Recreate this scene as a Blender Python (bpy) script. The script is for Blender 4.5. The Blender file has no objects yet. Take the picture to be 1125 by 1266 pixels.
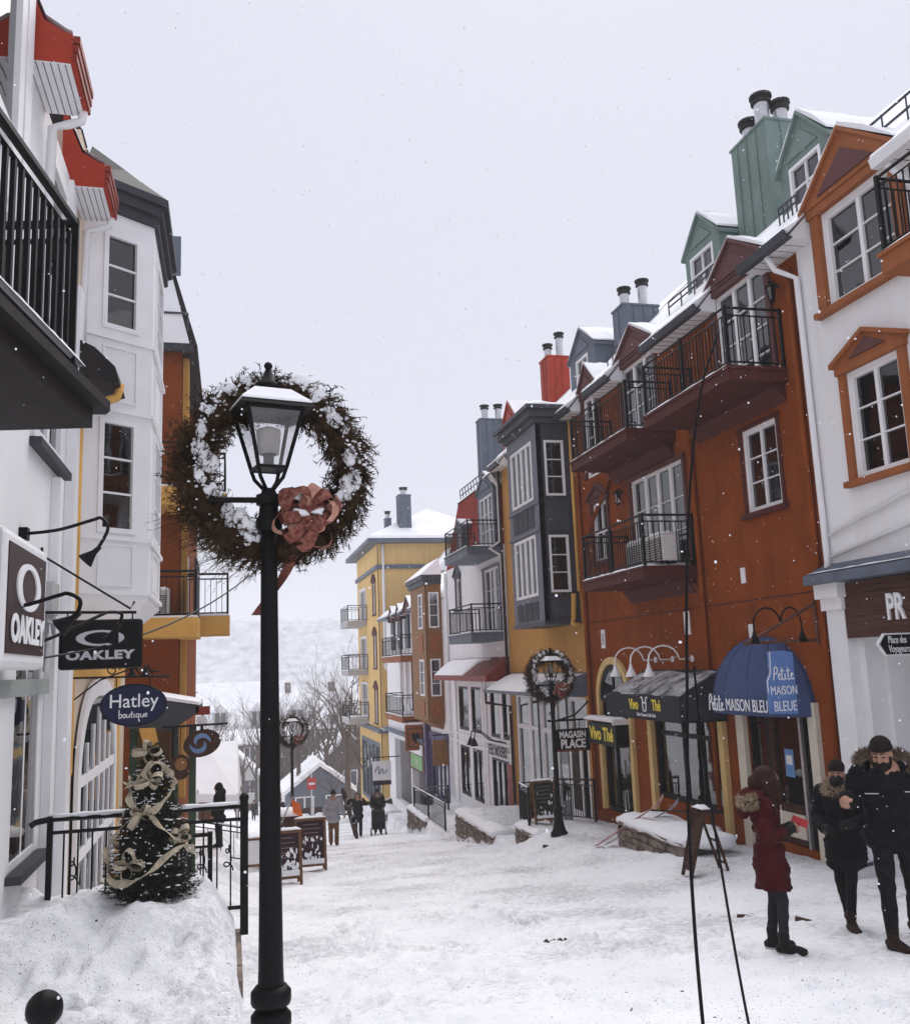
import bpy, bmesh, math, random
import numpy as np
from mathutils import Vector, Matrix
random.seed(7); rng = np.random.default_rng(7)
scene = bpy.context.scene
COL = scene.collection
PI = math.pi

# ------------------------------------------------------------ camera
cam_d = bpy.data.cameras.new('camera'); cam = bpy.data.objects.new('camera', cam_d); COL.objects.link(cam)
cam_d.sensor_fit = 'HORIZONTAL'; cam_d.sensor_width = 36.0; cam_d.lens = 36.32
cam_d.clip_start = 0.05; cam_d.clip_end = 9000
Rm = Matrix(((0.971485, -0.002452, -0.237090), (-0.234093, -0.168716, -0.957463), (-0.037654, 0.985662, -0.164479)))
cam.matrix_world = Rm.to_4x4()
scene.camera = cam
# ------------------------------------------------------------ overcast sky + soft sun
w = bpy.data.worlds.new('World'); scene.world = w; w.use_nodes = True
nt = w.node_tree; nt.nodes.clear()
sky = nt.nodes.new('ShaderNodeTexSky'); sky.sky_type = 'NISHITA'; sky.sun_disc = False
sky.sun_elevation = math.radians(60); sky.sun_rotation = math.radians(28); sky.dust_density = 6
mix = nt.nodes.new('ShaderNodeMix'); mix.data_type = 'RGBA'; mix.inputs[0].default_value = 0.97
mix.inputs[7].default_value = (4.15, 4.24, 4.88, 1)            # even cloud cover
bg = nt.nodes.new('ShaderNodeBackground'); bg.inputs[1].default_value = 0.1
out = nt.nodes.new('ShaderNodeOutputWorld')
nt.links.new(sky.outputs[0], mix.inputs[6]); nt.links.new(mix.outputs[2], bg.inputs[0]); nt.links.new(bg.outputs[0], out.inputs[0])
sd = bpy.data.lights.new('sun', 'SUN'); sd.energy = 1.5; sd.angle = math.radians(60); sd.color = (1, 0.985, 0.96)
sun = bpy.data.objects.new('sun', sd); COL.objects.link(sun)
_az, _el = math.radians(28), math.radians(60)
sdir = Vector((math.sin(_az) * math.cos(_el), math.cos(_az) * math.cos(_el), math.sin(_el)))
sun.rotation_euler = sdir.to_track_quat('Z', 'Y').to_euler()
vs = scene.view_settings; vs.view_transform = 'Standard'; vs.look = 'None'; vs.exposure = 0.85; vs.gamma = 1.0
scene.render.engine = 'CYCLES'
scene.cycles.max_bounces = 8; scene.cycles.transparent_max_bounces = 12; scene.cycles.volume_bounces = 1

# ------------------------------------------------------------ materials
MATS = {}
def mat(name, col, rough=0.8, var=0.12, scale=3.0, bump=0.15, bscale=40.0, metal=0.0, spec=0.14, stain=0.0, col2=None, sss=0.0, stretch=None):
    """plain coloured surface: colour varied by two noises, fine bump, optional vertical grime streaks"""
    if name in MATS: return MATS[name]
    m = bpy.data.materials.new(name); m.use_nodes = True; n = m.node_tree; N = n.nodes; L = n.links
    b = N['Principled BSDF']
    geo = N.new('ShaderNodeNewGeometry')
    pos = geo.outputs['Position']
    if stretch:
        mp = N.new('ShaderNodeMapping'); mp.inputs['Scale'].default_value = stretch; L.new(pos, mp.inputs[0]); pos = mp.outputs[0]
    n1 = N.new('ShaderNodeTexNoise'); n1.inputs['Scale'].default_value = scale; n1.inputs['Detail'].default_value = 5; L.new(pos, n1.inputs['Vector'])
    r = N.new('ShaderNodeValToRGB'); c = Vector(col); c2 = Vector(col2) if col2 else c * (1 + var)
    r.color_ramp.elements[0].position = 0.3; r.color_ramp.elements[1].position = 0.7
    r.color_ramp.elements[0].color = (*(c * (1 - var)), 1); r.color_ramp.elements[1].color = (*c2, 1)
    L.new(n1.outputs[0], r.inputs[0]); colout = r.outputs[0]
    if stain > 0:
        mp2 = N.new('ShaderNodeMapping'); mp2.inputs['Scale'].default_value = (5, 5, 0.35); L.new(geo.outputs['Position'], mp2.inputs[0])
        n3 = N.new('ShaderNodeTexNoise'); n3.inputs['Scale'].default_value = 1.0; n3.inputs['Detail'].default_value = 6; L.new(mp2.outputs[0], n3.inputs['Vector'])
        r3 = N.new('ShaderNodeValToRGB'); r3.color_ramp.elements[0].position = 0.5; r3.color_ramp.elements[1].position = 0.8
        r3.color_ramp.elements[0].color = (1, 1, 1, 1); k = 1 - stain; r3.color_ramp.elements[1].color = (k, k * 0.97, k * 0.93, 1)
        L.new(n3.outputs[0], r3.inputs[0])
        mx = N.new('ShaderNodeMix'); mx.data_type = 'RGBA'; mx.blend_type = 'MULTIPLY'; mx.inputs[0].default_value = 1
        L.new(colout, mx.inputs[6]); L.new(r3.outputs[0], mx.inputs[7]); colout = mx.outputs[2]
    L.new(colout, b.inputs['Base Color'])
    b.inputs['Roughness'].default_value = rough; b.inputs['Metallic'].default_value = metal
    b.inputs['Specular IOR Level'].default_value = spec
    if sss: b.inputs['Subsurface Weight'].default_value = sss; b.inputs['Subsurface Radius'].default_value = (0.03, 0.03, 0.03)
    if bump > 0:
        n2 = N.new('ShaderNodeTexNoise'); n2.inputs['Scale'].default_value = bscale; n2.inputs['Detail'].default_value = 4; L.new(pos, n2.inputs['Vector'])
        bp = N.new('ShaderNodeBump'); bp.inputs['Strength'].default_value = bump; bp.inputs['Distance'].default_value = 0.02
        L.new(n2.outputs[0], bp.inputs['Height']); L.new(bp.outputs[0], b.inputs['Normal'])
    MATS[name] = m
    return m
def glass_mat(name, tint=(0.42, 0.42, 0.45), rough=0.02, refl=1.0):
    m = bpy.data.materials.new(name); m.use_nodes = True; n = m.node_tree; N = n.nodes; L = n.links; N.clear()
    o = N.new('ShaderNodeOutputMaterial'); ms = N.new('ShaderNodeMixShader'); tr = N.new('ShaderNodeBsdfTransparent'); gl = N.new('ShaderNodeBsdfGlossy')
    tr.inputs[0].default_value = (*tint, 1); gl.inputs['Roughness'].default_value = rough
    gl.inputs['Color'].default_value = (refl, refl, refl, 1)
    fr = N.new('ShaderNodeFresnel'); fr.inputs[0].default_value = 1.75
    geo = N.new('ShaderNodeNewGeometry'); nn = N.new('ShaderNodeTexNoise'); nn.inputs['Scale'].default_value = 1.3; L.new(geo.outputs['Position'], nn.inputs['Vector'])
    bp = N.new('ShaderNodeBump'); bp.inputs['Strength'].default_value = 0.12; bp.inputs['Distance'].default_value = 0.03; L.new(nn.outputs[0], bp.inputs['Height'])
    L.new(bp.outputs[0], gl.inputs['Normal']); L.new(bp.outputs[0], fr.inputs['Normal'])
    L.new(fr.outputs[0], ms.inputs[0]); L.new(tr.outputs[0], ms.inputs[1]); L.new(gl.outputs[0], ms.inputs[2]); L.new(ms.outputs[0], o.inputs[0])
    return m
GLASS = glass_mat('window_glass'); GLASS_SHOP = glass_mat('shop_glass', (0.9, 0.9, 0.9))
M_BROWN = mat('stucco_russet', (0.235, 0.054, 0.0085), 0.9, 0.16, 1.6, 0.5, 30, stain=0.2)
M_WHITE = mat('stucco_white', (0.82, 0.81, 0.82), 0.9, 0.04, 0.6, 0.3, 60, stain=0.05)
M_YEL = mat('stucco_ochre', (0.56, 0.30, 0.085), 0.9, 0.08, 1.2, 0.4, 45, stain=0.1)
M_HOTEL = mat('stucco_yellow', (0.70, 0.48, 0.20), 0.9, 0.07, 0.8, 0.2, 40, stain=0.12)
M_CREAM = mat('stucco_cream', (0.72, 0.60, 0.47), 0.9, 0.06, 1.2, 0.25, 60, stain=0.12)
M_GOLD = mat('stucco_gold', (0.66, 0.37, 0.10), 0.9, 0.08, 1.2, 0.25, 60, stain=0.12)
M_RUST = mat('painted_rust', (0.30, 0.098, 0.032), 0.6, 0.1, 4, 0.1)
M_WTRIM = mat('white_painted_wood', (0.82, 0.81, 0.82), 0.55, 0.04, 3, 0.05, 80)
M_MAUVE = mat('mauve_paint', (0.115, 0.046, 0.044), 0.6, 0.1, 4, 0.1)
M_MAROON = mat('maroon_paint', (0.085, 0.022, 0.018), 0.65, 0.12, 4, 0.1)
M_BLACK = mat('black_iron', (0.006, 0.0052, 0.0056), 0.45, 0.3, 30, 0.1, 120, spec=0.12)
M_DKWOOD = mat('dark_wood', (0.055, 0.026, 0.017), 0.7, 0.4, 6, 0.3, 30, stretch=(1, 1, 6))
M_WOOD = mat('worn_wood', (0.16, 0.075, 0.035), 0.75, 0.4, 6, 0.3, 30, stretch=(1, 1, 6))
M_PLANK = mat('siding_wood', (0.085, 0.038, 0.026), 0.75, 0.35, 8, 0.3, 25, stretch=(1, 0.2, 4))
M_GREEN = mat('green_copper_sheet', (0.165, 0.225, 0.205), 0.5, 0.14, 1.5, 0.05, 20, stain=0.2)
M_RED = mat('red_metal_roof', (0.38, 0.045, 0.022), 0.5, 0.14, 2, 0.05, 20, stain=0.2)
M_REDDK = mat('dark_red_metal', (0.24, 0.036, 0.022), 0.5, 0.14, 2, 0.05, 20, stain=0.2)
M_SLATE = mat('slate_blue_metal', (0.125, 0.145, 0.185), 0.5, 0.12, 2, 0.05, 20, stain=0.2)
M_SLDK = mat('slate_dark_metal', (0.065, 0.068, 0.082), 0.5, 0.12, 2, 0.05, 20, stain=0.2)
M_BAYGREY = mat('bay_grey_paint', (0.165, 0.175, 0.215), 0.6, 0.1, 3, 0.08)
M_BAYDK = mat('bay_charcoal_and_shade', (0.052, 0.050, 0.060), 0.6, 0.12, 3, 0.08)
M_ROOFDK = mat('charcoal_roof', (0.020, 0.016, 0.016), 0.6, 0.2, 3, 0.1)
M_BAYBROWN = mat('bay_brown_paint', (0.24, 0.115, 0.042), 0.6, 0.1, 3, 0.08)
M_METAL = mat('galvanised_pipe', (0.55, 0.55, 0.56), 0.35, 0.15, 12, 0.05, metal=0.8)
M_SOOT = mat('sooty_cap', (0.03, 0.028, 0.028), 0.6, 0.3, 12, 0.1)
M_STONE = mat('field_stone', (0.20, 0.16, 0.13), 0.9, 0.45, 3, 0.6, 30)
M_CONC = mat('concrete_slab', (0.44, 0.43, 0.43), 0.85, 0.1, 2, 0.2)
M_INT = mat('room_dark', (0.055, 0.040, 0.034), 0.9, 0.3, 2, 0)
M_INTW = mat('room_warm', (0.42, 0.31, 0.21), 0.9, 0.3, 2, 0)
M_CURT = mat('curtain_cloth', (0.30, 0.255, 0.235), 0.95, 0.2, 3, 0.5, 9, stretch=(14, 14, 0.3))
M_GOODS = [mat('goods_%d' % i, c, 0.7, 0.25, 9, 0) for i, c in enumerate([(0.5, 0.42, 0.34), (0.30, 0.07, 0.05), (0.09, 0.13, 0.24), (0.58, 0.56, 0.53), (0.46, 0.28, 0.08), (0.10, 0.06, 0.04)])]
def snow_mat(name, dirt):
    m = bpy.data.materials.new(name); m.use_nodes = True; n = m.node_tree; N = n.nodes; L = n.links; b = N['Principled BSDF']
    geo = N.new('ShaderNodeNewGeometry'); pos = geo.outputs['Position']
    base = N.new('ShaderNodeValToRGB'); n1 = N.new('ShaderNodeTexNoise'); n1.inputs['Scale'].default_value = 0.9; n1.inputs['Detail'].default_value = 6; L.new(pos, n1.inputs['Vector'])
    base.color_ramp.elements[0].position = 0.32; base.color_ramp.elements[1].position = 0.66
    base.color_ramp.elements[0].color = (0.80, 0.805, 0.835, 1); base.color_ramp.elements[1].color = (0.88, 0.885, 0.905, 1)
    L.new(n1.outputs[0], base.inputs[0]); co = base.outputs[0]
    if dirt:
        # scattered grit: cells whose random value passes a threshold show a small dark crumb
        for sc, thr, rad, dk in ((17.0, 0.88, 0.13, 0.16), (42.0, 0.78, 0.22, 0.32), (6.0, 0.91, 0.09, 0.10)):
            vo = N.new('ShaderNodeTexVoronoi'); vo.inputs['Scale'].default_value = sc; L.new(pos, vo.inputs['Vector'])
            dn = N.new('ShaderNodeTexNoise'); dn.inputs['Scale'].default_value = 0.42; dn.inputs['Detail'].default_value = 3; L.new(pos, dn.inputs['Vector'])
            sep = N.new('ShaderNodeSeparateColor'); L.new(vo.outputs['Color'], sep.inputs[0])
            ad = N.new('ShaderNodeMath'); ad.operation = 'MULTIPLY_ADD'; ad.inputs[1].default_value = 0.9; L.new(dn.outputs[0], ad.inputs[0]); ad.inputs[2].default_value = -0.45
            sm = N.new('ShaderNodeMath'); sm.operation = 'ADD'; L.new(sep.outputs[0], sm.inputs[0]); L.new(ad.outputs[0], sm.inputs[1])
            g = N.new('ShaderNodeMath'); g.operation = 'GREATER_THAN'; g.inputs[1].default_value = thr; L.new(sm.outputs[0], g.inputs[0])
            l = N.new('ShaderNodeMath'); l.operation = 'LESS_THAN'; l.inputs[1].default_value = rad; L.new(vo.outputs['Distance'], l.inputs[0])
            mu = N.new('ShaderNodeMath'); mu.operation = 'MULTIPLY'; L.new(g.outputs[0], mu.inputs[0]); L.new(l.outputs[0], mu.inputs[1])
            mx = N.new('ShaderNodeMix'); mx.data_type = 'RGBA'; mx.inputs[7].default_value = (dk, dk * 0.9, dk * 0.85, 1)
            L.new(mu.outputs[0], mx.inputs[0]); L.new(co, mx.inputs[6]); co = mx.outputs[2]
    if dirt:
        # trodden paths: greyer packed snow in irregular, fine-grained patches
        pn = N.new('ShaderNodeTexNoise'); pn.inputs['Scale'].default_value = 0.55; pn.inputs['Detail'].default_value = 4; L.new(pos, pn.inputs['Vector'])
        fn = N.new('ShaderNodeTexNoise'); fn.inputs['Scale'].default_value = 11; fn.inputs['Detail'].default_value = 9; fn.inputs['Roughness'].default_value = 0.75; L.new(pos, fn.inputs['Vector'])
        ml = N.new('ShaderNodeMath'); ml.operation = 'MULTIPLY'; L.new(pn.outputs[0], ml.inputs[0]); L.new(fn.outputs[0], ml.inputs[1])
        pr = N.new('ShaderNodeValToRGB'); pr.color_ramp.elements[0].position = 0.235; pr.color_ramp.elements[1].position = 0.36; pr.color_ramp.elements[0].color = (1, 1, 1, 1); pr.color_ramp.elements[1].color = (0.66, 0.655, 0.66, 1); L.new(ml.outputs[0], pr.inputs[0])
        m2 = N.new('ShaderNodeMix'); m2.data_type = 'RGBA'; m2.blend_type = 'MULTIPLY'; m2.inputs[0].default_value = 1; L.new(co, m2.inputs[6]); L.new(pr.outputs[0], m2.inputs[7]); co = m2.outputs[2]
    L.new(co, b.inputs['Base Color']); b.inputs['Roughness'].default_value = 0.85; b.inputs['Specular IOR Level'].default_value = 0.1
    n2 = N.new('ShaderNodeTexNoise'); n2.inputs['Scale'].default_value = 13; n2.inputs['Detail'].default_value = 8; n2.inputs['Roughness'].default_value = 0.65; L.new(pos, n2.inputs['Vector'])
    bp = N.new('ShaderNodeBump'); bp.inputs['Strength'].default_value = 0.8 if dirt else 0.3; bp.inputs['Distance'].default_value = 0.03
    L.new(n2.outputs[0], bp.inputs['Height']); L.new(bp.outputs[0], b.inputs['Normal'])
    MATS[name] = m
    return m
SNOW = snow_mat('snow', False); SNOWG = snow_mat('trodden_snow', True)

# ------------------------------------------------------------ mesh builder
def ident(u, v, z): return (u, v, z)
def right(u, v, z): return (9.0 - v, u, z)         # right-hand facades: u runs down the street, v out of the wall
def left(u, v, z): return (-2.0 + v, u, z)
class MB:
    def __init__(s, f=ident): s.v = []; s.fc = []; s.f = f; s.pc = []
    def add(s, vs, fs):
        b = len(s.v); s.pc.append((b, len(s.fc))); s.v += [s.f(*p) for p in vs]; s.fc += [tuple(b + i for i in q) for q in fs]; return s
    def box(s, a0, a1, b0, b1, c0, c1):
        vs = [(a, b, c) for a in (a0, a1) for b in (b0, b1) for c in (c0, c1)]
        return s.add(vs, [(0, 1, 3, 2), (4, 6, 7, 5), (0, 4, 5, 1), (2, 3, 7, 6), (0, 2, 6, 4), (1, 5, 7, 3)])
    def prism(s, poly, axis, a, b):
        """poly in the two other axes (cyclic order kept u,v,z minus axis), extruded a..b"""
        n = len(poly); put = {0: lambda p, t: (t, p[0], p[1]), 1: lambda p, t: (p[0], t, p[1]), 2: lambda p, t: (p[0], p[1], t)}[axis]
        vs = [put(p, a) for p in poly] + [put(p, b) for p in poly]
        return s.add(vs, [tuple(range(n)), tuple(range(2 * n - 1, n - 1, -1))] + [(i, n + i, n + (i + 1) % n, (i + 1) % n) for i in range(n)])
    def tube(s, pts, r, n=6, closed=False):
        pts = [Vector(p) for p in pts]; k = len(pts); rs = r if isinstance(r, (list, tuple)) else [r] * k
        vs = []; prev = None
        for i, p in enumerate(pts):
            if closed: t = pts[(i + 1) % k] - pts[i - 1]
            else: t = pts[min(i + 1, k - 1)] - pts[max(i - 1, 0)]
            t = t.normalized() if t.length > 1e-9 else Vector((0, 0, 1))
            a = prev if prev is not None else (Vector((0, 0, 1)) if abs(t.z) < 0.9 else Vector((1, 0, 0)))
            x = (a - t * a.dot(t)); x = x.normalized() if x.length > 1e-6 else t.orthogonal().normalized(); prev = x; y = t.cross(x)
            vs += [tuple(p + (x * math.cos(2 * PI * j / n) + y * math.sin(2 * PI * j / n)) * rs[i]) for j in range(n)]
        fs = [(i * n + j, i * n + (j + 1) % n, ((i + 1) % k) * n + (j + 1) % n, ((i + 1) % k) * n + j) for i in range(k if closed else k - 1) for j in range(n)]
        if not closed: fs += [tuple(range(n - 1, -1, -1)), tuple((k - 1) * n + j for j in range(n))]
        return s.add(vs, fs)
    def lathe(s, prof, c=(0, 0, 0), n=16):
        k = len(prof); vs = [(c[0] + r * math.cos(2 * PI * j / n), c[1] + r * math.sin(2 * PI * j / n), c[2] + z) for r, z in prof for j in range(n)]
        fs = [(i * n + j, i * n + (j + 1) % n, (i + 1) * n + (j + 1) % n, (i + 1) * n + j) for i in range(k - 1) for j in range(n)]
        return s.add(vs, fs + [tuple(range(n - 1, -1, -1)), tuple((k - 1) * n + j for j in range(n))])
    def ell(s, c, r, nu=12, nv=8, rot=None):
        vs = []; r = r if isinstance(r, (list, tuple)) else (r, r, r)
        for i in range(nv + 1):
            th = PI * i / nv
            for j in range(nu):
                p = Vector((r[0] * math.sin(th) * math.cos(2 * PI * j / nu), r[1] * math.sin(th) * math.sin(2 * PI * j / nu), r[2] * math.cos(th)))
                if i in (0, nv): p = Vector((0, 0, r[2] * (1 if i == 0 else -1)))
                if rot is not None: p = rot @ p
                vs.append((c[0] + p.x, c[1] + p.y, c[2] + p.z))
        fs = []
        for i in range(nv):
            for j in range(nu):
                q = (i * nu + j, (i + 1) * nu + j, (i + 1) * nu + (j + 1) % nu, i * nu + (j + 1) % nu)
                if i == 0: q = (q[0], q[1], q[2])
                elif i == nv - 1: q = (q[0], q[1], q[3])
                fs.append(q)
        return s.add(vs, fs)
    def cap(s, p0, p1, r0, r1, n=12):
        """tapered capsule"""
        p0 = Vector(p0); p1 = Vector(p1); d = p1 - p0; L = max(d.length, 1e-6); t = d / L; pts = []; rs = []
        for a in (-85, -60, -30, 0): pts.append(p0 + t * r0 * math.sin(math.radians(a))); rs.append(max(r0 * math.cos(math.radians(a)), 1e-3))
        for a in (0, 30, 60, 85): pts.append(p1 + t * r1 * math.sin(math.radians(a))); rs.append(max(r1 * math.cos(math.radians(a)), 1e-3))
        return s.tube(pts, rs, n)
    def mesh(s, name, mt=None, smooth=False, weld=False):
        me = bpy.data.meshes.new(name); me.from_pydata([tuple(p) for p in s.v], [], s.fc)
        bm = bmesh.new(); bm.from_mesh(me)
        if weld: bmesh.ops.remove_doubles(bm, verts=bm.verts, dist=1e-4)
        bmesh.ops.recalc_face_normals(bm, faces=bm.faces); bm.to_mesh(me); bm.free()
        if mt: me.materials.append(mt)
        if smooth: me.shade_smooth()
        return me
    def split(s, name, mt, parent=None):
        """every added shape becomes a part of its own"""
        e = s.pc[1:] + [(len(s.v), len(s.fc))]
        for (v0, f0), (v1, f1) in zip(s.pc, e):
            q = MB(); q.v = s.v[v0:v1]; q.fc = [tuple(i - v0 for i in fc) for fc in s.fc[f0:f1]]; q.build(name, mt, parent)
    def build(s, name, mt, parent=None, smooth=False, bevel=0.0, weld=False):
        o = link(name, s.mesh(name, mt, smooth, weld), parent)
        if bevel:
            b = o.modifiers.new('bevel', 'BEVEL'); b.width = bevel; b.segments = 2; b.limit_method = 'ANGLE'
        return o
def base_inv(p):
    m = Matrix.Identity(4); q = p
    while q is not None:
        m = q.matrix_basis @ m if q.parent is None else q.matrix_parent_inverse @ q.matrix_basis @ m
        q = q.parent
    return m.inverted()
def link(name, me, parent=None, loc=None, rot=None):
    o = bpy.data.objects.new(name, me); COL.objects.link(o)
    if loc is not None: o.location = loc
    if rot is not None: o.rotation_euler = rot
    if parent is not None: o.parent = parent; o.matrix_parent_inverse = base_inv(parent)
    return o
def tag(o, label=None, cat=None, group=None, kind=None):
    if label: o['label'] = label
    if cat: o['category'] = cat
    if group: o['group'] = group
    if kind: o['kind'] = kind
    return o
def thing(name, label, cat, loc, group=None):
    o = bpy.data.objects.new(name, None); COL.objects.link(o); o.location = loc; o.empty_display_size = 0.2
    return tag(o, label, cat, group)
def bx(name, mt, parent, a0, a1, b0, b1, c0, c1, f=ident, bevel=0.0):
    return MB(f).box(a0, a1, b0, b1, c0, c1).build(name, mt, parent, bevel=bevel)
def modmesh(o):
    """evaluate the object's modifiers into a plain mesh"""
    dg = bpy.context.evaluated_depsgraph_get(); me = bpy.data.meshes.new_from_object(o.evaluated_get(dg)); old = o.data
    o.modifiers.clear(); o.data = me; bpy.data.meshes.remove(old); return o
# smooth pseudo noise for numpy arrays
def vnoise(x, y, seed=0):
    xi = np.floor(x).astype(np.int64); yi = np.floor(y).astype(np.int64); xf = x - xi; yf = y - yi
    def h(a, b):
        n = (a * 374761393 + b * 668265263 + seed * 982451653) & 0x7fffffff
        n = ((n ^ (n >> 13)) * 1274126177) & 0x7fffffff
        return (n & 0xffff) / 65535.0
    u = xf * xf * (3 - 2 * xf); v = yf * yf * (3 - 2 * yf)
    return (h(xi, yi) * (1 - u) + h(xi + 1, yi) * u) * (1 - v) + (h(xi, yi + 1) * (1 - u) + h(xi + 1, yi + 1) * u) * v
def fbm(x, y, o=4, seed=0):
    a = 0.5; t = 0
    for i in range(o): t = t + a * (vnoise(x, y, seed + i) - 0.5); x = x * 2.03 + 11.3; y = y * 2.03 + 5.7; a *= 0.5
    return t
def sstep(a, b, x): t = np.clip((x - a) / (b - a), 0, 1); return t * t * (3 - 2 * t)

# ------------------------------------------------------------ snow-covered ground
def zs(Y): return np.where(Y < 90, -1.62 - 0.13 * Y, -13.32 - 3.0 * (1 - np.exp(-(np.maximum(Y, 90) - 90) / 23.0)))
def ground(X, Y, detail=True):
    X = np.asarray(X, float); Y = np.asarray(Y, float)
    s = zs(Y)
    # right-hand pavement: level terraces stepping down beside the sloping street
    t = np.interp(Y, [-60, 6, 13, 20, 23.0, 23.06, 29.55, 29.61, 38.0, 38.06, 46, 46.06, 55, 55.06, 70, 95, 130], [6.2, -2.4, -3.12, -3.86, -3.98, -4.62, -4.66, -5.5, -5.62, -6.55, -6.65, -7.6, -7.8, -8.7, -10.6, -14, -16])
    t = np.where(Y > 95, s, np.maximum(t, s))
    k = np.where(Y < 21.5, sstep(5.6, 7.5, X), sstep(6.94, 7.04, X)) * sstep(11, 15, Y)
    z = s * (1 - k) + t * k
    # pavement terrace on the left, level until the railing
    kl = (1 - sstep(0.02, 0.10, X)) * sstep(6.2, 6.6, Y) * (1 - sstep(10.3, 10.45, Y))
    z = z * (1 - kl) + np.maximum(-2.45, z) * kl
    kl2 = (1 - sstep(-0.3, 0.4, X)) * sstep(10.45, 11, Y) * (1 - sstep(40, 55, Y))
    z = z + kl2 * np.clip((Y - 10.45) * 0.03, 0, 1.1)
    # shovelled bank in front of the railing
    m = sstep(8.1, 9.45, Y) * (1 - sstep(-0.25, 0.12, X)) * (Y < 10.42)
    z = z + m * (0.40 + 0.34 * fbm(X * 2.6, Y * 2.6, 4, 3))
    # bank heaped by the shops on the right and on the terraces
    z = z + 0.28 * np.exp(-((Y - 28.2) / 1.3) ** 2) * sstep(7.0, 7.3, X) + 0.16 * np.exp(-((Y - 36) / 1.8) ** 2) * sstep(7.0, 7.3, X)
    if detail:
        z = z + 0.07 * fbm(X * 0.55, Y * 0.55, 3, 5) + 0.085 * fbm(X * 2.6, Y * 2.6, 4, 9)
        # footprints and wheel ruts
        z = z - 0.03 * np.clip(vnoise(X * 4.6, Y * 3.4, 21) - 0.66, 0, 1) / 0.34
        far = sstep(300, 900, np.hypot(X, Y)); z = z * (1 - far) + (-17) * far
    return z
def gz(x, y): return float(ground(np.array([x]), np.array([y]))[0])
xs = np.concatenate([-np.geomspace(7, 3500, 46)[::-1], np.linspace(-6, -2.5, 22), np.linspace(-2.42, 9.2, 190), np.linspace(9.6, 14, 12), np.geomspace(16, 3500, 42)])
ys = np.concatenate([-np.geomspace(3, 1200, 26)[::-1], np.linspace(-1.5, 3.6, 16), np.linspace(3.7, 14, 230), np.linspace(14.1, 45, 300), np.linspace(45.6, 100, 80), np.geomspace(103, 5200, 60)])
GX, GY = np.meshgrid(xs, ys); GZ = ground(GX, GY); ny, nx = GX.shape
# trails of footprints pressed into the snow
for tr_ in range(120):
    x_, y_, a_ = rng.uniform(0.3, 8.2), rng.uniform(4.0, 34), rng.normal(PI / 2, 0.35) + (PI if rng.random() < 0.5 else 0)
    if tr_ % 7 == 0: x_, y_ = rng.uniform(-1.6, 0), rng.uniform(5.2, 9.0)
    for st in range(int(rng.integers(5, 16))):
        sd_ = 1 if st % 2 else -1; px_, py_ = x_ + math.cos(a_) * 0.62 * st - math.sin(a_) * 0.1 * sd_, y_ + math.sin(a_) * 0.62 * st + math.cos(a_) * 0.1 * sd_
        i0, i1 = np.searchsorted(xs, [px_ - 0.35, px_ + 0.35]); j0, j1 = np.searchsorted(ys, [py_ - 0.35, py_ + 0.35])
        if i1 <= i0 or j1 <= j0: continue
        dx_, dy_ = GX[j0:j1, i0:i1] - px_, GY[j0:j1, i0:i1] - py_; l_ = dx_ * math.cos(a_) + dy_ * math.sin(a_); w_ = -dx_ * math.sin(a_) + dy_ * math.cos(a_); q_ = (l_ / 0.16) ** 2 + (w_ / 0.075) ** 2
        GZ[j0:j1, i0:i1] += -0.06 * np.exp(-q_ ** 2) + 0.022 * np.exp(-(q_ - 2.2) ** 2)
idx = np.arange(nx * ny).reshape(ny, nx)
quads = np.stack([idx[:-1, :-1], idx[:-1, 1:], idx[1:, 1:], idx[1:, :-1]], -1).reshape(-1, 4)
me = bpy.data.meshes.new('ground'); me.vertices.add(nx * ny); me.vertices.foreach_set('co', np.stack([GX, GY, GZ], -1).ravel())
me.loops.add(quads.size); me.loops.foreach_set('vertex_index', quads.ravel()); me.polygons.add(len(quads)); me.polygons.foreach_set('loop_start', np.arange(0, quads.size, 4)); me.polygons.foreach_set('loop_total', np.full(len(quads), 4))
me.update(); me.validate(); me.materials.append(SNOWG); me.shade_smooth()
tag(link('ground', me), 'snow-covered pedestrian street sloping down between the shops', kind='structure')
# ------------------------------------------------------------ facade tools
def wall(root, f, u0, u1, z0, z1, ops, mt, name='wall', v0=-0.3, v1=0.0):
    us = sorted({u0, u1, *[a for o in ops for a in o[:2]]}); zz = sorted({z0, z1, *[a for o in ops for a in o[2:4]]})
    us = [u for u in us if u0 <= u <= u1]; zz = [z for z in zz if z0 <= z <= z1]
    solid = lambda i, j: 0 <= i < len(us) - 1 and 0 <= j < len(zz) - 1 and not any(o[0] <= (us[i] + us[i + 1]) / 2 <= o[1] and o[2] <= (zz[j] + zz[j + 1]) / 2 <= o[3] for o in ops)
    m = MB(f)
    for i in range(len(us) - 1):
        for j in range(len(zz) - 1):
            if not solid(i, j): continue
            a, b, c, d = us[i], us[i + 1], zz[j], zz[j + 1]
            m.add([(a, v1, c), (b, v1, c), (b, v1, d), (a, v1, d)], [(0, 1, 2, 3)]); m.add([(a, v0, c), (b, v0, c), (b, v0, d), (a, v0, d)], [(3, 2, 1, 0)])
            if not solid(i - 1, j): m.add([(a, v0, c), (a, v1, c), (a, v1, d), (a, v0, d)], [(0, 1, 2, 3)])
            if not solid(i + 1, j): m.add([(b, v0, c), (b, v1, c), (b, v1, d), (b, v0, d)], [(3, 2, 1, 0)])
            if not solid(i, j - 1): m.add([(a, v0, c), (b, v0, c), (b, v1, c), (a, v1, c)], [(0, 1, 2, 3)])
            if not solid(i, j + 1): m.add([(a, v0, d), (b, v0, d), (b, v1, d), (a, v1, d)], [(3, 2, 1, 0)])
    return m.build(name, mt, root, weld=True)
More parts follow.
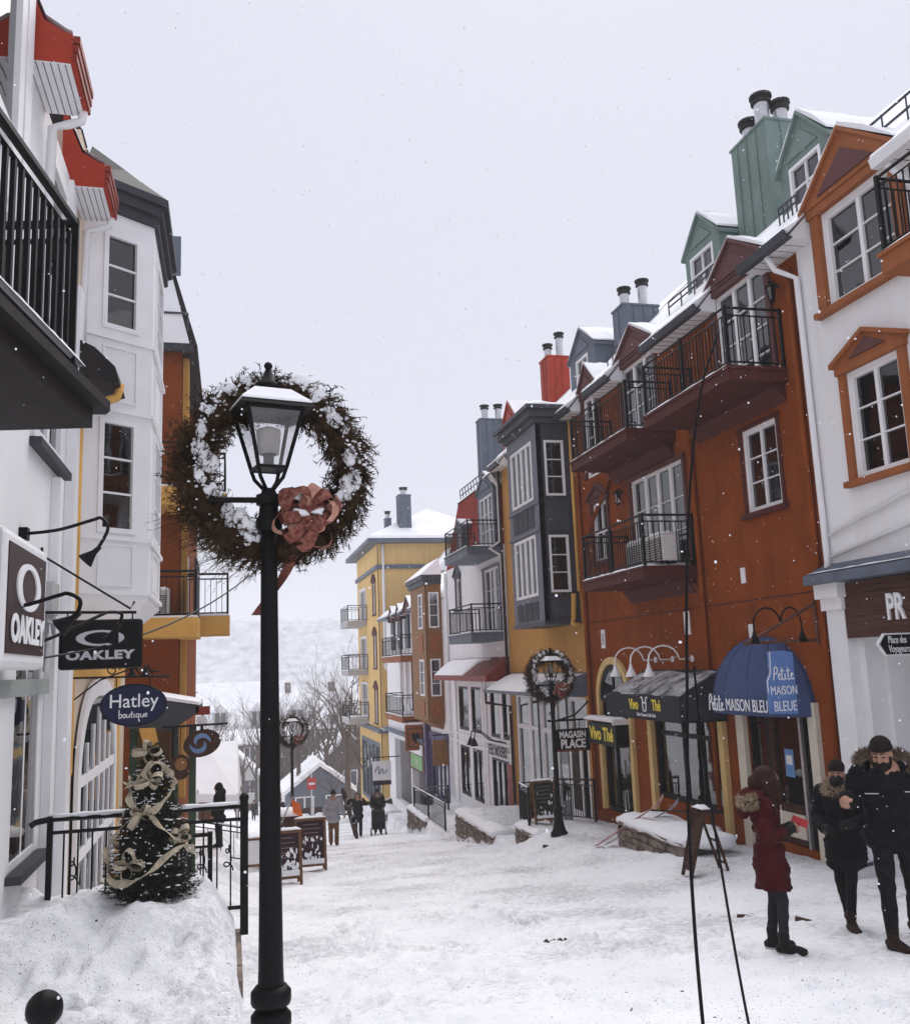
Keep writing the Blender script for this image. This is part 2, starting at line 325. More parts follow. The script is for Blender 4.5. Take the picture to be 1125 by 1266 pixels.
def curtain(f, win, u0, u1, z0, z1, v, mt=None):
    m = MB(f); n = max(8, int((u1 - u0) * 26)); vs = []
    for i in range(n + 1):
        u = u0 + (u1 - u0) * i / n; vv = v + 0.035 * math.sin(i * 1.9) + 0.01 * math.sin(i * 0.7)
        vs += [(u, vv, z0), (u, vv, z1)]
    m.add(vs, [(2 * i, 2 * i + 1, 2 * i + 3, 2 * i + 2) for i in range(n)])
    return m.build('curtain', mt or M_CURT, win, smooth=True)
def window(root, f, u0, u1, z0, z1, cols=2, rows=2, mt=None, fw=0.07, vf=-0.02, depth=0.10, bar=0.03, glass=None, curt=None, name='window', rowz=None, colu=None, ubar=None):
    """frame with muntins as one part, every pane a sub-part"""
    mt = mt or M_WTRIM; glass = glass or GLASS; m = MB(f); b = vf - depth
    m.box(u0, u1, b, vf, z0, z0 + fw); m.box(u0, u1, b, vf, z1 - fw, z1); m.box(u0, u0 + fw, b, vf, z0 + fw, z1 - fw); m.box(u1 - fw, u1, b, vf, z0 + fw, z1 - fw)
    iu0, iu1, iz0, iz1 = u0 + fw, u1 - fw, z0 + fw, z1 - fw
    cu = colu or [iu0 + (iu1 - iu0) * i / cols for i in range(1, cols)]; rz = rowz or [iz0 + (iz1 - iz0) * i / rows for i in range(1, rows)]
    ub = ubar or bar
    for u in cu: m.box(u - ub / 2, u + ub / 2, b + 0.02, vf - 0.015, iz0, iz1)
    ue = [iu0, *cu, iu1]; ze = [iz0, *rz, iz1]
    for i in range(len(ue) - 1):
        l = ue[i] + (ub / 2 if i else 0); r = ue[i + 1] - (ub / 2 if i < len(ue) - 2 else 0)
        for z in rz: m.box(l, r, b + 0.025, vf - 0.02, z - bar / 2, z + bar / 2)
    win = m.build(name, mt, root)
    for i in range(len(ue) - 1):
        for j in range(len(ze) - 1):
            bx('pane', glass, win, ue[i] + 0.004, ue[i + 1] - 0.004, b + 0.035, b + 0.043, ze[j] + 0.004, ze[j + 1] - 0.004, f)
    if curt is None: curt = random.random() < 0.7
    if curt:
        w_ = (u1 - u0)
        if random.random() < 0.4: curtain(f, win, u0 - 0.02, u1 + 0.02, z0 - 0.02, z1, b - 0.14)
        else:
            k = random.uniform(0.18, 0.33); curtain(f, win, u0 - 0.02, u0 + k * w_, z0 - 0.02, z1, b - 0.14); curtain(f, win, u1 - k * w_, u1 + 0.02, z0 - 0.02, z1, b - 0.14)
    return win
def rooms(root, f, u0, u1, floors, mt=None, deep=1.6, v1=-0.3):
    """dim rooms behind the openings, one box per storey"""
    for z0, z1 in floors:
        d = v1 - deep; a, b, c, e = u0 + 0.02, u1 - 0.02, z0 + 0.04, z1 - 0.04
        m = MB(f); m.add([(a, v1, c), (b, v1, c), (b, v1, e), (a, v1, e), (a, d, c), (b, d, c), (b, d, e), (a, d, e)], [(4, 5, 6, 7), (0, 1, 5, 4), (3, 2, 6, 7), (0, 4, 7, 3), (1, 2, 6, 5)])
        m.build('room', mt or M_INT, root)
BAL = {}
def baluster_mesh(h, t=0.016, mt=None):
    k = (round(h, 3), t, mt.name if mt else '')
    if k not in BAL: BAL[k] = MB().box(-t / 2, t / 2, -t / 2, t / 2, 0, h).mesh('baluster', mt or M_BLACK)
    return BAL[k]
def railing(parent, pts, h=1.05, sp=0.115, mt=None, lift=0.08, t=0.016, posts=True, second=True, rail=0.024, snow=False, rot=0.0, skip=()):
    """pts: (x, y, z of floor). handrail, lower rails, posts and every baluster are pieces of the parent"""
    mt = mt or M_BLACK; P = [Vector(p) for p in pts]
    m = MB().tube([p + Vector((0, 0, h)) for p in P], rail, 6); m.build('handrail', mt, parent)
    top = h - (0.13 if second else 0.0)
    m = MB()
    if second: m.tube([p + Vector((0, 0, top)) for p in P], rail * 0.62, 4)
    m.tube([p + Vector((0, 0, lift)) for p in P], rail * 0.7, 4); m.build('lower_rail', mt, parent)
    me = baluster_mesh(top - lift, t, mt)
    for i in range(len(P) - 1):
        d = P[i + 1] - P[i]; n = max(1, int(round(Vector((d.x, d.y, 0)).length / sp)))
        for k in range(1, n):
            q = P[i] + d * (k / n); link('baluster', me, parent, (q.x, q.y, q.z + lift), (0, 0, math.atan2(d.y, d.x)))
    if posts:
        for i, p in enumerate(P):
            if i in skip: continue
            m = MB().box(p.x - 0.026, p.x + 0.026, p.y - 0.026, p.y + 0.026, p.z, p.z + h + 0.03); m.build('post', mt, parent)
    if snow:
        m = MB()
        for i in range(len(P) - 1):
            n = 9; a = P[i]; d = P[i + 1] - a
            m.tube([a + d * (k / n) + Vector((0, 0, h + rail * 0.9)) for k in range(n + 1)], [rail * random.uniform(0.7, 1.15) for _ in range(n + 1)], 6)
        m.build('rail_snow', SNOW, parent, smooth=True)
def snow_slab(name, parent, f, u0, u1, v0, v1, z, h, seed=0, nu=None, nv=5):
    """soft-edged layer of snow on a level ledge"""
    nu = nu or max(6, int((u1 - u0) / 0.16)); m = MB(f); vs = []
    for i in range(nu + 1):
        for j in range(nv + 1):
            a = i / nu; b = j / nv; e = min(a, 1 - a) * nu; g = min(b, 1 - b) * nv
            k = (0.25 if e < 0.5 else 1) * (0.25 if g < 0.5 else 1)
            vs.append((u0 + (u1 - u0) * a, v0 + (v1 - v0) * b, z + h * k * (0.72 + 0.7 * random.random())))
    W = nv + 1; fs = [(i * W + j, i * W + j + 1, (i + 1) * W + j + 1, (i + 1) * W + j) for i in range(nu) for j in range(nv)]
    b0 = len(vs); vs += [(p[0], p[1], z) for p in vs]
    edge = [(0, j) for j in range(nv)] + [(i, nv) for i in range(nu)] + [(nu, j) for j in range(nv, 0, -1)] + [(i, 0) for i in range(nu, 0, -1)]; ids = [i * W + j for i, j in edge]
    for k in range(len(ids)): a, b = ids[k], ids[(k + 1) % len(ids)]; fs.append((a, b, b0 + b, b0 + a))
    m.add(vs, fs); return m.build(name, SNOW, parent, smooth=True)
def balcony(root, f, u0, u1, v1, z, mt, th=0.26, ends=(True, True), v0=0.0, h=1.02, snow=True, taper=0.0, sp=0.115, posts_u=(), railmt=None):
    """slab with fascia; rails, posts, balusters as sub-parts"""
    m = MB(f).box(u0, u1, v0, v1, z - th, z - 0.05); m.box(u0 - 0.03, u1 + 0.03, v0, v1 + 0.03, z - 0.05, z)
    b = m.build('balcony', mt, root)
    pts = []
    if ends[0]: pts.append((u0 + 0.04, v0 + 0.02))
    pts.append((u0 + 0.04, v1 - 0.05))
    for q in posts_u: pts.append((q, v1 - 0.05))
    pts.append((u1 - 0.04, v1 - 0.05))
    if ends[1]: pts.append((u1 - 0.04, v0 + 0.02))
    railing(b, [f(u, v, z) for u, v in pts], h, sp, railmt)
    if snow: snow_slab('snow', b, f, u0 + 0.08, u1 - 0.08, v0 + 0.03, v1 - 0.1, z, 0.05); snow_slab('snow', b, f, u0, u1, v1 - 0.04, v1 + 0.02, z, 0.035, nv=2)
    return b
def gable(root, f, u0, u1, z0, z1, v, back, mt, over=0.08, name='gable', snow=True, face=None):
    """small gabled dormer head: front triangle, roof running back into the main slope"""
    c = (u0 + u1) / 2; g = MB(f)
    n = [(u0, z0), (u1, z0), (c, z1)]
    g.add([(a, back, b) for a, b in n] + [(a, v, b) for a, b in n], [(0, 1, 2), (5, 4, 3), (0, 3, 4, 1), (1, 4, 5, 2), (2, 5, 3, 0)])
    o = g.build(name, mt, root)
    t = 0.07; r = MB(f)
    for s in (-1, 1):
        e = u0 - over if s < 0 else u1 + over; ez = z0 - over * (z1 - z0) / (c - u0)
        r.add([(e, back, ez + 0.002), (c, back, z1 + 0.002), (c, back, z1 + t), (e, back, ez + t)] + [(e, v + over, ez + 0.002), (c, v + over, z1 + 0.002), (c, v + over, z1 + t), (e, v + over, ez + t)], [(0, 1, 2, 3), (7, 6, 5, 4), (0, 4, 5, 1), (3, 2, 6, 7), (0, 3, 7, 4)])
    r.build('gable_roof', mt, o)
    # inset moulding of the pediment
    k = 0.62; uu = (c - u0) * k; h = (z1 - z0) * k * 0.9
    p = MB(f); zz = z0 + (z1 - z0) * 0.1; n = [(c - uu, zz), (c + uu, zz), (c, zz + h)]
    p.add([(a, v - 0.01, b) for a, b in n] + [(a, v + 0.03, b) for a, b in n], [(0, 1, 2), (5, 4, 3), (0, 3, 4, 1), (1, 4, 5, 2), (2, 5, 3, 0)]); p.build('pediment_panel', face or mt, o)
    if snow:
        s_ = MB(f)
        for s in (-1, 1):
            e = (u0 if s < 0 else u1) - s * (-over * 0.4); ez = z0 + 0.02; q = 14; vs = []
            for i in range(q + 1):
                vv = back + (v + over * 0.6 - back) * i / q
                for (a, b, hh) in ((e, ez + t, 0.0), (e, ez + t, 0.05), ((e + c) / 2, (ez + z1) / 2 + t, 0.09), (c, z1 + t, 0.06), (c, z1 + t, 0.0)): vs.append((a, vv, b + hh * random.uniform(0.6, 1.2)))
            s_.add(vs, [(i * 5 + j, i * 5 + j + 1, (i + 1) * 5 + j + 1, (i + 1) * 5 + j) for i in range(q) for j in range(4)] + [(4, 3, 2, 1, 0), tuple(q * 5 + j for j in range(5))])
        s_.build('gable_snow', SNOW, o, smooth=False)
    return o
def dormer(root, f, u0, u1, z0, ze, za, v, back, mt, wu, wz, cols=2, rows=2):
    """roof dormer: cheek walls, face with a window, gabled snow-covered roof"""
    d = wall(root, f, u0, u1, z0, ze, [(wu[0], wu[1], wz[0], wz[1])], mt, 'dormer', v - 0.15, v)
    m = MB(f); m.box(u0, u0 + 0.1, back, v - 0.152, z0, ze); m.box(u1 - 0.1, u1, back, v - 0.152, z0, ze)
    for k in range(1, 6):
        vv = back + (v - back) * k / 6; m.box(u0 - 0.015, u0, vv - 0.012, vv + 0.012, z0, ze)
    m.split('dormer_cheek', mt, d)
    bx('dormer_room', M_INT, d, u0 + 0.1, u1 - 0.1, v - 0.9, v - 0.85, z0, ze, f)
    wn = MB(f); fw = 0.06; b = v - 0.08
    wn.box(wu[0], wu[1], b, v + 0.02, wz[0], wz[0] + fw); wn.box(wu[0], wu[1], b, v + 0.02, wz[1] - fw, wz[1]); wn.box(wu[0], wu[0] + fw, b, v + 0.02, wz[0] + fw, wz[1] - fw); wn.box(wu[1] - fw, wu[1], b, v + 0.02, wz[0] + fw, wz[1] - fw)
    cu = (wu[0] + wu[1]) / 2; cz = (wz[0] + wz[1]) / 2
    wn.box(cu - 0.015, cu + 0.015, b + 0.02, v, wz[0] + fw, wz[1] - fw); wn.box(wu[0] + fw, cu - 0.015, b + 0.025, v - 0.005, cz - 0.015, cz + 0.015); wn.box(cu + 0.015, wu[1] - fw, b + 0.025, v - 0.005, cz - 0.015, cz + 0.015)
    wn.build('window_frame', M_WTRIM, d)
    for a, c in ((wu[0] + fw, cu), (cu, wu[1] - fw)):
        for g, h in ((wz[0] + fw, cz), (cz, wz[1] - fw)): bx('pane', GLASS, d, a, c, b + 0.03, b + 0.036, g, h, f)
    gable(root, f, u0, u1, ze, za, v, back - 0.6, mt, 0.07, 'dormer_gable')
    return d
def chimney(root, f, u0, u1, v0, v1, z0, z1, mt, flues, seam=0.3):
    c = bx('chimney', mt, root, u0, u1, v0, v1, z0, z1, f)
    m = MB(f); m.box(u0 - 0.03, u1 + 0.03, v0 - 0.03, v1 + 0.03, z1, z1 + 0.05)
    k = u0 + seam
    while k < u1 - 0.1: m.box(k - 0.012, k + 0.012, v1, v1 + 0.025, z0, z1); k += seam
    k = v1 - seam
    while k > v0 + 0.1: m.box(u0 - 0.025, u0, k - 0.012, k + 0.012, z0, z1); k -= seam
    m.build('chimney_trim', mt, c)
    for (u, v, h, r) in flues:
        p = f(u, v, z1 + 0.05)
        MB().lathe([(r, 0), (r, h), (r * 1.05, h)], p, 14).build('flue', M_METAL, c, smooth=False)
        MB().lathe([(r * 0.9, h), (r * 1.35, h + 0.02), (r * 1.35, h + 0.06), (r, h + 0.07), (r, h + 0.12), (r * 1.5, h + 0.14), (r * 1.5, h + 0.19), (r * 0.5, h + 0.22)], p, 14).build('flue_cap', M_SOOT, c)
    return c
def main_roof(root, f, u0, u1, z0, mt, pitch=0.92, deep=5.0, snow=True):
    """plain slope rising back from the wall head, snow on it, and a rear slope"""
    zt = z0 + deep * pitch
    r = MB(f).add([(u0, 0.02, z0), (u1, 0.02, z0), (u1, -deep, zt), (u0, -deep, zt), (u1, -2 * deep, z0), (u0, -2 * deep, z0)], [(0, 1, 2, 3), (3, 2, 4, 5), (0, 3, 5), (1, 4, 2), (0, 5, 4, 1)]).build('roof', mt, root)
    if snow:
        s = MB(f); n = max(4, int((u1 - u0) / 0.4)); vs = []
        for i in range(n + 1):
            u = u0 + (u1 - u0) * i / n
            for v, h in ((0.0, 0.02), (-0.15, 0.10), (-1.2, 0.13), (-deep, 0.16), (-2 * deep + 0.2, 0.1)):
                z = z0 + (-v if v > -deep else 2 * deep + v) * pitch; vs.append((u, v, z + h * random.uniform(0.8, 1.2) + 0.004))
        s.add(vs, [(i * 5 + j, i * 5 + j + 1, (i + 1) * 5 + j + 1, (i + 1) * 5 + j) for i in range(n) for j in range(4)]); s.build('roof_snow', SNOW, r, smooth=True)
    return r
def eave(root, f, u0, u1, z, v=0.45, mt=None, soff=None, snow=0.1):
    """projecting eave: white soffit boards, gutter, overhanging snow"""
    e = MB(f).prism([(0.004, z - 0.05), (v - 0.1, z - 0.05), (v - 0.1, z + 0.02), (0.004, z + 0.44)], 0, u0, u1).build('eave', M_WTRIM, root)
    g = MB(f); g.prism([(v - 0.1, z - 0.06), (v + 0.02, z - 0.06), (v + 0.06, z + 0.07), (v + 0.03, z + 0.07), (v + 0.0, z - 0.03), (v - 0.1, z - 0.03)], 0, u0 - 0.05, u1 + 0.05); g.build('gutter', mt or M_WTRIM, e)
    n = int(max(2, (u1 - u0) / 0.22)); q = MB(f)
    for i in range(1, n): q.box(u0 + (u1 - u0) * i / n - 0.004, u0 + (u1 - u0) * i / n + 0.004, 0.02, v - 0.11, z - 0.056, z - 0.0501)
    q.split('soffit_joint', M_SLDK, e)
    if snow:
        s = MB(f); k = max(6, int((u1 - u0) / 0.12)); vs = []
        for i in range(k + 1):
            u = u0 - 0.04 + (u1 - u0 + 0.08) * i / k; j = random.uniform(0.75, 1.2)
            for vv, zz in ((0.02, 0.46), (0.02, 0.46 + snow), (v * 0.55, 0.21 + snow * j), (v + 0.02, 0.05 + snow * 0.9 * j), (v + 0.05, 0.07), (v - 0.05, 0.03)): vs.append((u, vv, z + zz))
        s.add(vs, [(i * 6 + j, i * 6 + (j + 1) % 6, (i + 1) * 6 + (j + 1) % 6, (i + 1) * 6 + j) for i in range(k) for j in range(6)] + [(5, 4, 3, 2, 1, 0), tuple(k * 6 + j for j in range(6))]); s.build('eave_snow', SNOW, e, smooth=True)
    return e
def pipe(root, f, pts, r=0.045, mt=None, name='downpipe'):
    return MB(f).tube(pts, r, 8).build(name, mt or M_WTRIM, root, smooth=True)
def surround(root, f, u0, u1, z0, z1, mt, w=0.14, v=0.05, name='window_surround', ped=0.0, panel=None, sill=True):
    """moulded casing round an opening, with an optional pediment"""
    m = MB(f); m.box(u0 - w, u0 - 0.001, 0.002, v, z0, z1); m.box(u1 + 0.001, u1 + w, 0.002, v, z0, z1)
    m.box(u0 - w - 0.03, u1 + w + 0.03, 0.002, v + 0.03, z1 + 0.001, z1 + w * 0.7)
    if sill: m.box(u0 - w - 0.06, u1 + w + 0.06, 0.002, v + 0.06, z0 - 0.09, z0 - 0.001)
    o = m.build(name, mt, root)
    if ped:
        c = (u0 + u1) / 2; a, b = u0 - w - 0.05, u1 + w + 0.05; zb = z1 + w * 0.7 + 0.001
        p = MB(f).prism([(a, zb), (b, zb), (b, zb + 0.05), (c + 0.04, zb + ped), (c - 0.04, zb + ped), (a, zb + 0.05)], 1, 0.002, v + 0.01)
        for s in (-1, 1):
            e = a - 0.04 if s < 0 else b + 0.04
            p.add([(e, 0.003, zb + 0.03), (c, 0.003, zb + ped + 0.0), (c, 0.003, zb + ped + 0.07), (e, 0.003, zb + 0.1), (e, v + 0.08, zb + 0.03), (c, v + 0.08, zb + ped), (c, v + 0.08, zb + ped + 0.07), (e, v + 0.08, zb + 0.1)], [(0, 1, 2, 3), (7, 6, 5, 4), (0, 4, 5, 1), (3, 2, 6, 7), (0, 3, 7, 4), (1, 5, 6, 2)])
        p.build('pediment', mt, o)
        q = MB(f).prism([(c - (b - a) * 0.26, zb + 0.07), (c + (b - a) * 0.26, zb + 0.07), (c, zb + ped * 0.8)], 1, v + 0.0, v + 0.035); q.build('pediment_panel', panel or mt, o)
    return o
def body(root, f, u0, u1, z0, z1, mt, deep=10.0, v=-0.3):
    """the rest of the block behind the facade: side and rear walls"""
    m = MB(f); m.box(u0, u0 + 0.3, -deep, v - 0.002, z0, z1); m.box(u1 - 0.3, u1, -deep, v - 0.002, z0, z1); m.box(u0 + 0.3, u1 - 0.3, -deep, -deep + 0.3, z0, z1)
    return m.build('side_wall', mt, root)
def text(body_, size, org, xd, up, mt, name='lettering', parent=None, ext=0.004, align='CENTER', shear=0.0, space=1.0, sx=1.0, bold=0.0):
    cu = bpy.data.curves.new(name, 'FONT'); cu.body = body_; cu.size = size; cu.extrude = ext; cu.align_x = align; cu.align_y = 'CENTER'; cu.shear = shear; cu.space_character = space; cu.resolution_u = 3; cu.offset = bold
    o = bpy.data.objects.new(name, cu); COL.objects.link(o)
    dg = bpy.context.evaluated_depsgraph_get(); me = bpy.data.meshes.new_from_object(o.evaluated_get(dg)); bpy.data.objects.remove(o)
    X = Vector(xd).normalized(); U = Vector(up); U = (U - X * U.dot(X)).normalized(); Z = X.cross(U)
    M = Matrix((( X.x * sx, U.x, Z.x, org[0]), (X.y * sx, U.y, Z.y, org[1]), (X.z * sx, U.z, Z.z, org[2]), (0, 0, 0, 1)))
    me.transform(M); me.materials.clear(); me.materials.append(mt)
    return link(name, me, parent)
def strokes(lines, org, xd, up, sc, wd, mt, parent, name='lettering', th=0.006):
    """hand-drawn lettering: polylines (x, y) turned into thin raised strokes"""
    X = Vector(xd).normalized(); U = Vector(up); U = (U - X * U.dot(X)).normalized(); O = Vector(org); m = MB()
    for l in lines:
        if len(l) == 1: l = [l[0], (l[0][0] + 0.01, l[0][1] + 0.01)]
        # Catmull-Rom for roundness
        pts = []
        for i in range(len(l) - 1):
            p0, p1, p2, p3 = l[max(i - 1, 0)], l[i], l[i + 1], l[min(i + 2, len(l) - 1)]
            for k in range(4):
                t = k / 4; pts.append(tuple(0.5 * (2 * p1[a] + (-p0[a] + p2[a]) * t + (2 * p0[a] - 5 * p1[a] + 4 * p2[a] - p3[a]) * t * t + (-p0[a] + 3 * p1[a] - 3 * p2[a] + p3[a]) * t ** 3) for a in (0, 1)))
        pts.append(l[-1]); m.tube([O + X * (x * sc) + U * (y * sc) for x, y in pts], wd, 5)
    return m.build(name, mt, parent)
# ------------------------------------------------------------ right side: russet shop building
R_ = right
B = thing('shop_building', 'russet stucco building with black-railed balconies above two small shops', 'building', (9.0, 17.5, -3.6))
ops = [(20.18, 21.82, -3.62, -0.95), (16.1, 18.95, -2.95, -0.95), (13.25, 15.15, -3.12, -0.75), (13.4, 14.5, 2.46, 3.97), (20.72, 21.66, 2.42, 3.9), (16.75, 19.3, 1.85, 4.02),
       (13.3, 15.0, 4.62, 6.72), (17.65, 19.42, 4.62, 6.72), (20.85, 21.85, 4.62, 6.72)]
wall(B, R_, 12.42, 22.65, -4.8, 6.98, ops, M_BROWN)
body(B, R_, 12.42, 22.65, -4.8, 6.98, M_BROWN)
rooms(B, R_, 12.45, 22.6, [(1.3, 4.3), (4.4, 6.95)])
main_roof(B, R_, 12.3, 22.7, 6.99, M_SLDK)
for a, b in ((14.98, 17.35), (19.3, 20.72), (21.95, 23.0)): eave(B, R_, a, b, 6.52, 0.45, M_SLDK)
# top-floor french doors under mauve gables
for a, b, g0, g1, n in ((13.3, 15.0, 13.12, 15.18, 3), (17.65, 19.42, 17.45, 19.6, 3), (20.85, 21.85, 20.7, 22.0, 2)):
    window(B, R_, a, b, 4.62, 6.72, n, 4, bar=0.02, ubar=0.09, name='french_door')
    surround(B, R_, a, b, 4.62, 6.72, M_MAUVE, 0.13, 0.06, 'door_surround', sill=False)
    gable(B, R_, g0, g1, 6.83, 7.5, 0.1, -2.0, M_MAUVE, 0.06)
# middle floor
window(B, R_, 16.75, 19.3, 1.85, 4.02, 4, 3, bar=0.02, ubar=0.12, name='french_door', curt=True); surround(B, R_, 16.75, 19.3, 1.85, 4.02, M_MAUVE, 0.1, 0.05, 'door_surround', sill=False)
window(B, R_, 20.72, 21.66, 2.42, 3.9, 2, 2, ubar=0.045); surround(B, R_, 20.72, 21.66, 2.42, 3.9, M_MAUVE, 0.1, 0.05, ped=0.36)
window(B, R_, 13.4, 14.5, 2.46, 3.97, 2, 3, fw=0.09, ubar=0.05, bar=0.018, curt=False); surround(B, R_, 13.4, 14.5, 2.46, 3.97, M_MAROON, 0.08, 0.03)
curtain(R_, B, 13.45, 14.45, 2.5, 3.9, -0.35)
balcony(B, R_, 16.52, 19.75, 1.15, 1.78, M_MAROON, 0.24, posts_u=(18.15,))
balcony(B, R_, 16.98, 20.2, 1.1, 4.68, M_MAROON, 0.24, posts_u=(18.6,))
balcony(B, R_, 12.95, 16.15, 1.1, 4.68, M_MAROON, 0.24, posts_u=(14.55,))
for u0, u1, z in ((16.3, 19.95, 1.535), (16.8, 20.4, 4.435), (12.75, 16.35, 4.435)):
    MB(R_).prism([(0.003, z - 0.30), (0.22, z - 0.06), (0.22, z), (0.003, z)], 0, u0 + 0.3, u1 - 0.3).build('balcony_beam', M_MAROON, B)
MB(R_).box(16.62, 17.58, 0.0, 0.02, 4.69, 6.5).build('timber_panel', M_BROWN, B)
m = MB(R_)
for k in range(12): m.box(15.3 + k * 0.16, 15.3 + k * 0.16 + 0.015, 0.002, 0.012, 4.7, 6.48)
m.build('board_joint', M_MAROON, B)
# groove, pipes, plaques
bx('string_course', M_MAROON, B, 12.6, 16.2, 0.001, 0.012, 0.93, 0.95, R_); bx('string_course', M_MAROON, B, 16.36, 22.4, 0.001, 0.012, 0.93, 0.95, R_)
pipe(B, R_, [(16.28, 0.07, 4.3), (16.28, 0.07, -2.9)], 0.05, M_BROWN); pipe(B, R_, [(22.45, 0.07, 6.5), (22.45, 0.07, -3.7)], 0.06, M_BROWN)
pipe(B, R_, [(20.4, 0.06, 4.3), (22.3, 0.06, 3.0), (22.3, 0.06, 2.6)], 0.05, M_BROWN); pipe(B, R_, [(12.6, 0.06, 6.3), (12.6, 0.06, -3.2)], 0.05, M_BROWN)
pipe(B, R_, [(16.7, 0.06, 1.5), (16.3, 0.07, 1.15)], 0.03, M_BROWN)
for u, z, s in ((17.1, 0.66, 1.15), (21.5, 0.5, 1.15), (14.75, 0.38, 0.7), (14.85, 1.4, 0.7)):
    p = bx('wall_plaque', M_WTRIM, None, u - 0.1 * s, u + 0.1 * s, 0.001, 0.02, z - 0.2 * s, z + 0.2 * s, R_)
    if s > 1:
        m = MB(R_)
        for k in range(6): m.box(u - 0.045 + random.uniform(-.02, .01), u + 0.045 + random.uniform(-.02, .01), 0.021, 0.024, z - 0.13 + k * 0.045, z - 0.105 + k * 0.045)
        m.build('print', M_BLACK, p)
    tag(p, {17.1: 'white numbered plaque on russet wall above the tea shop awning', 21.5: 'white numbered plaque above the yellow tea shop arch', 14.75: 'tiny white plate just above the blue dome awning', 14.85: 'tiny white plate on russet wall below the single square window'}[u], 'plaque')
# chimneys and dormers
chimney(B, R_, 14.6, 15.85, -1.95, -1.2, 7.6, 10.4, M_GREEN, [(15.5, -1.45, 0.28, 0.15), (14.95, -1.4, 0.5, 0.15), (14.85, -1.75, 0.34, 0.14)], 0.34)
dormer(B, R_, 15.96, 17.4, 7.3, 8.7, 9.38, -0.8, -3.2, M_GREEN, (16.22, 17.18), (7.7, 8.58))
chimney(B, R_, 21.6, 22.3, -2.25, -1.2, 7.6, 9.38, M_SLATE, [(22.0, -1.45, 0.4, 0.13), (21.9, -1.95, 0.62, 0.13)], 0.3)
sg = MB(R_)
for u0, u1 in ((15.0, 17.3), (19.4, 20.7), (12.6, 13.1)):
    for k, h in ((0, 0.3), (1, 0.42)): sg.tube([(u0, -0.25, 7.2 + h), (u1, -0.25, 7.2 + h)], 0.02, 5)
    for k in range(5): u = u0 + (u1 - u0) * k / 4; sg.tube([(u, -0.25, 7.1), (u, -0.25, 7.63)], 0.018, 4)
sg.build('snow_guard', M_SLDK, B)
# tea shop: arched doorway with ochre casing
M_OCH = mat('ochre_trim', (0.66, 0.47, 0.20), 0.6, 0.06, 4, 0.05)
def arch_ring(f, uc, zc, r0, r1, v0, v1, n=20, a0=0, a1=180):
    m = MB(f); vs = []
    for i in range(n + 1):
        a = math.radians(a0 + (a1 - a0) * i / n); c, s = math.cos(a), math.sin(a)
        vs += [(uc + r0 * c, v0, zc + r0 * s), (uc + r1 * c, v0, zc + r1 * s), (uc + r1 * c, v1, zc + r1 * s), (uc + r0 * c, v1, zc + r0 * s)]
    m.add(vs, [(i * 4 + j, i * 4 + (j + 1) % 4, i * 4 + 4 + (j + 1) % 4, i * 4 + 4 + j) for i in range(n) for j in range(4)] + [(0, 1, 2, 3), tuple(n * 4 + j for j in (3, 2, 1, 0))]); return m
def half_disc(f, uc, zc, r, v0, v1, n=20):
    return MB(f).prism([(uc + r * math.cos(PI * i / n), zc + r * math.sin(PI * i / n)) for i in range(n + 1)], 1, v0, v1)
m = arch_ring(R_, 21.0, -0.95, 0.83, 1.0, 0.002, 0.09); m.box(21.83, 22.0, 0.002, 0.09, -3.6, -0.951); m.box(20.0, 20.17, 0.002, 0.09, -3.6, -0.951)
cs = m.build('arch_casing', M_OCH, B)
half_disc(R_, 21.0, -0.95, 0.83, 0.003, 0.02).build('arch_backing', M_INT, cs)
m = arch_ring(R_, 21.0, -0.95, 0.7, 0.828, 0.021, 0.05); m.box(20.96, 21.04, 0.021, 0.05, -0.95, -0.25); m.box(20.2, 21.8, 0.021, 0.05, -1.0, -0.93); m.build('fanlight_frame', M_BLACK, cs)
half_disc(R_, 21.0, -0.93, 0.7, 0.024, 0.03).build('pane', GLASS, cs)
window(B, R_, 20.2, 21.82, -3.6, -0.96, 2, 2, M_BLACK, fw=0.08, ubar=0.08, bar=0.1, rowz=[-1.75], colu=[21.25], glass=GLASS_SHOP, curt=False, name='shop_door')
bx('door_handle', M_METAL, B, 20.62, 20.65, 0.0, 0.06, -2.75, -2.35, R_)
rooms(B, R_, 19.5, 22.5, [(-3.75, -0.9)], M_INTW, 2.4)
# tea shop window with ochre posts
window(B, R_, 16.1, 18.95, -2.95, -0.96, 3, 2, M_BLACK, fw=0.09, ubar=0.07, bar=0.09, rowz=[-1.6], colu=[17.0, 17.75], glass=GLASS_SHOP, curt=False, name='shop_window')
m = MB(R_); m.box(15.9, 16.08, 0.002, 0.1, -3.3, -0.9); m.box(18.97, 19.15, 0.002, 0.1, -3.5, -0.9); m.split('window_post', M_OCH, B)
rooms(B, R_, 15.75, 19.4, [(-3.3, -0.9)], M_INTW, 2.4)
for k in range(26):   # goods on shelves behind the glass
    u = random.uniform(16.2, 18.9); z = random.choice((-2.9, -2.4, -1.95)); s = random.uniform(0.1, 0.26)
    bx('goods', random.choice(M_GOODS), B, u - s / 2, u + s / 2, -0.6 - s, -0.6, z, z + random.uniform(0.15, 0.42), R_)
m = MB(R_)
for z in (-2.92, -2.42, -1.97): m.box(16.0, 19.0, -1.0, -0.45, z, z + 0.02)
m.build('display_shelf', M_DKWOOD, B)
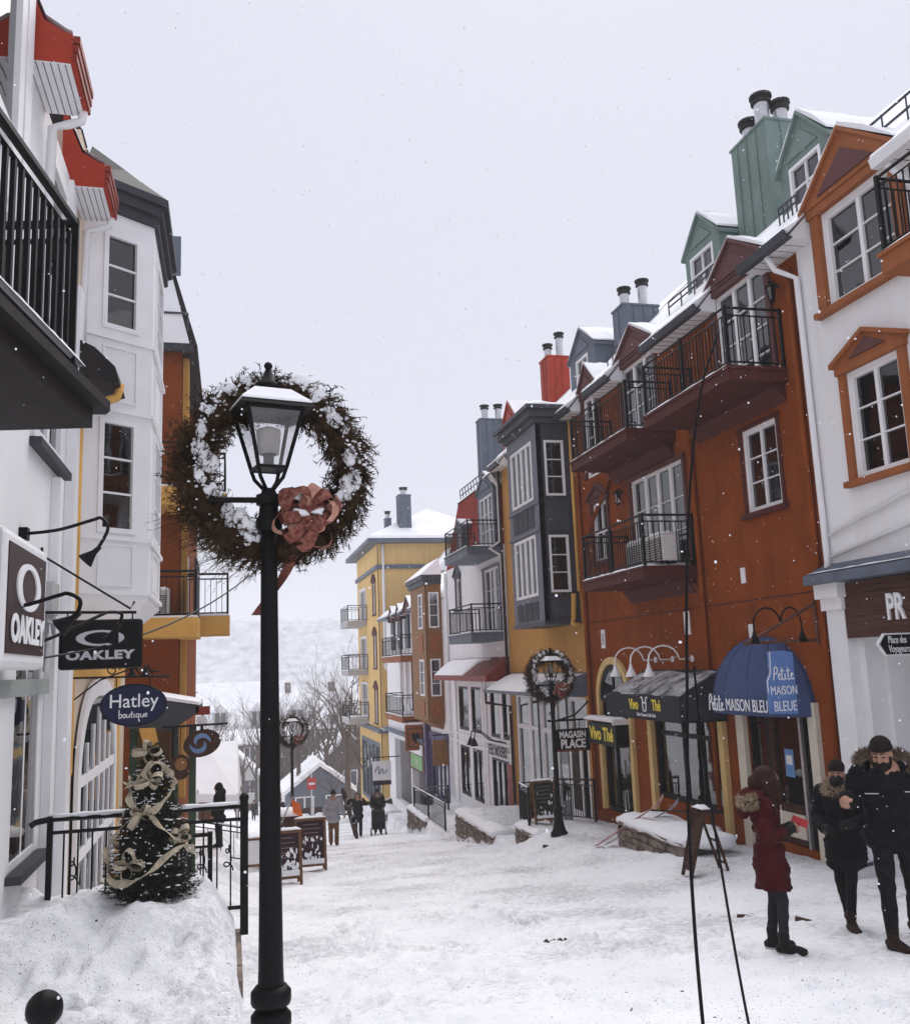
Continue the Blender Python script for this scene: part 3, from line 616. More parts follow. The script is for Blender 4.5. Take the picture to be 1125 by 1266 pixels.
# blue-dome shop entrance
M_IVORY = mat('ivory_pilaster', (0.66, 0.60, 0.50), 0.7, 0.06, 4, 0.08)
m = MB(R_); m.box(13.02, 13.23, 0.002, 0.09, -3.3, -0.8); m.box(15.17, 15.42, 0.002, 0.09, -3.4, -0.8); m.split('pilaster', M_IVORY, B)
window(B, R_, 14.55, 15.13, -3.1, -0.76, 1, 2, M_BLACK, fw=0.07, bar=0.05, rowz=[-1.2], glass=GLASS_SHOP, curt=False, name='shop_window')
dr = window(B, R_, 13.55, 14.54, -3.1, -0.76, 1, 2, M_DKWOOD, fw=0.13, bar=0.12, rowz=[-2.55], glass=GLASS_SHOP, curt=False, name='shop_door')
bx('kick_panel', M_IVORY, dr, 13.68, 14.41, -0.06, -0.01, -3.0, -2.62, R_); bx('door_edge', M_METAL, dr, 13.5, 13.56, -0.01, 0.05, -3.1, -0.8, R_); bx('notice', mat('notice_blue', (0.13, 0.28, 0.55), 0.5, 0.1), dr, 13.95, 14.2, -0.075, -0.07, -2.05, -1.6, R_)
bx('notice_text', M_WTRIM, dr, 13.99, 14.16, -0.0699, -0.068, -1.85, -1.7, R_)
window(B, R_, 13.27, 13.5, -3.1, -0.76, 1, 1, M_BLACK, fw=0.05, glass=GLASS_SHOP, curt=False, name='shop_window')
rooms(B, R_, 13.0, 15.6, [(-3.25, -0.7)], M_INT, 2.2)
for k in range(14):
    u = random.uniform(13.4, 15.0); z = random.choice((-2.9, -2.3, -1.7)); s = random.uniform(0.1, 0.3)
    bx('goods', random.choice(M_GOODS), B, u - s / 2, u + s / 2, -0.7 - s, -0.7, z, z + random.uniform(0.2, 0.45), R_)
# ------------------------------------------------------------ awnings and shop signs on it
M_AWN = mat('charcoal_awning_cloth', (0.035, 0.034, 0.044), 0.85, 0.15, 6, 0.2, 200)
M_BLUE = mat('blue_awning_cloth', (0.062, 0.088, 0.19), 0.8, 0.1, 5, 0.15, 200)
M_BLUE2 = mat('blue_sign_board', (0.13, 0.23, 0.50), 0.6, 0.08, 5, 0.05)
M_CHALK = mat('white_lettering', (0.85, 0.85, 0.86), 0.6, 0.02, 5, 0)
M_LIME = mat('yellow_lettering', (0.85, 0.68, 0.08), 0.5, 0.05, 5, 0)
def dust_mat():
    m = bpy.data.materials.new('wind_blown_snow'); m.use_nodes = True; n = m.node_tree; N = n.nodes; L = n.links; b = N['Principled BSDF']; o = N['Material Output']
    b.inputs['Base Color'].default_value = (0.8, 0.8, 0.83, 1); b.inputs['Roughness'].default_value = 0.9
    g = N.new('ShaderNodeNewGeometry'); t1 = N.new('ShaderNodeTexNoise'); t1.inputs['Scale'].default_value = 2.2; t1.inputs['Detail'].default_value = 9; t1.inputs['Roughness'].default_value = 0.68; L.new(g.outputs['Position'], t1.inputs['Vector'])
    r = N.new('ShaderNodeValToRGB'); r.color_ramp.elements[0].position = 0.36; r.color_ramp.elements[1].position = 0.66; r.color_ramp.elements[0].color = (0.08, 0.08, 0.08, 1); r.color_ramp.elements[1].color = (0.95, 0.95, 0.95, 1); L.new(t1.outputs[0], r.inputs[0])
    tr = N.new('ShaderNodeBsdfTransparent'); ms = N.new('ShaderNodeMixShader'); L.new(r.outputs[0], ms.inputs[0]); L.new(tr.outputs[0], ms.inputs[1]); L.new(b.outputs[0], ms.inputs[2]); L.new(ms.outputs[0], o.inputs[0]); return m
DUST = dust_mat()
A = thing('awning', 'black sloping shop awning dusted with snow under three white lamps', 'awning', (8.5, 17.4, -1.2))
a0, a1 = 15.75, 19.2
m = MB(R_).prism([(0.06, -0.27), (1.0, -0.76), (1.0, -1.2), (0.99, -1.2), (0.99, -0.775), (0.06, -0.285)], 0, a0, a1)
for u in (a0, a1 - 0.012): m.prism([(0.06, -0.27), (1.0, -0.76), (1.0, -1.2), (0.06, -1.2)], 0, u, u + 0.012)
m.build('awning_cloth', M_AWN, A)
m = MB(R_).tube([(a0, 1.0, -1.2), (a1, 1.0, -1.2)], 0.015); m.tube([(a0, 0.06, -1.2), (a0, 1.0, -1.2)], 0.015); m.build('awning_frame', M_BLACK, A)
sn = MB(R_); vs = []; q = 40
for i in range(q + 1):
    for j in range(7):
        t = j / 6; vs.append((a0 + 0.08 + (a1 - a0 - 0.2) * i / q, 0.1 + 0.85 * t, -0.292 - 0.443 * t + (0.006 if 0 < j < 6 else -0.012) + 0.03 * (float(vnoise(np.array([i * 0.16]), np.array([j * 0.5]), 4)[0]) - 0.42) + 0.008))
sn.add(vs, [(i * 7 + j, i * 7 + j + 1, (i + 1) * 7 + j + 1, (i + 1) * 7 + j) for i in range(q) for j in range(6)]); sn.build('snow', DUST, A, smooth=True)
xl = (0, -1, 0)
text('Vivo', 0.30, (7.992, 17.75, -0.93), xl, (0, 0, 1), M_LIME, 'lettering', A, sx=0.8, bold=0.004); text('Thé', 0.30, (7.992, 16.72, -0.93), xl, (0, 0, 1), M_LIME, 'lettering', A, sx=0.8, bold=0.004)
strokes([[(-.3, -.5), (-.4, 0), (-.35, .5), (-.55, .8), (-.7, .7)], [(.3, -.5), (.4, 0), (.35, .5), (.55, .8), (.7, .7)], [(-.3, -.5), (0, -.6), (.3, -.5)], [(-.35, .4), (0, .2), (.35, .4)]], (7.99, 17.24, -0.93), xl, (0, 0, 1), 0.2, 0.012, M_CHALK, A, 'emblem')
text('Thés Tisanes Café Chai', 0.09, (7.992, 17.2, -1.12), xl, (0, 0, 1), M_CHALK, 'lettering', A)
def lamp_arm(u, z, mt, lab, f=R_, out=0.75, drop=0.42, grp=None, rise=0.28, sh=0.12):
    t = thing('gooseneck_lamp', lab, 'lamp', f(u, 0, z), grp)
    MB(f).lathe([(0.06, 0), (0.06, 0.02)], (0, 0, 0), 10)
    m = MB(f).tube([(u, 0.002, z), (u, 0.03, z)], 0.065, 10); m.build('wall_plate', mt, t)
    pts = [(u, 0.02, z), (u + 0.02, out * 0.3, z + 0.0)] + [(u + 0.04, out * 0.3 + out * 0.35 * (1 - math.cos(a)), z + rise * math.sin(a)) for a in [PI * k / 8 for k in range(1, 9)]] + [(u + 0.04, out, z - drop * 0.3)]
    MB(f).tube(pts, 0.018, 6).build('arm', mt, t, smooth=True)
    x, y, zz = f(u + 0.04, out, z - drop * 0.3)
    MB().lathe([(0.025, 0.04), (0.03, 0), (0.05, -0.06), (sh, -0.2), (sh * 1.05, -0.22), (sh * 0.9, -0.21), (0.03, -0.05)], (x, y, zz), 14).build('shade', mt, t, smooth=True)
    return t
for u, l in ((18.65, 'white gooseneck lamp over black awning, nearest the yellow arch'), (17.85, 'white gooseneck lamp over black awning, middle of three'), (17.0, 'white gooseneck lamp over black awning, nearest the blue dome')):
    lamp_arm(u, -0.05, M_WTRIM, l, grp='white lamps over the tea shop awning', out=0.95, drop=0.35)
# box sign in the arch
S = thing('shop_sign', 'black box sign with yellow lettering across the arched tea shop door', 'sign', R_(21.0, 0.15, -1.8))
bx('sign_box', M_BLACK, S, 20.15, 21.85, 0.051, 0.42, -2.0, -1.5, R_, 0.01); text('Vivo Thé', 0.42, (8.572, 21.0, -1.76), xl, (0, 0, 1), M_LIME, 'lettering', S, sx=0.92, bold=0.012)
m = MB(R_); m.box(20.1, 21.9, 0.1, 0.5, -1.44, -1.4); m.box(20.1, 20.14, 0.1, 0.5, -1.5, -1.44); m.build('sign_frame', M_WTRIM, S)
snow_slab('snow', S, R_, 20.12, 21.88, 0.1, 0.5, -1.4, 0.05)
# half-dome awning
A = thing('dome_awning', 'blue half-dome cloth awning lettered in white over the glass door', 'awning', (8.9, 14.5, -0.9))
cu_, rz_, ry_, rx_, zb_ = 14.45, 1.15, 1.36, 0.62, -0.86
def dome(sc, n=28, k=12, lo=True):
    vs = [(cu_, 0.01 + rx_ * 0.0, zb_ + rz_ * sc)]
    for j in range(1, k + 1):
        th = PI / 2 * j / k
        for i in range(n + 1):
            ph = PI * i / n; sq = 1.0 + 0.0 * math.sin(ph)
            cx, sx_ = math.cos(ph), math.sin(ph); e = 0.85
            vs.append((cu_ + ry_ * sc * math.sin(th) * math.copysign(abs(cx) ** e, cx), 0.01 + rx_ * sc * math.sin(th) * abs(sx_) ** e, zb_ + rz_ * sc * math.cos(th)))
    W = n + 1; fs = [(0, 1 + i, 2 + i) for i in range(n)] + [(1 + (j - 1) * W + i, 1 + (j - 1) * W + i + 1, 1 + j * W + i + 1, 1 + j * W + i) for j in range(1, k) for i in range(n)]
    return vs, fs, W, k
vs, fs, W_, k_ = dome(1.0); low = [1 + (k_ - 1) * W_ + i for i in range(W_)]; b0 = len(vs); vs += [(vs[i][0], vs[i][1], zb_ - 0.16) for i in low]; fs += [(low[i], low[i + 1], b0 + i + 1, b0 + i) for i in range(W_ - 1)]
o = MB(R_).add(vs, fs).build('awning_cloth', M_BLUE, A, smooth=True); so = o.modifiers.new('thick', 'SOLIDIFY'); so.thickness = 0.012
m = MB(R_)
for i in range(0, W_, 4): m.tube([(vs[1 + j * W_ + i][0], vs[1 + j * W_ + i][1] + 0.004, vs[1 + j * W_ + i][2] + 0.004) for j in range(k_)], 0.006, 4)
m.build('awning_seam', mat('navy_seam', (0.06, 0.09, 0.22), 0.8), A)
PET = [[(0, 0), (.12, .9), (.3, 1.0), (.36, .75), (.22, .5), (.06, .48)], [(.4, .3), (.55, .36), (.55, .5), (.44, .48), (.42, .2), (.55, .05), (.68, .15)], [(.75, .95), (.72, .2), (.82, .02), (.92, .1)], [(.62, .68), (.92, .72)], [(1.0, .5), (1.0, .1), (1.12, .05)], [(1.02, .72)], [(1.28, .95), (1.25, .2), (1.35, .02), (1.45, .1)], [(1.14, .68), (1.45, .72)], [(1.5, .3), (1.65, .36), (1.65, .5), (1.54, .48), (1.52, .2), (1.65, .05), (1.8, .15)]]
strokes(PET, (8.355, 15.3, -0.97), xl, (0, 0, 1), 0.28, 0.012, M_CHALK, A); text('MAISON BLEUE', 0.29, (8.36, 14.03, -0.86), xl, (0, 0, 1), M_CHALK, 'lettering', A, sx=0.72)
# bracket, its lamps and the hanging board
S = thing('hanging_sign', 'bright blue hanging board lettered in white below a copper bracket', 'sign', (8.45, 12.85, -0.3))
M_COPPER = mat('copper_bracket', (0.17, 0.075, 0.05), 0.45, 0.2, 8, 0.1, metal=0.4)
m = MB(R_).tube([(12.85, 0.01, 0.18), (12.85, 1.32, 0.16)], 0.025, 6); m.tube([(12.85, 0.01, 0.75), (12.85, 1.25, 0.17)], 0.028, 6); m.tube([(12.85, 0.02, 0.1), (12.85, 0.02, 0.82)], 0.03, 6); m.build('bracket', M_COPPER, S)
sb = MB(ident).prism([(8.02, -0.92), (8.5, -0.94), (8.5, 0.0), (8.32, 0.03), (8.08, 0.02), (8.08, -0.3), (8.02, -0.42)], 1, 12.83, 12.87).build('board', M_BLUE2, S)
strokes([[(8.1, .02), (8.08, -.3), (8.02, -.42), (8.02, -.6)]], (0, 12.826, 0), (1, 0, 0), (0, 0, 1), 1.0, 0.008, M_CHALK, S, 'outline')
strokes(PET, (8.13, 12.824, -0.42), (1, 0, 0), (0, 0, 1), 0.2, 0.009, M_CHALK, S); text('MAISON', 0.19, (8.29, 12.825, -0.58), (1, 0, 0), (0, 0, 1), M_CHALK, 'lettering', S, sx=0.66); text('BLEUE', 0.22, (8.29, 12.825, -0.82), (1, 0, 0), (0, 0, 1), M_CHALK, 'lettering', S, sx=0.66)
m = MB(); m.tube([(8.1, 12.85, 0.0), (8.1, 12.85, 0.17)], 0.006, 4); m.tube([(8.42, 12.85, 0.0), (8.42, 12.85, 0.17)], 0.006, 4); m.build('chain', M_BLACK, S)
for s, l in ((-1, 'black gooseneck spot on the copper bracket, pointing at the dome'), (1, 'black gooseneck spot on the copper bracket, on the wall side')):
    t = thing('spot_lamp', l, 'lamp', (8.35, 12.85, 0.4), 'spots on the copper bracket'); x0 = 8.36; x1 = 8.36 + s * 0.42 - 0.06
    pts = [(x0, 12.85, 0.44)] + [(x0 + (x1 - x0) * (0.5 - 0.5 * math.cos(a)), 12.85, 0.44 + 0.26 * math.sin(a)) for a in [PI * k / 8 for k in range(1, 9)]] + [(x1, 12.85, 0.3)]
    MB().tube(pts, 0.015, 6).build('arm', M_BLACK, t, smooth=True); MB().lathe([(0.02, 0.02), (0.035, -0.04), (0.085, -0.17), (0.03, -0.06)], (x1, 12.85, 0.32), 12).build('shade', M_BLACK, t, smooth=True)
# wall lanterns and heat pumps
def lantern(p, lab, out=(-1, 0)):
    t = thing('wall_lantern', lab, 'lantern', p, 'black carriage lanterns on the russet wall'); x, y, z = p
    MB().tube([(x, y, z + 0.1), (x + out[0] * 0.12, y, z + 0.22), (x + out[0] * 0.16, y, z + 0.16)], 0.014, 6).build('bracket', M_BLACK, t)
    q = x + out[0] * 0.16
    m = MB().lathe([(0.01, 0.2), (0.03, 0.17), (0.11, 0.1), (0.11, 0.085)], (q, y, z), 6); m.lathe([(0.03, -0.19), (0.06, -0.16), (0.055, -0.13)], (q, y, z), 6)
    for k in range(6): a = PI / 3 * k; m.tube([(q + 0.085 * math.cos(a), y + 0.085 * math.sin(a), z + 0.09), (q + 0.055 * math.cos(a), y + 0.055 * math.sin(a), z - 0.14)], 0.008, 4)
    m.split('lantern_piece', M_BLACK, t); MB().lathe([(0.05, -0.13), (0.08, 0.085)], (q, y, z), 6).build('lantern_glass', GLASS_SHOP, t)
lantern((9.0, 12.95, 6.0), 'black lantern on russet wall beside the top right balcony door'); lantern((9.0, 19.75, 3.75), 'black lantern on russet wall between the pedimented window and balcony doors')
def heat_pump(c, lab, f=R_, w=0.8, h=0.6, d=0.3, grille=1):
    u, v, z = c; t = thing('air_conditioner', lab, 'air conditioner', f(u, v, z))
    bx('casing', mat('unit_casing', (0.62, 0.61, 0.58), 0.6, 0.06), t, u - w / 2, u + w / 2, v - d / 2, v + d / 2, z + 0.05, z + h, f, 0.02)
    m = MB(f).box(u - w / 2 + 0.05, u - w / 2 + 0.12, v - d / 2, v + d / 2, z, z + 0.05); m.box(u + w / 2 - 0.12, u + w / 2 - 0.05, v - d / 2, v + d / 2, z, z + 0.05); m.build('foot', M_BLACK, t)
    m = MB(f)
    for k in range(9): m.box(u - w / 2 + 0.06, u + w / 2 - 0.06, v + d / 2, v + d / 2 + 0.012, z + 0.1 + k * 0.05, z + 0.12 + k * 0.05)
    m.build('grille', M_SLDK, t); snow_slab('snow', t, f, u - w / 2, u + w / 2, v - d / 2, v + d / 2, z + h, 0.06)
heat_pump((18.0, 0.5, 1.83), 'snow-topped outdoor unit on the middle russet balcony, nearer the pedimented window'); heat_pump((16.95, 0.55, 1.83), 'snow-topped outdoor unit at the near end of the middle russet balcony')
# planter with skis goes with the street furniture below

# ------------------------------------------------------------ right edge: white building
B = thing('white_building', 'white stucco building with orange-framed pedimented windows at the right edge', 'building', (9.0, 8.5, -2.6))
ops = [(10.36, 11.5, 2.47, 4.1), (10.1, 11.68, 5.2, 6.75), (7.2, 8.6, 2.47, 4.1), (7.0, 8.6, 5.2, 6.75), (5.5, 11.78, -2.95, 0.16)]
wall(B, R_, 4.0, 12.4, -4.0, 6.98, ops, M_WHITE); body(B, R_, 4.0, 12.4, -4.0, 6.98, M_WHITE); rooms(B, R_, 4.2, 12.3, [(1.5, 4.5), (4.6, 6.95)])
main_roof(B, R_, 3.5, 12.29, 6.99, M_SLDK)
for a, b in ((10.36, 11.5), (7.2, 8.6)): window(B, R_, a, b, 2.47, 4.1, 2, 3, fw=0.1, ubar=0.07, bar=0.02, curt=False); curtain(R_, B, a, b, 2.5, 4.1, -0.36); surround(B, R_, a, b, 2.47, 4.1, M_RUST, 0.14, 0.06, ped=0.36, panel=M_MAUVE)
for a, b in ((10.1, 11.68), (7.0, 8.6)): window(B, R_, a, b, 5.2, 6.75, 2, 3, fw=0.11, ubar=0.08, bar=0.02, curt=False); curtain(R_, B, a, b, 5.2, 6.75, -0.36); surround(B, R_, a, b, 5.2, 6.75, M_RUST, 0.2, 0.08, sill=True); gable(B, R_, a - 0.25, b + 0.25, 6.89, 7.72, 0.14, -2.2, M_RUST, 0.06, face=M_MAUVE)
eave(B, R_, 11.95, 13.3, 6.52, 0.5, M_SLDK, snow=0.05); eave(B, R_, 8.9, 9.83, 6.52, 0.5); eave(B, R_, 4.0, 6.7, 6.52, 0.5)
pipe(B, R_, [(12.6, 0.42, 6.45), (12.58, 0.3, 6.22), (12.36, 0.07, 6.0), (12.33, 0.07, 1.35), (12.3, 0.12, 1.2)], 0.05)
pipe(B, R_, [(9.7, 0.42, 6.45), (9.66, 0.3, 6.3), (9.62, 0.08, 6.1), (9.6, 0.07, 1.4)], 0.05)
for z0, z1 in ((1.75, 3.05), (1.42, 2.35)): pipe(B, R_, [(12.25, 0.05, z0), (8.6, 0.05, z0 + (z1 - z0) * 0.55), (5.0, 0.05, z1)], 0.03, name='conduit')
balcony(B, R_, 6.2, 9.35, 1.0, 4.95, M_RUST, 0.28)
c = MB(R_).prism([(0.002, 1.0), (0.42, 1.0), (0.42, 1.14), (0.002, 1.32)], 0, 3.9, 12.5).build('cornice', M_SLATE, B); snow_slab('snow', c, R_, 9.5, 12.4, 0.3, 0.41, 1.165, 0.02, nv=2)
for k in range(5): bx('sign_board', M_PLANK, B, 8.2, 11.92, 0.12, 0.16, 0.17 + k * 0.163, 0.17 + k * 0.163 + 0.157, R_)
m = MB(R_).box(11.94, 12.36, 0.002, 0.16, -3.4, 0.6); m.box(11.9, 12.4, 0.002, 0.22, 0.601, 0.78); m.box(11.86, 12.42, 0.002, 0.3, 0.781, 0.998); m.build('pilaster', M_WTRIM, B)
text('PR', 0.5, (8.832, 11.0, 0.55), xl, (0, 0, 1), M_CHALK, 'lettering', B, ext=0.02, align='LEFT', sx=0.62, bold=0.012)
m = MB(R_).box(5.5, 11.78, -2.3, -2.2, -3.2, 0.2); m.box(11.7, 11.78, -2.2, -0.301, -3.2, 0.15); m.build('porch_wall', M_WHITE, B); bx('porch_ceiling', M_WTRIM, B, 5.5, 11.7, -2.2, -0.301, 0.1, 0.15, R_)
bx('porch_door', M_DKWOOD, B, 8.6, 9.9, -2.2, -2.15, -3.0, -0.4, R_)
dormer(B, R_, 12.32, 13.75, 7.2, 8.66, 9.45, -0.8, -4.6, M_GREEN, (12.55, 13.45), (7.72, 8.6))
sg = MB(R_)
for h in (0.3, 0.5): sg.tube([(8.0, -0.3, 7.25 + h), (11.6, -0.3, 7.25 + h)], 0.022, 5)
for k in range(8): sg.tube([(8.0 + k * 0.5, -0.3, 7.15), (8.0 + k * 0.5, -0.3, 7.77)], 0.018, 4)
sg.build('snow_guard', M_SLDK, B)
# arrow-ended street sign
S = thing('street_sign', 'black arrow-ended street sign with white edge by the white building', 'sign', (8.3, 10.6, 0.0))
pl = [(8.3, 0.06), (8.41, 0.2), (9.4, 0.2), (9.4, -0.1), (8.41, -0.1)]
MB().prism(pl, 1, 10.6, 10.63).build('sign_edge', M_CHALK, S); MB().prism([(8.335, 0.06), (8.425, 0.178), (9.38, 0.178), (9.38, -0.078), (8.425, -0.078)], 1, 10.592, 10.599).build('sign_face', M_BLACK, S)
text('Place des', 0.14, (8.46, 10.588, 0.11), (1, 0, 0), (0, 0, 1), M_CHALK, 'lettering', S, align='LEFT', sx=0.55); text('Voyageurs', 0.14, (8.46, 10.588, -0.01), (1, 0, 0), (0, 0, 1), M_CHALK, 'lettering', S, align='LEFT', sx=0.55)
MB().tube([(8.9, 10.61, 0.2), (8.9, 10.61, 0.42), (9.05, 10.61, 0.42)], 0.02, 6).build('hanger', M_BLACK, S)

# ------------------------------------------------------------ ochre building with the grey bay
B = thing('ochre_building', 'ochre stucco building with a tall slate-grey bay above a white shopfront', 'building', (9.0, 26.1, -4.5))
wall(B, R_, 22.66, 29.55, -6.2, 6.98, [(22.95, 29.2, -4.55, -0.95), (23.3, 28.3, 1.3, 6.3)], M_YEL); body(B, R_, 22.66, 29.55, -6.2, 6.98, M_YEL); rooms(B, R_, 22.8, 29.4, [(1.0, 3.7), (3.8, 6.9)])
main_roof(B, R_, 22.71, 29.6, 6.99, M_SLDK); eave(B, R_, 28.6, 29.6, 6.55, 0.45, M_SLDK)
# bay: street face at v=1.0, camera-facing side at u=22.95
bay = MB(R_)
fr = 0.16
wins = [(1.55, 3.3), (4.35, 6.05)]
wall(B, R_, 22.95, 25.6, 1.05, 6.4, [(23.35, 25.25, 4.35, 6.0), (23.35, 25.25, 1.75, 3.4)], M_BAYGREY, 'bay_wall', 0.85, 1.0)
fs_ = lambda u, v, z: (u, 22.95 - v, z)   # side face: u is world x, v out towards the camera
wall(B, fs_, 8.001, 8.99, 1.05, 6.4, [(8.22, 8.78, 4.45, 5.95), (8.22, 8.78, 1.75, 3.3)], M_BAYDK, 'bay_wall', -0.15, 0.0)  # near side of the grey bay: its shade is put into a darker colour
wall(B, lambda u, v, z: (u, 25.6 + v, z), 8.001, 8.99, 1.05, 6.4, [], M_BAYGREY, 'bay_wall', -0.15, 0.0)
for z0, z1 in ((4.35, 6.0), (1.75, 3.4)):
    window(B, R_, 23.35, 25.25, z0, z1, 4, 1, colu=[23.85, 24.3, 24.75], vf=1.02, fw=0.08, ubar=0.1, curt=True)
    window(B, fs_, 8.22, 8.78, z0 + 0.05, z1 - 0.07, 1, 3, vf=0.02, fw=0.06, bar=0.025, curt=True)
for z0, z1 in ((3.62, 4.18), (1.12, 1.6)):
    for k in range(4): bx('bay_panel', M_BAYDK, B, 23.4 + k * 0.48, 23.4 + k * 0.48 + 0.38, 1.001, 1.02, z0, z1, R_)
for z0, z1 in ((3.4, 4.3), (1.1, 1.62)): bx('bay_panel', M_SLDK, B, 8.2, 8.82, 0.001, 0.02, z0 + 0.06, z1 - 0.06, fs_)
m = MB(R_)
for z in (3.5, 4.24): m.box(22.93, 25.62, 1.001, 1.05, z - 0.04, z + 0.04)
m.build('bay_band', M_BAYGREY, B)
bx('bay_floor', M_SLDK, B, 22.9, 25.65, 0.001, 1.03, 0.95, 1.049, R_)
m = MB(R_); m.box(22.85, 25.7, 0.001, 1.1, 6.401, 6.55); m.box(22.75, 25.8, 0.001, 1.22, 6.551, 6.75); m.box(22.65, 25.9, 0.001, 1.32, 6.751, 6.86); m.build('bay_cornice', M_SLDK, B)
snow_slab('snow', B, R_, 22.7, 25.85, 0.1, 1.27, 6.861, 0.12)
eave(B, R_, 26.0, 27.6, 6.55, 0.4, M_SLDK)
dormer(B, R_, 22.75, 24.65, 7.3, 8.7, 9.42, -0.8, -3.2, M_SLATE, (23.25, 24.15), (7.7, 8.6))
chimney(B, R_, 27.6, 28.4, -1.95, -1.2, 7.6, 10.0, M_RED, [(28.1, -1.4, 0.35, 0.12), (27.9, -1.75, 0.7, 0.12)], 0.24)
pipe(B, R_, [(22.78, 0.07, 6.5), (22.78, 0.07, 1.8)], 0.05, M_GOLD); pipe(B, R_, [(22.85, 0.2, 1.75), (22.9, 0.22, 1.1), (22.82, 0.3, 0.95), (22.74, 0.1, 0.9)], 0.07, M_GOLD)
# white shopfront, metal canopy
window(B, R_, 23.0, 29.15, -4.5, -0.97, 5, 2, M_WTRIM, fw=0.12, ubar=0.22, bar=0.14, rowz=[-2.0], glass=GLASS_SHOP, curt=False, name='shop_window')
rooms(B, R_, 22.8, 29.4, [(-4.6, -0.9)], M_INTW, 2.6)
bx('shop_door', M_WTRIM, B, 23.4, 24.3, 0.0, 0.04, -4.45, -2.1, R_); bx('door_glass', M_INT, B, 23.55, 24.1, 0.041, 0.05, -3.9, -2.3, R_)
m = MB(R_)
for u in (24.35, 26.8): m.box(u - 0.02, u + 0.02, 0.0, 0.05, -4.5, -1.0)
m.build('mullion', M_SLDK, B)
cn = MB(R_).prism([(0.002, -0.32), (1.0, -0.82), (1.0, -0.92), (0.002, -0.92)], 0, 22.75, 29.4).build('canopy', M_SLATE, B)
sn = MB(R_); vs = []; q = 40
for i in range(q + 1):
    for j in range(5): vs.append((22.85 + 6.3 * i / q, 0.05 + 0.95 * j / 4, -0.345 - 0.475 * j / 4 + (0.05 * random.uniform(0.5, 1.3) if 0 < j < 4 else 0.0) - (0.1 if i < 14 and j > 1 else 0)))
sn.add(vs, [(i * 5 + j, i * 5 + j + 1, (i + 1) * 5 + j + 1, (i + 1) * 5 + j) for i in range(q) for j in range(4)]); sn.build('snow', SNOW, cn, smooth=True)
pipe(B, R_, [(29.3, 0.95, -0.9), (29.5, 0.9, -1.25), (29.45, 0.1, -1.4), (29.45, 0.08, -4.5)], 0.05, M_DKWOOD)
S = thing('hanging_sign', 'black two-line hanging sign on an iron bracket beside the russet corner', 'sign', (8.5, 22.75, -2.0))
bx('board', M_BLACK, S, 8.03, 8.97, 22.73, 22.77, -2.28, -1.72); text('MAGASIN', 0.225, (8.50, 22.722, -1.87), (1, 0, 0), (0, 0, 1), M_CHALK, 'lettering', S, sx=0.74, bold=0.008); text('PLACE', 0.30, (8.50, 22.722, -2.1), (1, 0, 0), (0, 0, 1), M_CHALK, 'lettering', S, sx=0.78, bold=0.012)
bx('underline', M_RUST, S, 8.03, 8.83, 22.72, 22.729, -2.265, -2.24)
m = MB(); m.tube([(7.85, 22.75, -1.5), (8.98, 22.75, -1.5)], 0.028, 6); m.tube([(8.1, 22.75, -1.5), (8.6, 22.75, -1.38), (8.98, 22.75, -1.05)], 0.022, 6); m.tube([(8.1, 22.75, -1.5), (8.1, 22.75, -1.72)], 0.01, 4); m.tube([(8.7, 22.75, -1.5), (8.7, 22.75, -1.72)], 0.01, 4); m.build('bracket', M_BLACK, S)
# ------------------------------------------------------------ white building with the red mansard
B = thing('mansard_building', 'white building with steep red mansard roof and two black-railed balconies', 'building', (9.0, 34.0, -5.2))
sh = [(35.4, 36.95), (33.5, 34.95), (31.1, 32.25), (29.8, 30.75)]
ops = [(a, b, -2.55, -0.85) for a, b in sh] + [(35.4, 36.95, -5.05, -3.15), (33.5, 34.95, -5.05, -3.15), (30.2, 32.3, -5.1, -3.25), (30.3, 32.3, 1.12, 3.35), (35.9, 36.6, 2.2, 3.45)]
wall(B, R_, 29.56, 38.4, -7.2, 4.0, ops, M_WHITE); body(B, R_, 29.56, 38.4, -7.2, 4.0, M_WHITE); rooms(B, R_, 29.7, 38.2, [(0.9, 3.9)]); rooms(B, R_, 29.7, 38.2, [(-5.2, -3.0), (-2.9, -0.6)], M_INTW, 2.4)
for a, b in sh: window(B, R_, a, b, -2.55, -0.85, 1, 1, M_BLACK, fw=0.1, glass=GLASS_SHOP, curt=False)
for a, b in ((35.4, 36.95), (33.5, 34.95)): window(B, R_, a, b, -5.05, -3.15, 2, 1, M_BLACK, fw=0.1, ubar=0.08, glass=GLASS_SHOP, curt=False, name='shop_window')
window(B, R_, 30.2, 32.3, -5.1, -3.25, 3, 1, M_BLACK, fw=0.09, ubar=0.09, glass=GLASS_SHOP, curt=False, name='shop_door')
bx('banner', M_REDDK, B, 29.6, 30.15, 0.05, 0.09, -4.9, -3.3, R_)
m = MB(R_)
for u in (29.66, 32.75, 33.1, 37.3, 38.3): m.box(u - 0.09, u + 0.09, 0.002, 0.07, -5.4, -0.5)
for z in (-2.72, -3.0): m.box(29.57, 38.39, 0.071, 0.09, z - 0.03, z + 0.03)
m.build('shopfront_trim', M_WTRIM, B)
for k in range(22):
    u = random.choice(((30.3, 32.2), (33.6, 34.8), (35.5, 36.8))); u = random.uniform(*u); z = random.choice((-5.0, -4.4, -2.4, -1.8)); s = random.uniform(0.12, 0.3)
    bx('goods', random.choice(M_GOODS), B, u - s / 2, u + s / 2, -0.6 - s, -0.6, z, z + random.uniform(0.2, 0.5), R_)
text('EELL MOUERS', 0.5, (8.9, 31.2, -2.98), xl, (0, 0, 1), M_BLACK, 'lettering', B, sx=0.72, bold=0.01)
cn = MB(R_).prism([(0.002, 0.22), (0.85, -0.4), (0.85, -0.58), (0.002, -0.58)], 0, 29.6, 37.7).build('canopy', M_REDDK, B)
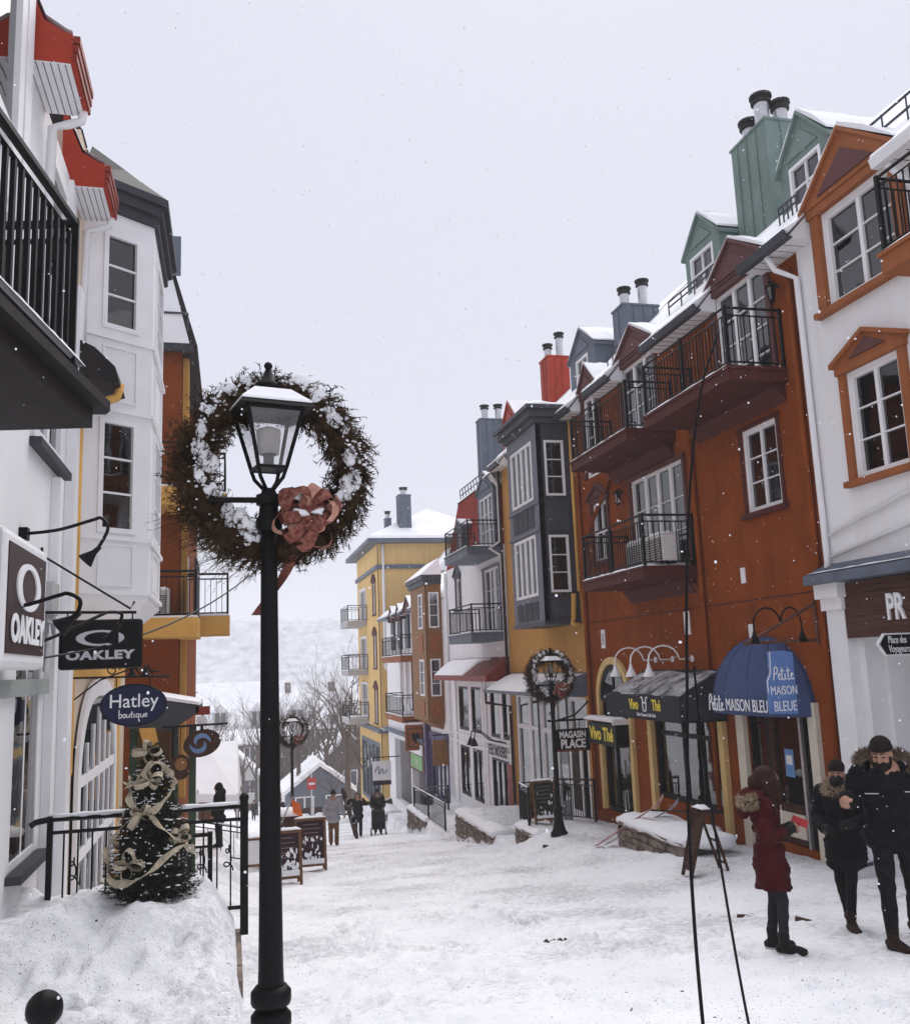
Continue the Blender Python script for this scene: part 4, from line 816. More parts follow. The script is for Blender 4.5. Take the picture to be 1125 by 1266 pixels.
sn = MB(R_); vs = []; q = 36
for i in range(q + 1):
    for j in range(5): vs.append((31.6 + 6.0 * i / q, 0.05 + 0.8 * j / 4, 0.2 - 0.58 * j / 4 + (0.05 * random.uniform(0.5, 1.3) if 0 < j < 4 else 0.0) - (0.08 if i < 8 and j > 0 else 0)))
sn.add(vs, [(i * 5 + j, i * 5 + j + 1, (i + 1) * 5 + j + 1, (i + 1) * 5 + j) for i in range(q) for j in range(4)]); sn.build('snow', SNOW, cn, smooth=True)
window(B, R_, 30.3, 32.3, 1.12, 3.35, 3, 3, bar=0.02, ubar=0.1, name='french_door'); surround(B, R_, 30.3, 32.3, 1.12, 3.35, M_BAYGREY, 0.12, 0.05, 'door_surround', sill=False)
window(B, R_, 35.9, 36.6, 2.2, 3.45, 1, 2); surround(B, R_, 35.9, 36.6, 2.2, 3.45, M_SLDK, 0.1, 0.05, ped=0.42)
window(B, R_, 34.4, 35.0, 1.2, 2.0, 1, 1, vf=0.05); 
balcony(B, R_, 29.9, 33.15, 1.2, 1.05, M_SLATE, 0.3, h=0.95, sp=0.13); balcony(B, R_, 30.0, 33.4, 1.2, 3.98, M_SLATE, 0.3, h=0.9, sp=0.13)
# mansard: ribbed red slope with grey dormer doors
mz = MB(R_).add([(29.7, 0.0, 4.001), (38.3, 0.0, 4.001), (38.1, -0.6, 6.9), (29.7, -0.6, 6.9), (29.7, -3, 4.001), (38.3, -3, 4.001), (38.1, -3, 6.9), (29.7, -3, 6.9)], [(0, 1, 2, 3), (5, 4, 7, 6), (0, 3, 7, 4), (1, 5, 6, 2), (3, 2, 6, 7), (0, 4, 5, 1)]).build('mansard_roof', M_RED, B)
m = MB(R_)
for k in range(28): u = 29.9 + k * 0.3; m.tube([(u, 0.01, 4.0), (u, -0.59, 6.9)], 0.02, 4)
m.build('roof_rib', M_REDDK, mz)
main_roof(B, lambda u, v, z: R_(u, v - 0.55, z), 29.6, 38.2, 6.9, M_SLDK, pitch=0.55)
sg = MB(R_)
for h in (0.25, 0.5): sg.tube([(31.5, -0.7, 7.0 + h), (38.1, -0.7, 7.0 + h)], 0.025, 5)
for k in range(15): sg.tube([(31.5 + k * 0.46, -0.7, 6.9), (31.5 + k * 0.46 + 0.23, -0.7, 7.5)], 0.02, 4)
sg.build('snow_guard', M_SLDK, B)
for a, b, n in ((30.3, 32.4, 3), (34.9, 35.8, 1)):
    zt = 6.15 if n == 3 else 5.4
    wall(B, R_, a, b, 4.0, zt, [(a + 0.2, b - 0.2, 4.02, zt - 0.2)], M_SLATE, 'dormer', -0.1, 0.1)
    window(B, R_, a + 0.2, b - 0.2, 4.02, zt - 0.2, n, 3, vf=0.09, ubar=0.08, bar=0.02, name='french_door', curt=True)
    m = MB(R_); m.box(a, a + 0.08, -1.3, -0.101, 4.0, zt); m.box(b - 0.08, b, -1.3, -0.101, 4.0, zt); m.split('dormer_cheek', M_REDDK, B); bx('dormer_room', M_INT, B, a + 0.08, b - 0.08, -0.7, -0.6, 4.0, zt, R_)
    gable(B, R_, a - 0.05, b + 0.05, zt, zt + 0.3 * (b - a), 0.12, -1.5, M_SLATE, 0.06)
chimney(B, R_, 36.2, 36.85, -2.5, -1.2, 6.6, 10.2, M_SLATE, [(36.5, -1.5, 0.45, 0.14), (36.5, -2.1, 0.5, 0.14)], 0.3)
pipe(B, R_, [(29.75, 0.35, 6.4), (29.68, 0.1, 6.0), (29.68, 0.1, 4.1), (29.68, 0.5, 3.85), (29.66, 0.1, 3.6), (29.64, 0.08, 0.2)], 0.06, M_WTRIM); pipe(B, R_, [(38.3, 0.08, 3.9), (38.3, 0.08, -5.3)], 0.06, M_WTRIM)
pipe(B, R_, [(29.58, 0.1, 6.8), (29.58, 0.1, -0.6)], 0.05, M_DKWOOD)
snow_slab('snow', B, R_, 29.7, 31.0, -0.9, 0.3, 6.52, 0.16)
# red dormer with snow over the boundary to the ochre block
d_ = dormer(B, R_, 29.4, 31.1, 7.0, 8.35, 9.15, -0.6, -2.8, M_RED, (29.75, 30.75), (7.5, 8.3))
t = thing('spot_lamp', 'black twin gooseneck lamps above the white shopfront door', 'lamp', (8.9, 32.0, -2.4))
for du in (0.0, 0.5):
    pts = [(8.98, 30.4 + du, -2.65), (8.7, 30.9 + du, -2.6), (8.5, 31.5 + du, -2.35), (8.35, 32.0 + du, -2.35), (8.35, 32.2 + du, -2.6)]
    MB().tube(pts, 0.022, 6).build('arm', M_BLACK, t, smooth=True); MB().lathe([(0.03, 0.05), (0.05, 0), (0.15, -0.24), (0.03, -0.06)], (8.35, 32.2 + du, -2.6), 12).build('shade', M_BLACK, t)

# ------------------------------------------------------------ stepped-gable building with the brown bay
B = thing('bay_building', 'white building with a tall brown bay and narrow pointed windows', 'building', (9.0, 46.0, -7.0))
ops = [(45.2, 46.6, -2.1, 0.3), (47.6, 48.3, -1.9, 0.35), (49.2, 49.9, -1.9, 0.35), (43.0, 52.5, -7.2, -3.9), (45.0, 46.6, 1.1, 2.7), (48.0, 48.8, 1.2, 2.5), (50.2, 51.0, 1.2, 2.5), (39.0, 42.6, -5.9, -3.3)]
wall(B, R_, 38.42, 54.5, -9.5, 2.9, ops, M_WHITE); body(B, R_, 38.42, 54.5, -9.5, 2.9, M_WHITE); rooms(B, R_, 38.6, 54.3, [(-2.4, 0.7), (0.8, 2.85)])
main_roof(B, R_, 38.3, 54.6, 2.91, M_SLDK, 0.75, 3.0)
for a, b in ((45.2, 46.6), (47.6, 48.3), (49.2, 49.9)):
    z0 = -2.1 if a < 46 else -1.9; z1 = 0.3 if a < 46 else 0.35
    window(B, R_, a, b, z0, z1, 2 if a < 46 else 1, 2); surround(B, R_, a, b, z0, z1, M_WTRIM if a > 46 else M_MAUVE, 0.1, 0.05, ped=0.55 if a > 46 else 0)
for a, b, z0, z1 in ((45.0, 46.6, 1.1, 2.7), (48.0, 48.8, 1.2, 2.5), (50.2, 51.0, 1.2, 2.5)):
    window(B, R_, a, b, z0, z1, 2 if a < 46 else 1, 1); gable(B, R_, a - 0.3, b + 0.3, z1 + 0.05, z1 + 0.75, 0.35, -1.6, M_MAUVE, 0.08)
for a, b in ((46.9, 47.7), (49.1, 49.9), (51.3, 52.2)): bx('green_panel', M_SLDK, B, a, b, 0.002, 0.12, 0.95, 2.7, R_)
balcony(B, R_, 44.4, 50.2, 1.0, 0.55, M_RUST, 0.3, h=1.0, sp=0.2); balcony(B, R_, 44.4, 49.4, 1.0, -2.35, M_RUST, 0.3, h=1.0, sp=0.2)
for a, b in ((42.9, 44.8), (46.9, 47.7), (49.1, 49.9), (51.3, 54.4)): eave(B, R_, a, b, 2.75, 0.5, M_SLATE)
# bay
fb = lambda u, v, z: (u, 39.5 - v, z)
wall(B, fb, 8.3, 8.999, -2.35, 3.55, [(8.42, 8.88, 1.65, 3.2), (8.42, 8.88, -1.3, 0.3)], M_BAYBROWN, 'bay_wall', -0.15, 0)
fc = lambda u, v, z: (8.3 - v, u, z)
wall(B, fc, 39.501, 42.8, -2.35, 3.55, [(40.2, 41.2, 1.65, 3.2), (40.2, 41.2, -1.3, 0.3)], M_BAYBROWN, 'bay_wall', -0.15, 0)
bx('bay_wall', M_BAYBROWN, B, 8.3, 8.999, 42.8, 42.95, -2.35, 3.55)
for z0, z1 in ((1.65, 3.2), (-1.3, 0.3)):
    window(B, fb, 8.42, 8.88, z0, z1, 1, 3, vf=0.02, fw=0.06); window(B, fc, 40.2, 41.2, z0, z1, 1, 3, vf=0.02, fw=0.08)
for z0, z1 in ((0.55, 1.4), (-2.15, -1.55)): bx('bay_panel', M_RUST, B, 8.44, 8.86, 0.001, 0.03, z0, z1, fb); bx('bay_panel', M_RUST, B, 40.3, 41.1, 0.001, 0.03, z0, z1, fc)
m = MB(); m.box(8.2, 8.999, 39.4, 43.05, 3.551, 3.75); m.box(8.1, 8.999, 39.3, 43.15, 3.751, 3.95); m.build('bay_cornice', M_SLDK, B)
MB().add([(8.05, 39.25, 3.96), (8.998, 39.25, 3.96), (8.998, 43.2, 3.96), (8.05, 43.2, 3.96), (8.998, 39.8, 4.75), (8.998, 42.6, 4.75)], [(0, 1, 4), (0, 4, 5, 3), (3, 5, 2), (0, 3, 2, 1), (1, 2, 5, 4)]).build('bay_roof', SNOW, B)
MB().add([(8.3, 39.5, -2.351), (8.999, 39.5, -2.351), (8.999, 42.9, -2.351), (8.3, 42.9, -2.351), (8.999, 39.9, -2.75), (8.999, 42.5, -2.75)], [(0, 1, 4), (0, 4, 5, 3), (3, 5, 2), (0, 3, 2, 1), (1, 2, 5, 4)]).build('bay_foot', M_BAYBROWN, B)
M_PURPLE = mat('purple_shopfront', (0.10, 0.085, 0.17), 0.6, 0.1, 4, 0.05)
window(B, R_, 39.0, 42.6, -5.9, -3.3, 4, 2, M_PURPLE, fw=0.18, ubar=0.16, bar=0.12, rowz=[-4.1], vf=0.04, glass=GLASS_SHOP, curt=False, name='shop_window'); rooms(B, R_, 38.6, 43.0, [(-6.0, -3.1)], M_INTW, 2.2)
bx('shop_fascia', M_PURPLE, B, 38.9, 42.7, 0.002, 0.1, -3.28, -2.95, R_); bx('shop_pier', M_PURPLE, B, 42.6, 42.95, 0.003, 0.25, -6.3, -2.6, R_)
m = MB(R_); m.box(43.0, 52.5, -2.2, -2.1, -7.6, -3.6); m.box(52.4, 52.5, -2.1, -0.3, -7.6, -3.6); m.build('porch_wall', M_CONC, B); bx('porch_post', M_WTRIM, B, 47.2, 47.5, -0.3, 0.05, -7.6, -3.9, R_)
bx('porch_cornice', M_SLATE, B, 43.0, 54.4, 0.002, 0.35, -3.55, -3.4, R_)
for nm, lab, x0, x1, y, z0, z1, mt, body_ in (
    ('hanging_sign', 'square brown carved sign with a dark heart shape, below the brown bay', 8.1, 9.1, 44.3, -3.95, -2.75, M_RUST, 'sq'),
    ('hanging_sign', 'small white hanging sign with dark foot bar before the yellow hotel', 7.5, 8.5, 51.0, -6.0, -5.0, M_WTRIM, 'wh'),
    ('hanging_sign', 'plain brown square sign beside the white shopfront corner', 8.3, 8.95, 39.0, -4.15, -3.1, M_BAYBROWN, 'br')):
    t = thing(nm, lab, 'sign', ((x0 + x1) / 2, y, z0)); bx('board', mt, t, x0, x1, y, y + 0.06, z0, z1)
    if body_ == 'sq':
        m = MB().box(x0 + 0.12, x1 - 0.12, y - 0.02, y - 0.001, z0 + 0.14, z0 + 0.18); m.box(x0 + 0.12, x1 - 0.12, y - 0.02, y - 0.001, z1 - 0.18, z1 - 0.14); m.box(x0 + 0.12, x0 + 0.16, y - 0.02, y - 0.001, z0 + 0.18, z1 - 0.18); m.box(x1 - 0.16, x1 - 0.12, y - 0.02, y - 0.001, z0 + 0.18, z1 - 0.18); m.build('border', M_DKWOOD, t)
        c = (x0 + x1) / 2; h = (z0 + z1) / 2; MB().prism([(c, h - 0.3), (c + 0.2, h - 0.02), (c + 0.17, h + 0.2), (c + 0.06, h + 0.22), (c, h + 0.12), (c - 0.06, h + 0.22), (c - 0.17, h + 0.2), (c - 0.2, h - 0.02)], 1, y - 0.03, y - 0.001).build('emblem', M_BLACK, t)
    if body_ == 'wh': bx('foot_bar', M_BLACK, t, x0, x1, y, y + 0.06, z0 - 0.26, z0 - 0.04); strokes([[(.1, .4), (.3, .75), (.35, .3), (.5, .6), (.6, .35), (.8, .55)]], (x0, y - 0.01, z0), (1, 0, 0), (0, 0, 1), 1.0, 0.025, M_BAYGREY, t)
    m = MB().tube([(x0, y + 0.03, z1 + 0.2), (9.0, y + 0.03, z1 + 0.2)], 0.03, 5); m.tube([(x0 + 0.1, y + 0.03, z1), (x0 + 0.1, y + 0.03, z1 + 0.2)], 0.015, 4); m.tube([(x1 - 0.1, y + 0.03, z1), (x1 - 0.1, y + 0.03, z1 + 0.2)], 0.015, 4); m.build('bracket', M_BLACK, t)
t = thing('fascia_sign', 'white and green shop fascia sign under the porch cornice', 'sign', (8.9, 46.0, -4.4)); bx('sign_box', M_MAUVE, t, 43.4, 47.2, 0.03, 0.2, -5.0, -3.56, R_); bx('white_panel', M_CHALK, t, 43.7, 47.0, 0.201, 0.22, -4.2, -3.7, R_); bx('green_panel', mat('green_sign', (0.25, 0.45, 0.2), 0.6), t, 43.8, 46.6, 0.201, 0.22, -4.9, -4.25, R_)
text('n', 0.6, (8.77, 45.0, -4.55), xl, (0, 0, 1), M_CHALK, 'lettering', t)

# ------------------------------------------------------------ yellow hotel at the foot of the row
B = thing('hotel', 'tall yellow hotel with snowy hip roof and balconies at its far corner', 'hotel', (12, 60, -9))
fh = lambda u, v, z: (u, 57.0 - v, z)
wall(B, fh, 9.0, 17.5, -11.5, 7.75, [], M_HOTEL)
hz_ = [(58.3, 59.3, a, a + 2.0) for a in (3.4, 0.0, -3.4)] + [(62.6, 65.4, a, a + 2.2) for a in (3.2, -0.1, -3.2)] + [(57.8, 66.0, -8.6, -4.6)]
wall(B, R_, 57.001, 67.0, -11.5, 7.75, hz_, M_HOTEL); body(B, R_, 57.31, 67.0, -11.5, 7.75, M_HOTEL, 8.5); rooms(B, R_, 57.4, 66.8, [(2.6, 7.6), (-0.7, 2.5), (-4.1, -0.8), (-9.2, -4.3)])
for a, b, z0, z1 in hz_[:6]: window(B, R_, a, b, z0, z1, 2 if b - a > 2 else 1, 2); surround(B, R_, a, b, z0, z1, M_MAUVE if b - a < 2 else M_WTRIM, 0.12, 0.06, ped=0.45 if b - a < 2 else 0)
window(B, R_, 57.8, 66.0, -8.6, -4.6, 5, 1, M_SLATE, fw=0.25, ubar=0.25, vf=0.03, glass=GLASS_SHOP, curt=False, name='shop_window')
for z in (3.2, -0.1, -3.3): balcony(B, R_, 62.3, 66.3, 1.35, z, M_CONC, 0.35, h=1.05, sp=0.25)
m = MB(); m.box(8.85, 17.5, 56.85, 56.999, 6.15, 6.4); m.box(8.85, 8.999, 57.0, 67.0, 6.15, 6.4); m.box(8.8, 17.5, 56.8, 56.999, -3.95, -3.7); m.box(8.8, 8.999, 57.0, 67.0, -3.95, -3.7); m.split('cornice_band', M_SLATE, B)
MB().add([(8.3, 56.3, 7.76), (18, 56.3, 7.76), (18, 68, 7.76), (8.3, 68, 7.76), (8.3, 56.3, 8.0), (18, 56.3, 8.0), (18, 68, 8.0), (8.3, 68, 8.0)], [(0, 3, 2, 1), (0, 1, 5, 4), (1, 2, 6, 5), (2, 3, 7, 6), (3, 0, 4, 7), (4, 5, 6, 7)]).build('eave', M_SLATE, B)
MB().add([(8.25, 56.25, 8.01), (18.05, 56.25, 8.01), (18.05, 68.05, 8.01), (8.25, 68.05, 8.01), (13.1, 61.0, 10.7), (13.1, 64, 10.7), (8.4, 56.4, 8.2), (17.9, 56.4, 8.2), (17.9, 67.9, 8.2), (8.4, 67.9, 8.2)], [(0, 1, 7, 6), (1, 2, 8, 7), (2, 3, 9, 8), (3, 0, 6, 9), (6, 7, 4), (7, 8, 5, 4), (8, 9, 5), (9, 6, 4, 5), (0, 3, 2, 1)]).build('roof', SNOW, B)
chimney(B, ident, 10.55, 11.35, 57.6, 58.6, 8.2, 11.0, M_SLATE, [(10.95, 58.1, 0.35, 0.2)], 0.4); chimney(B, ident, 9.8, 10.2, 58.6, 59.2, 8.2, 9.6, M_SLATE, [(10.0, 58.9, 0.3, 0.15)], 0.5)
pipe(B, ident, [(9.3, 56.9, 7.7), (9.3, 56.9, 0.0), (9.9, 56.9, -0.6), (9.9, 56.9, -8.9)], 0.09)
snow_slab('snow', B, ident, 8.9, 12.5, 56.82, 56.99, -3.7, 0.12)
dg_ = thing('gabled_house', 'teal-cheeked dormer house peeking above the roofs before the yellow hotel', 'house', (13, 54, -8))
MB().box(12.0, 14.5, 53.0, 56.2, -9, 5.6).build('wall', M_WTRIM, dg_); MB().box(11.99, 11.999, 53.2, 56.0, 3.4, 5.5).build('dormer_face', M_GREEN, dg_)
MB().add([(11.8, 52.9, 5.6), (14.6, 52.9, 5.6), (14.6, 56.4, 5.6), (11.8, 56.4, 5.6), (13.2, 52.9, 7.2), (13.2, 56.4, 7.2)], [(0, 1, 4), (3, 5, 2), (0, 4, 5, 3), (1, 2, 5, 4), (0, 3, 2, 1)]).build('roof', SNOW, dg_); MB().box(12.02, 14.0, 52.9, 52.99, 3.4, 5.5).build('dormer_cheek', M_GREEN, dg_)

# ------------------------------------------------------------ left side: white building with the deep balcony
L_ = left
B = thing('corner_building', 'white building at left edge with red flared eaves and dark deep balcony', 'building', (-2, 8, -2.4))
ops = [(9.62, 10.9, -2.2, 0.55), (6.2, 8.95, -2.45, 0.5), (9.95, 11.55, 2.5, 4.1), (6.5, 8.9, 2.6, 4.4), (6.2, 8.75, 4.8, 7.9), (10.15, 11.35, 4.3, 5.95)]
wall(B, L_, 2.0, 9.05, -4, 8.6, ops, M_WHITE); wall(B, L_, 9.051, 12.25, -4, 6.3, ops, M_WHITE); body(B, L_, 2.0, 12.25, -4, 6.3, M_WHITE, 8); rooms(B, L_, 2.2, 12.1, [(1.3, 4.55), (4.6, 6.25)]); rooms(B, L_, 2.2, 9.0, [(6.3, 8.5)]); rooms(B, L_, 2.2, 12.1, [(-2.7, 1.2)], M_INTW, 2.6)
window(B, L_, 9.95, 11.55, 2.5, 4.1, 2, 1, fw=0.12, vf=0.03, ubar=0.12, curt=False); bx('sill', M_BAYDK, B, 9.85, 11.7, 0.002, 0.12, 2.38, 2.47, L_)
window(B, L_, 6.5, 8.9, 2.6, 4.4, 3, 2, fw=0.1, ubar=0.1, name='balcony_door'); window(B, L_, 6.2, 8.75, 4.8, 7.9, 2, 1, fw=0.2, vf=0.06, ubar=0.2, curt=True); window(B, L_, 10.15, 11.35, 4.3, 5.95, 1, 1, fw=0.16, vf=0.05, curt=True)
m = MB(L_)
for u in (8.9, 11.6): m.box(u - 0.13, u + 0.13, 0.002, 0.07, 4.3, 6.2 if u > 9 else 8.6)
m.split('corner_trim', M_WTRIM, B)
# flared red eaves with white soffits, one per bay
def flared(u0, u1, z):
    prof = [(-0.1, z + 1.25), (0.0, z + 0.8), (0.14, z + 0.46), (0.36, z + 0.33), (0.41, z + 0.33), (0.45, z), (-0.1, z)]
    e = MB(L_).prism(prof, 0, u0, u1).build('flared_eave', M_RED, B)
    bx('soffit', M_WTRIM, e, u0 + 0.01, u1 - 0.01, 0.01, 0.4, z - 0.02, z - 0.001, L_)
    m = MB(L_)
    for k in range(1, 6): m.box(u0, u1, 0.07 * k - 0.004, 0.07 * k + 0.004, z - 0.026, z - 0.0201)
    m.split('soffit_joint', M_SLATE, e); m = MB(L_)
    for k in range(3): m.box(u0 - 0.015, u1 + 0.015, 0.42, 0.465 + 0.012 * k, z + 0.02 + 0.1 * k, z + 0.1 + 0.1 * k)
    m.build('gutter', M_REDDK, e)
    pipe(B, L_, [(u1 - 0.06, 0.41, z + 0.06), (u1 - 0.04, 0.38, z - 0.1), (u1 - 0.05, 0.25, z - 0.16), (u1 - 0.06, 0.09, z - 0.22), (u1 - 0.06, 0.07, z - 2.5)], 0.05)
    s = MB(L_); vs = []; n = 12
    for i in range(n + 1):
        for a, b in ((-0.08, 1.25), (0.01, 0.84), (0.15, 0.5), (0.36, 0.37), (0.41, 0.34)): vs.append((u0 + (u1 - u0) * i / n, a, z + b + 0.03 * random.random()))
    s.add(vs, [(i * 5 + j, i * 5 + j + 1, (i + 1) * 5 + j + 1, (i + 1) * 5 + j) for i in range(n) for j in range(4)]); s.build('snow', SNOW, e, smooth=True)
flared(9.1, 10.02, 6.2); flared(11.6, 12.5, 6.2)
bx('dormer', M_RED, B, 9.25, 9.95, -1.2, -0.12, 6.4, 8.3, L_); bx('dormer_edge', M_SLATE, B, 9.95, 10.9, -1.3, -0.3, 6.4, 8.2, L_)
main_roof(B, lambda u, v, z: L_(u, v - 0.1, z), 9.06, 12.5, 6.31, M_RED, 1.5, 2.0); main_roof(B, L_, 2.0, 9.06, 8.61, M_RED, 0.8, 2.5)
# dark balcony, its front slightly skewed from the wall
bal = MB(); pl = [(-2.0, 3.0), (-1.62, 3.0), (-1.06, 6.72), (-2.0, 6.95)]
bal.prism(pl, 2, 2.0, 2.2); b_ = bal.build('balcony', M_ROOFDK, B)
m = MB().prism([(-2.0, 2.9), (-1.48, 2.9), (-0.86, 6.9), (-0.9, 7.0), (-2.0, 7.15)], 2, 1.93, 1.999); m.prism([(-2.0, 2.95), (-1.55, 2.95), (-0.97, 6.83), (-2.0, 7.04)], 2, 1.78, 1.929); m.build('balcony_cornice', M_ROOFDK, b_)
railing(b_, [(-1.64, 3.2, 2.2), (-1.36, 5.1, 2.2), (-1.1, 6.66, 2.2), (-1.97, 6.86, 2.2)], 1.06, 0.12, t=0.03, rail=0.035)
snow_slab('snow', b_, lambda u, v, z: (-1.62 + 0.56 * u - v, 3.0 + 3.72 * u, z), 0.0, 1.0, -0.05, 0.04, 2.2, 0.05, nu=40, nv=2)
# shopfront below
M_SAGE = mat('sage_band', (0.33, 0.36, 0.34), 0.6, 0.06)
window(B, L_, 6.2, 8.95, -2.45, 0.5, 2, 2, M_WTRIM, fw=0.1, ubar=0.1, bar=0.12, depth=0.06, vf=0.0, colu=[7.7], rowz=[-0.02], glass=GLASS_SHOP, curt=False, name='shop_door')
window(B, L_, 9.62, 10.9, -1.75, 0.55, 2, 2, M_WTRIM, fw=0.07, ubar=0.06, bar=0.08, depth=0.06, vf=0.0, rowz=[-0.02], glass=GLASS_SHOP, curt=False, name='shop_window')
m = MB(L_); m.box(6.1, 11.0, 0.002, 0.07, -0.14, 0.02); m.build('transom_band', M_SAGE, B); bx('sill', M_BAYDK, B, 9.55, 11.0, 0.002, 0.14, -1.84, -1.76, L_)
bx('apron', M_WTRIM, B, 9.62, 10.9, -0.1, 0.0, -2.4, -1.77, L_); bx('shop_lintel', M_BAYGREY, B, 6.1, 11.05, 0.002, 0.1, 0.5, 0.62, L_)
m = MB(L_); m.box(11.1, 11.3, 0.002, 0.1, -2.6, 2.3); m.box(11.95, 12.24, 0.002, 0.12, -2.6, 5.0); m.build('pilaster', M_WTRIM, B)
for k in range(30):
    u = random.uniform(6.4, 10.8); z = random.choice((-2.2, -1.6, -1.0)); s = random.uniform(0.12, 0.35)
    bx('goods', random.choice(M_GOODS), B, u - s / 2, u + s / 2, -0.6 - s, -0.6, z, z + random.uniform(0.25, 0.5), L_)
pipe(B, L_, [(12.28, 0.09, 3.5), (12.28, 0.09, 0.45)], 0.06, M_GOLD)
bx('junction_box', M_CONC, B, 10.6, 11.0, 0.002, 0.14, 0.7, 1.05, L_); pipe(B, L_, [(10.75, 0.06, 0.7), (10.72, 0.1, 0.4), (10.8, 0.06, 0.1)], 0.03, M_WTRIM, 'conduit'); pipe(B, L_, [(10.9, 0.05, 0.7), (10.9, 0.05, 0.2)], 0.05, M_WTRIM, 'conduit')

# ------------------------------------------------------------ left: cream building with white oriel
B = thing('oriel_building', 'cream and gold building carrying a tall white panelled oriel window', 'building', (-2, 15, -3))
wall(B, L_, 12.3, 19.2, -5, 7.4, [(13.1, 17.3, -3.2, -0.9), (13.2, 16.2, 1.2, 6.2)], M_CREAM); body(B, L_, 12.3, 19.2, -5, 7.4, M_CREAM, 8); rooms(B, L_, 12.4, 19.0, [(0.5, 3.6), (3.7, 7.3)]); rooms(B, L_, 12.4, 19.0, [(-3.6, 0.3)], M_INTW, 2.2)
main_roof(B, L_, 12.31, 19.2, 7.41, M_ROOFDK, 0.8, 3.5)
bx('gold_band', M_GOLD, B, 12.5, 18.9, 0.001, 0.03, 0.02, 0.62, L_); bx('gold_band', M_GOLD, B, 17.5, 18.2, 0.001, 0.03, -3.5, 0.02, L_); bx('gold_band', M_GOLD, B, 12.5, 13.0, 0.001, 0.03, -1.2, 0.02, L_)
# oriel plan: canted face, street face, canted face
A0 = Vector((-2.0, 12.8)); A1 = Vector((-1.12, 13.46)); A2 = Vector((-1.12, 15.6)); A3 = Vector((-2.0, 16.3))
def face(p, q):
    d = (q - p); L = d.length; d = d / L; n = Vector((d.y, -d.x))
    return (lambda u, v, z: (p.x + d.x * u + n.x * v, p.y + d.y * u + n.y * v, z)), L
for p, q in ((A0, A1), (A1, A2), (A2, A3)):
    f_, L = face(p, q); a = 0.3 if L < 1.5 else 0.45; b = L - 0.22 if L < 1.5 else L - 0.45
    wall(B, f_, 0.001, L - 0.001, 1.05, 6.6, [(a, b, 4.85, 6.3), (a, b, 1.95, 3.55)], M_WTRIM, 'oriel_wall', -0.1, 0.0)
    for z0, z1 in ((4.85, 6.3), (1.95, 3.55)): window(B, f_, a, b, z0, z1, 1 if L < 1.5 else 2, 3, vf=0.03, fw=0.07, bar=0.025, curt=False)
    for z0, z1 in ((3.8, 4.6), (1.22, 1.8)):
        m = MB(f_); t = 0.03; a2, b2 = a + 0.02, b - 0.02
        m.box(a2, b2, 0.001, 0.025, z0, z0 + t); m.box(a2, b2, 0.001, 0.025, z1 - t, z1); m.box(a2, a2 + t, 0.001, 0.025, z0 + t, z1 - t); m.box(b2 - t, b2, 0.001, 0.025, z0 + t, z1 - t); m.build('oriel_panel', M_WTRIM, B)
    m = MB(f_)
    for z in (4.72, 3.68, 1.88, 1.14): m.box(-0.01, L + 0.01, 0.001, 0.04, z - 0.03, z + 0.03)
    m.split('oriel_band', M_WTRIM, B)
pl = [tuple(A0), tuple(A1), tuple(A2), tuple(A3)]
MB().add([(x, y, 1.049) for x, y in pl] + [(-1.999, 13.3, 0.72), (-1.45, 13.7, 0.72), (-1.45, 15.3, 0.72), (-1.999, 15.8, 0.72)], [(0, 1, 5, 4), (1, 2, 6, 5), (2, 3, 7, 6), (4, 5, 6, 7), (0, 3, 2, 1), (0, 4, 7, 3)]).build('oriel_foot', M_WTRIM, B)
def grow(k): return [(-1.999, 12.8 - k), (-1.12 + k * 0.4, 13.46 - k * 0.9), (-1.12 + k, 13.46 - k * 0.4), (-1.12 + k, 15.6 + k * 0.4), (-1.999, 16.3 + k)]
m = MB().prism(grow(0.06), 2, 6.601, 6.75); m.prism(grow(0.13), 2, 6.751, 6.9); m.prism(grow(0.2), 2, 6.901, 7.02); m.build('oriel_cornice', M_BAYDK, B)
g = grow(0.2); h_ = [(-1.999, 13.3), (-1.6, 13.9), (-1.55, 14.0), (-1.55, 15.2), (-1.999, 15.8)]
MB().add([(x, y, 7.021) for x, y in g] + [(x, y, 7.75) for x, y in h_], [(0, 1, 6, 5), (1, 2, 7, 6), (2, 3, 8, 7), (3, 4, 9, 8), (5, 6, 7, 8, 9), (4, 3, 2, 1, 0), (0, 5, 9, 4)]).build('oriel_roof', M_ROOFDK, B)
MB(L_).prism([(0.002, 4.35), (0.3, 4.2), (0.55, 3.95), (0.6, 3.75), (0.52, 3.72), (0.002, 3.85)], 0, 12.0, 12.75).build('small_eave', M_ROOFDK, B)
pipe(B, L_, [(12.3, 0.58, 3.8), (12.28, 0.55, 3.62), (12.2, 0.3, 3.5), (12.25, 0.1, 3.4)], 0.06, M_GOLD)
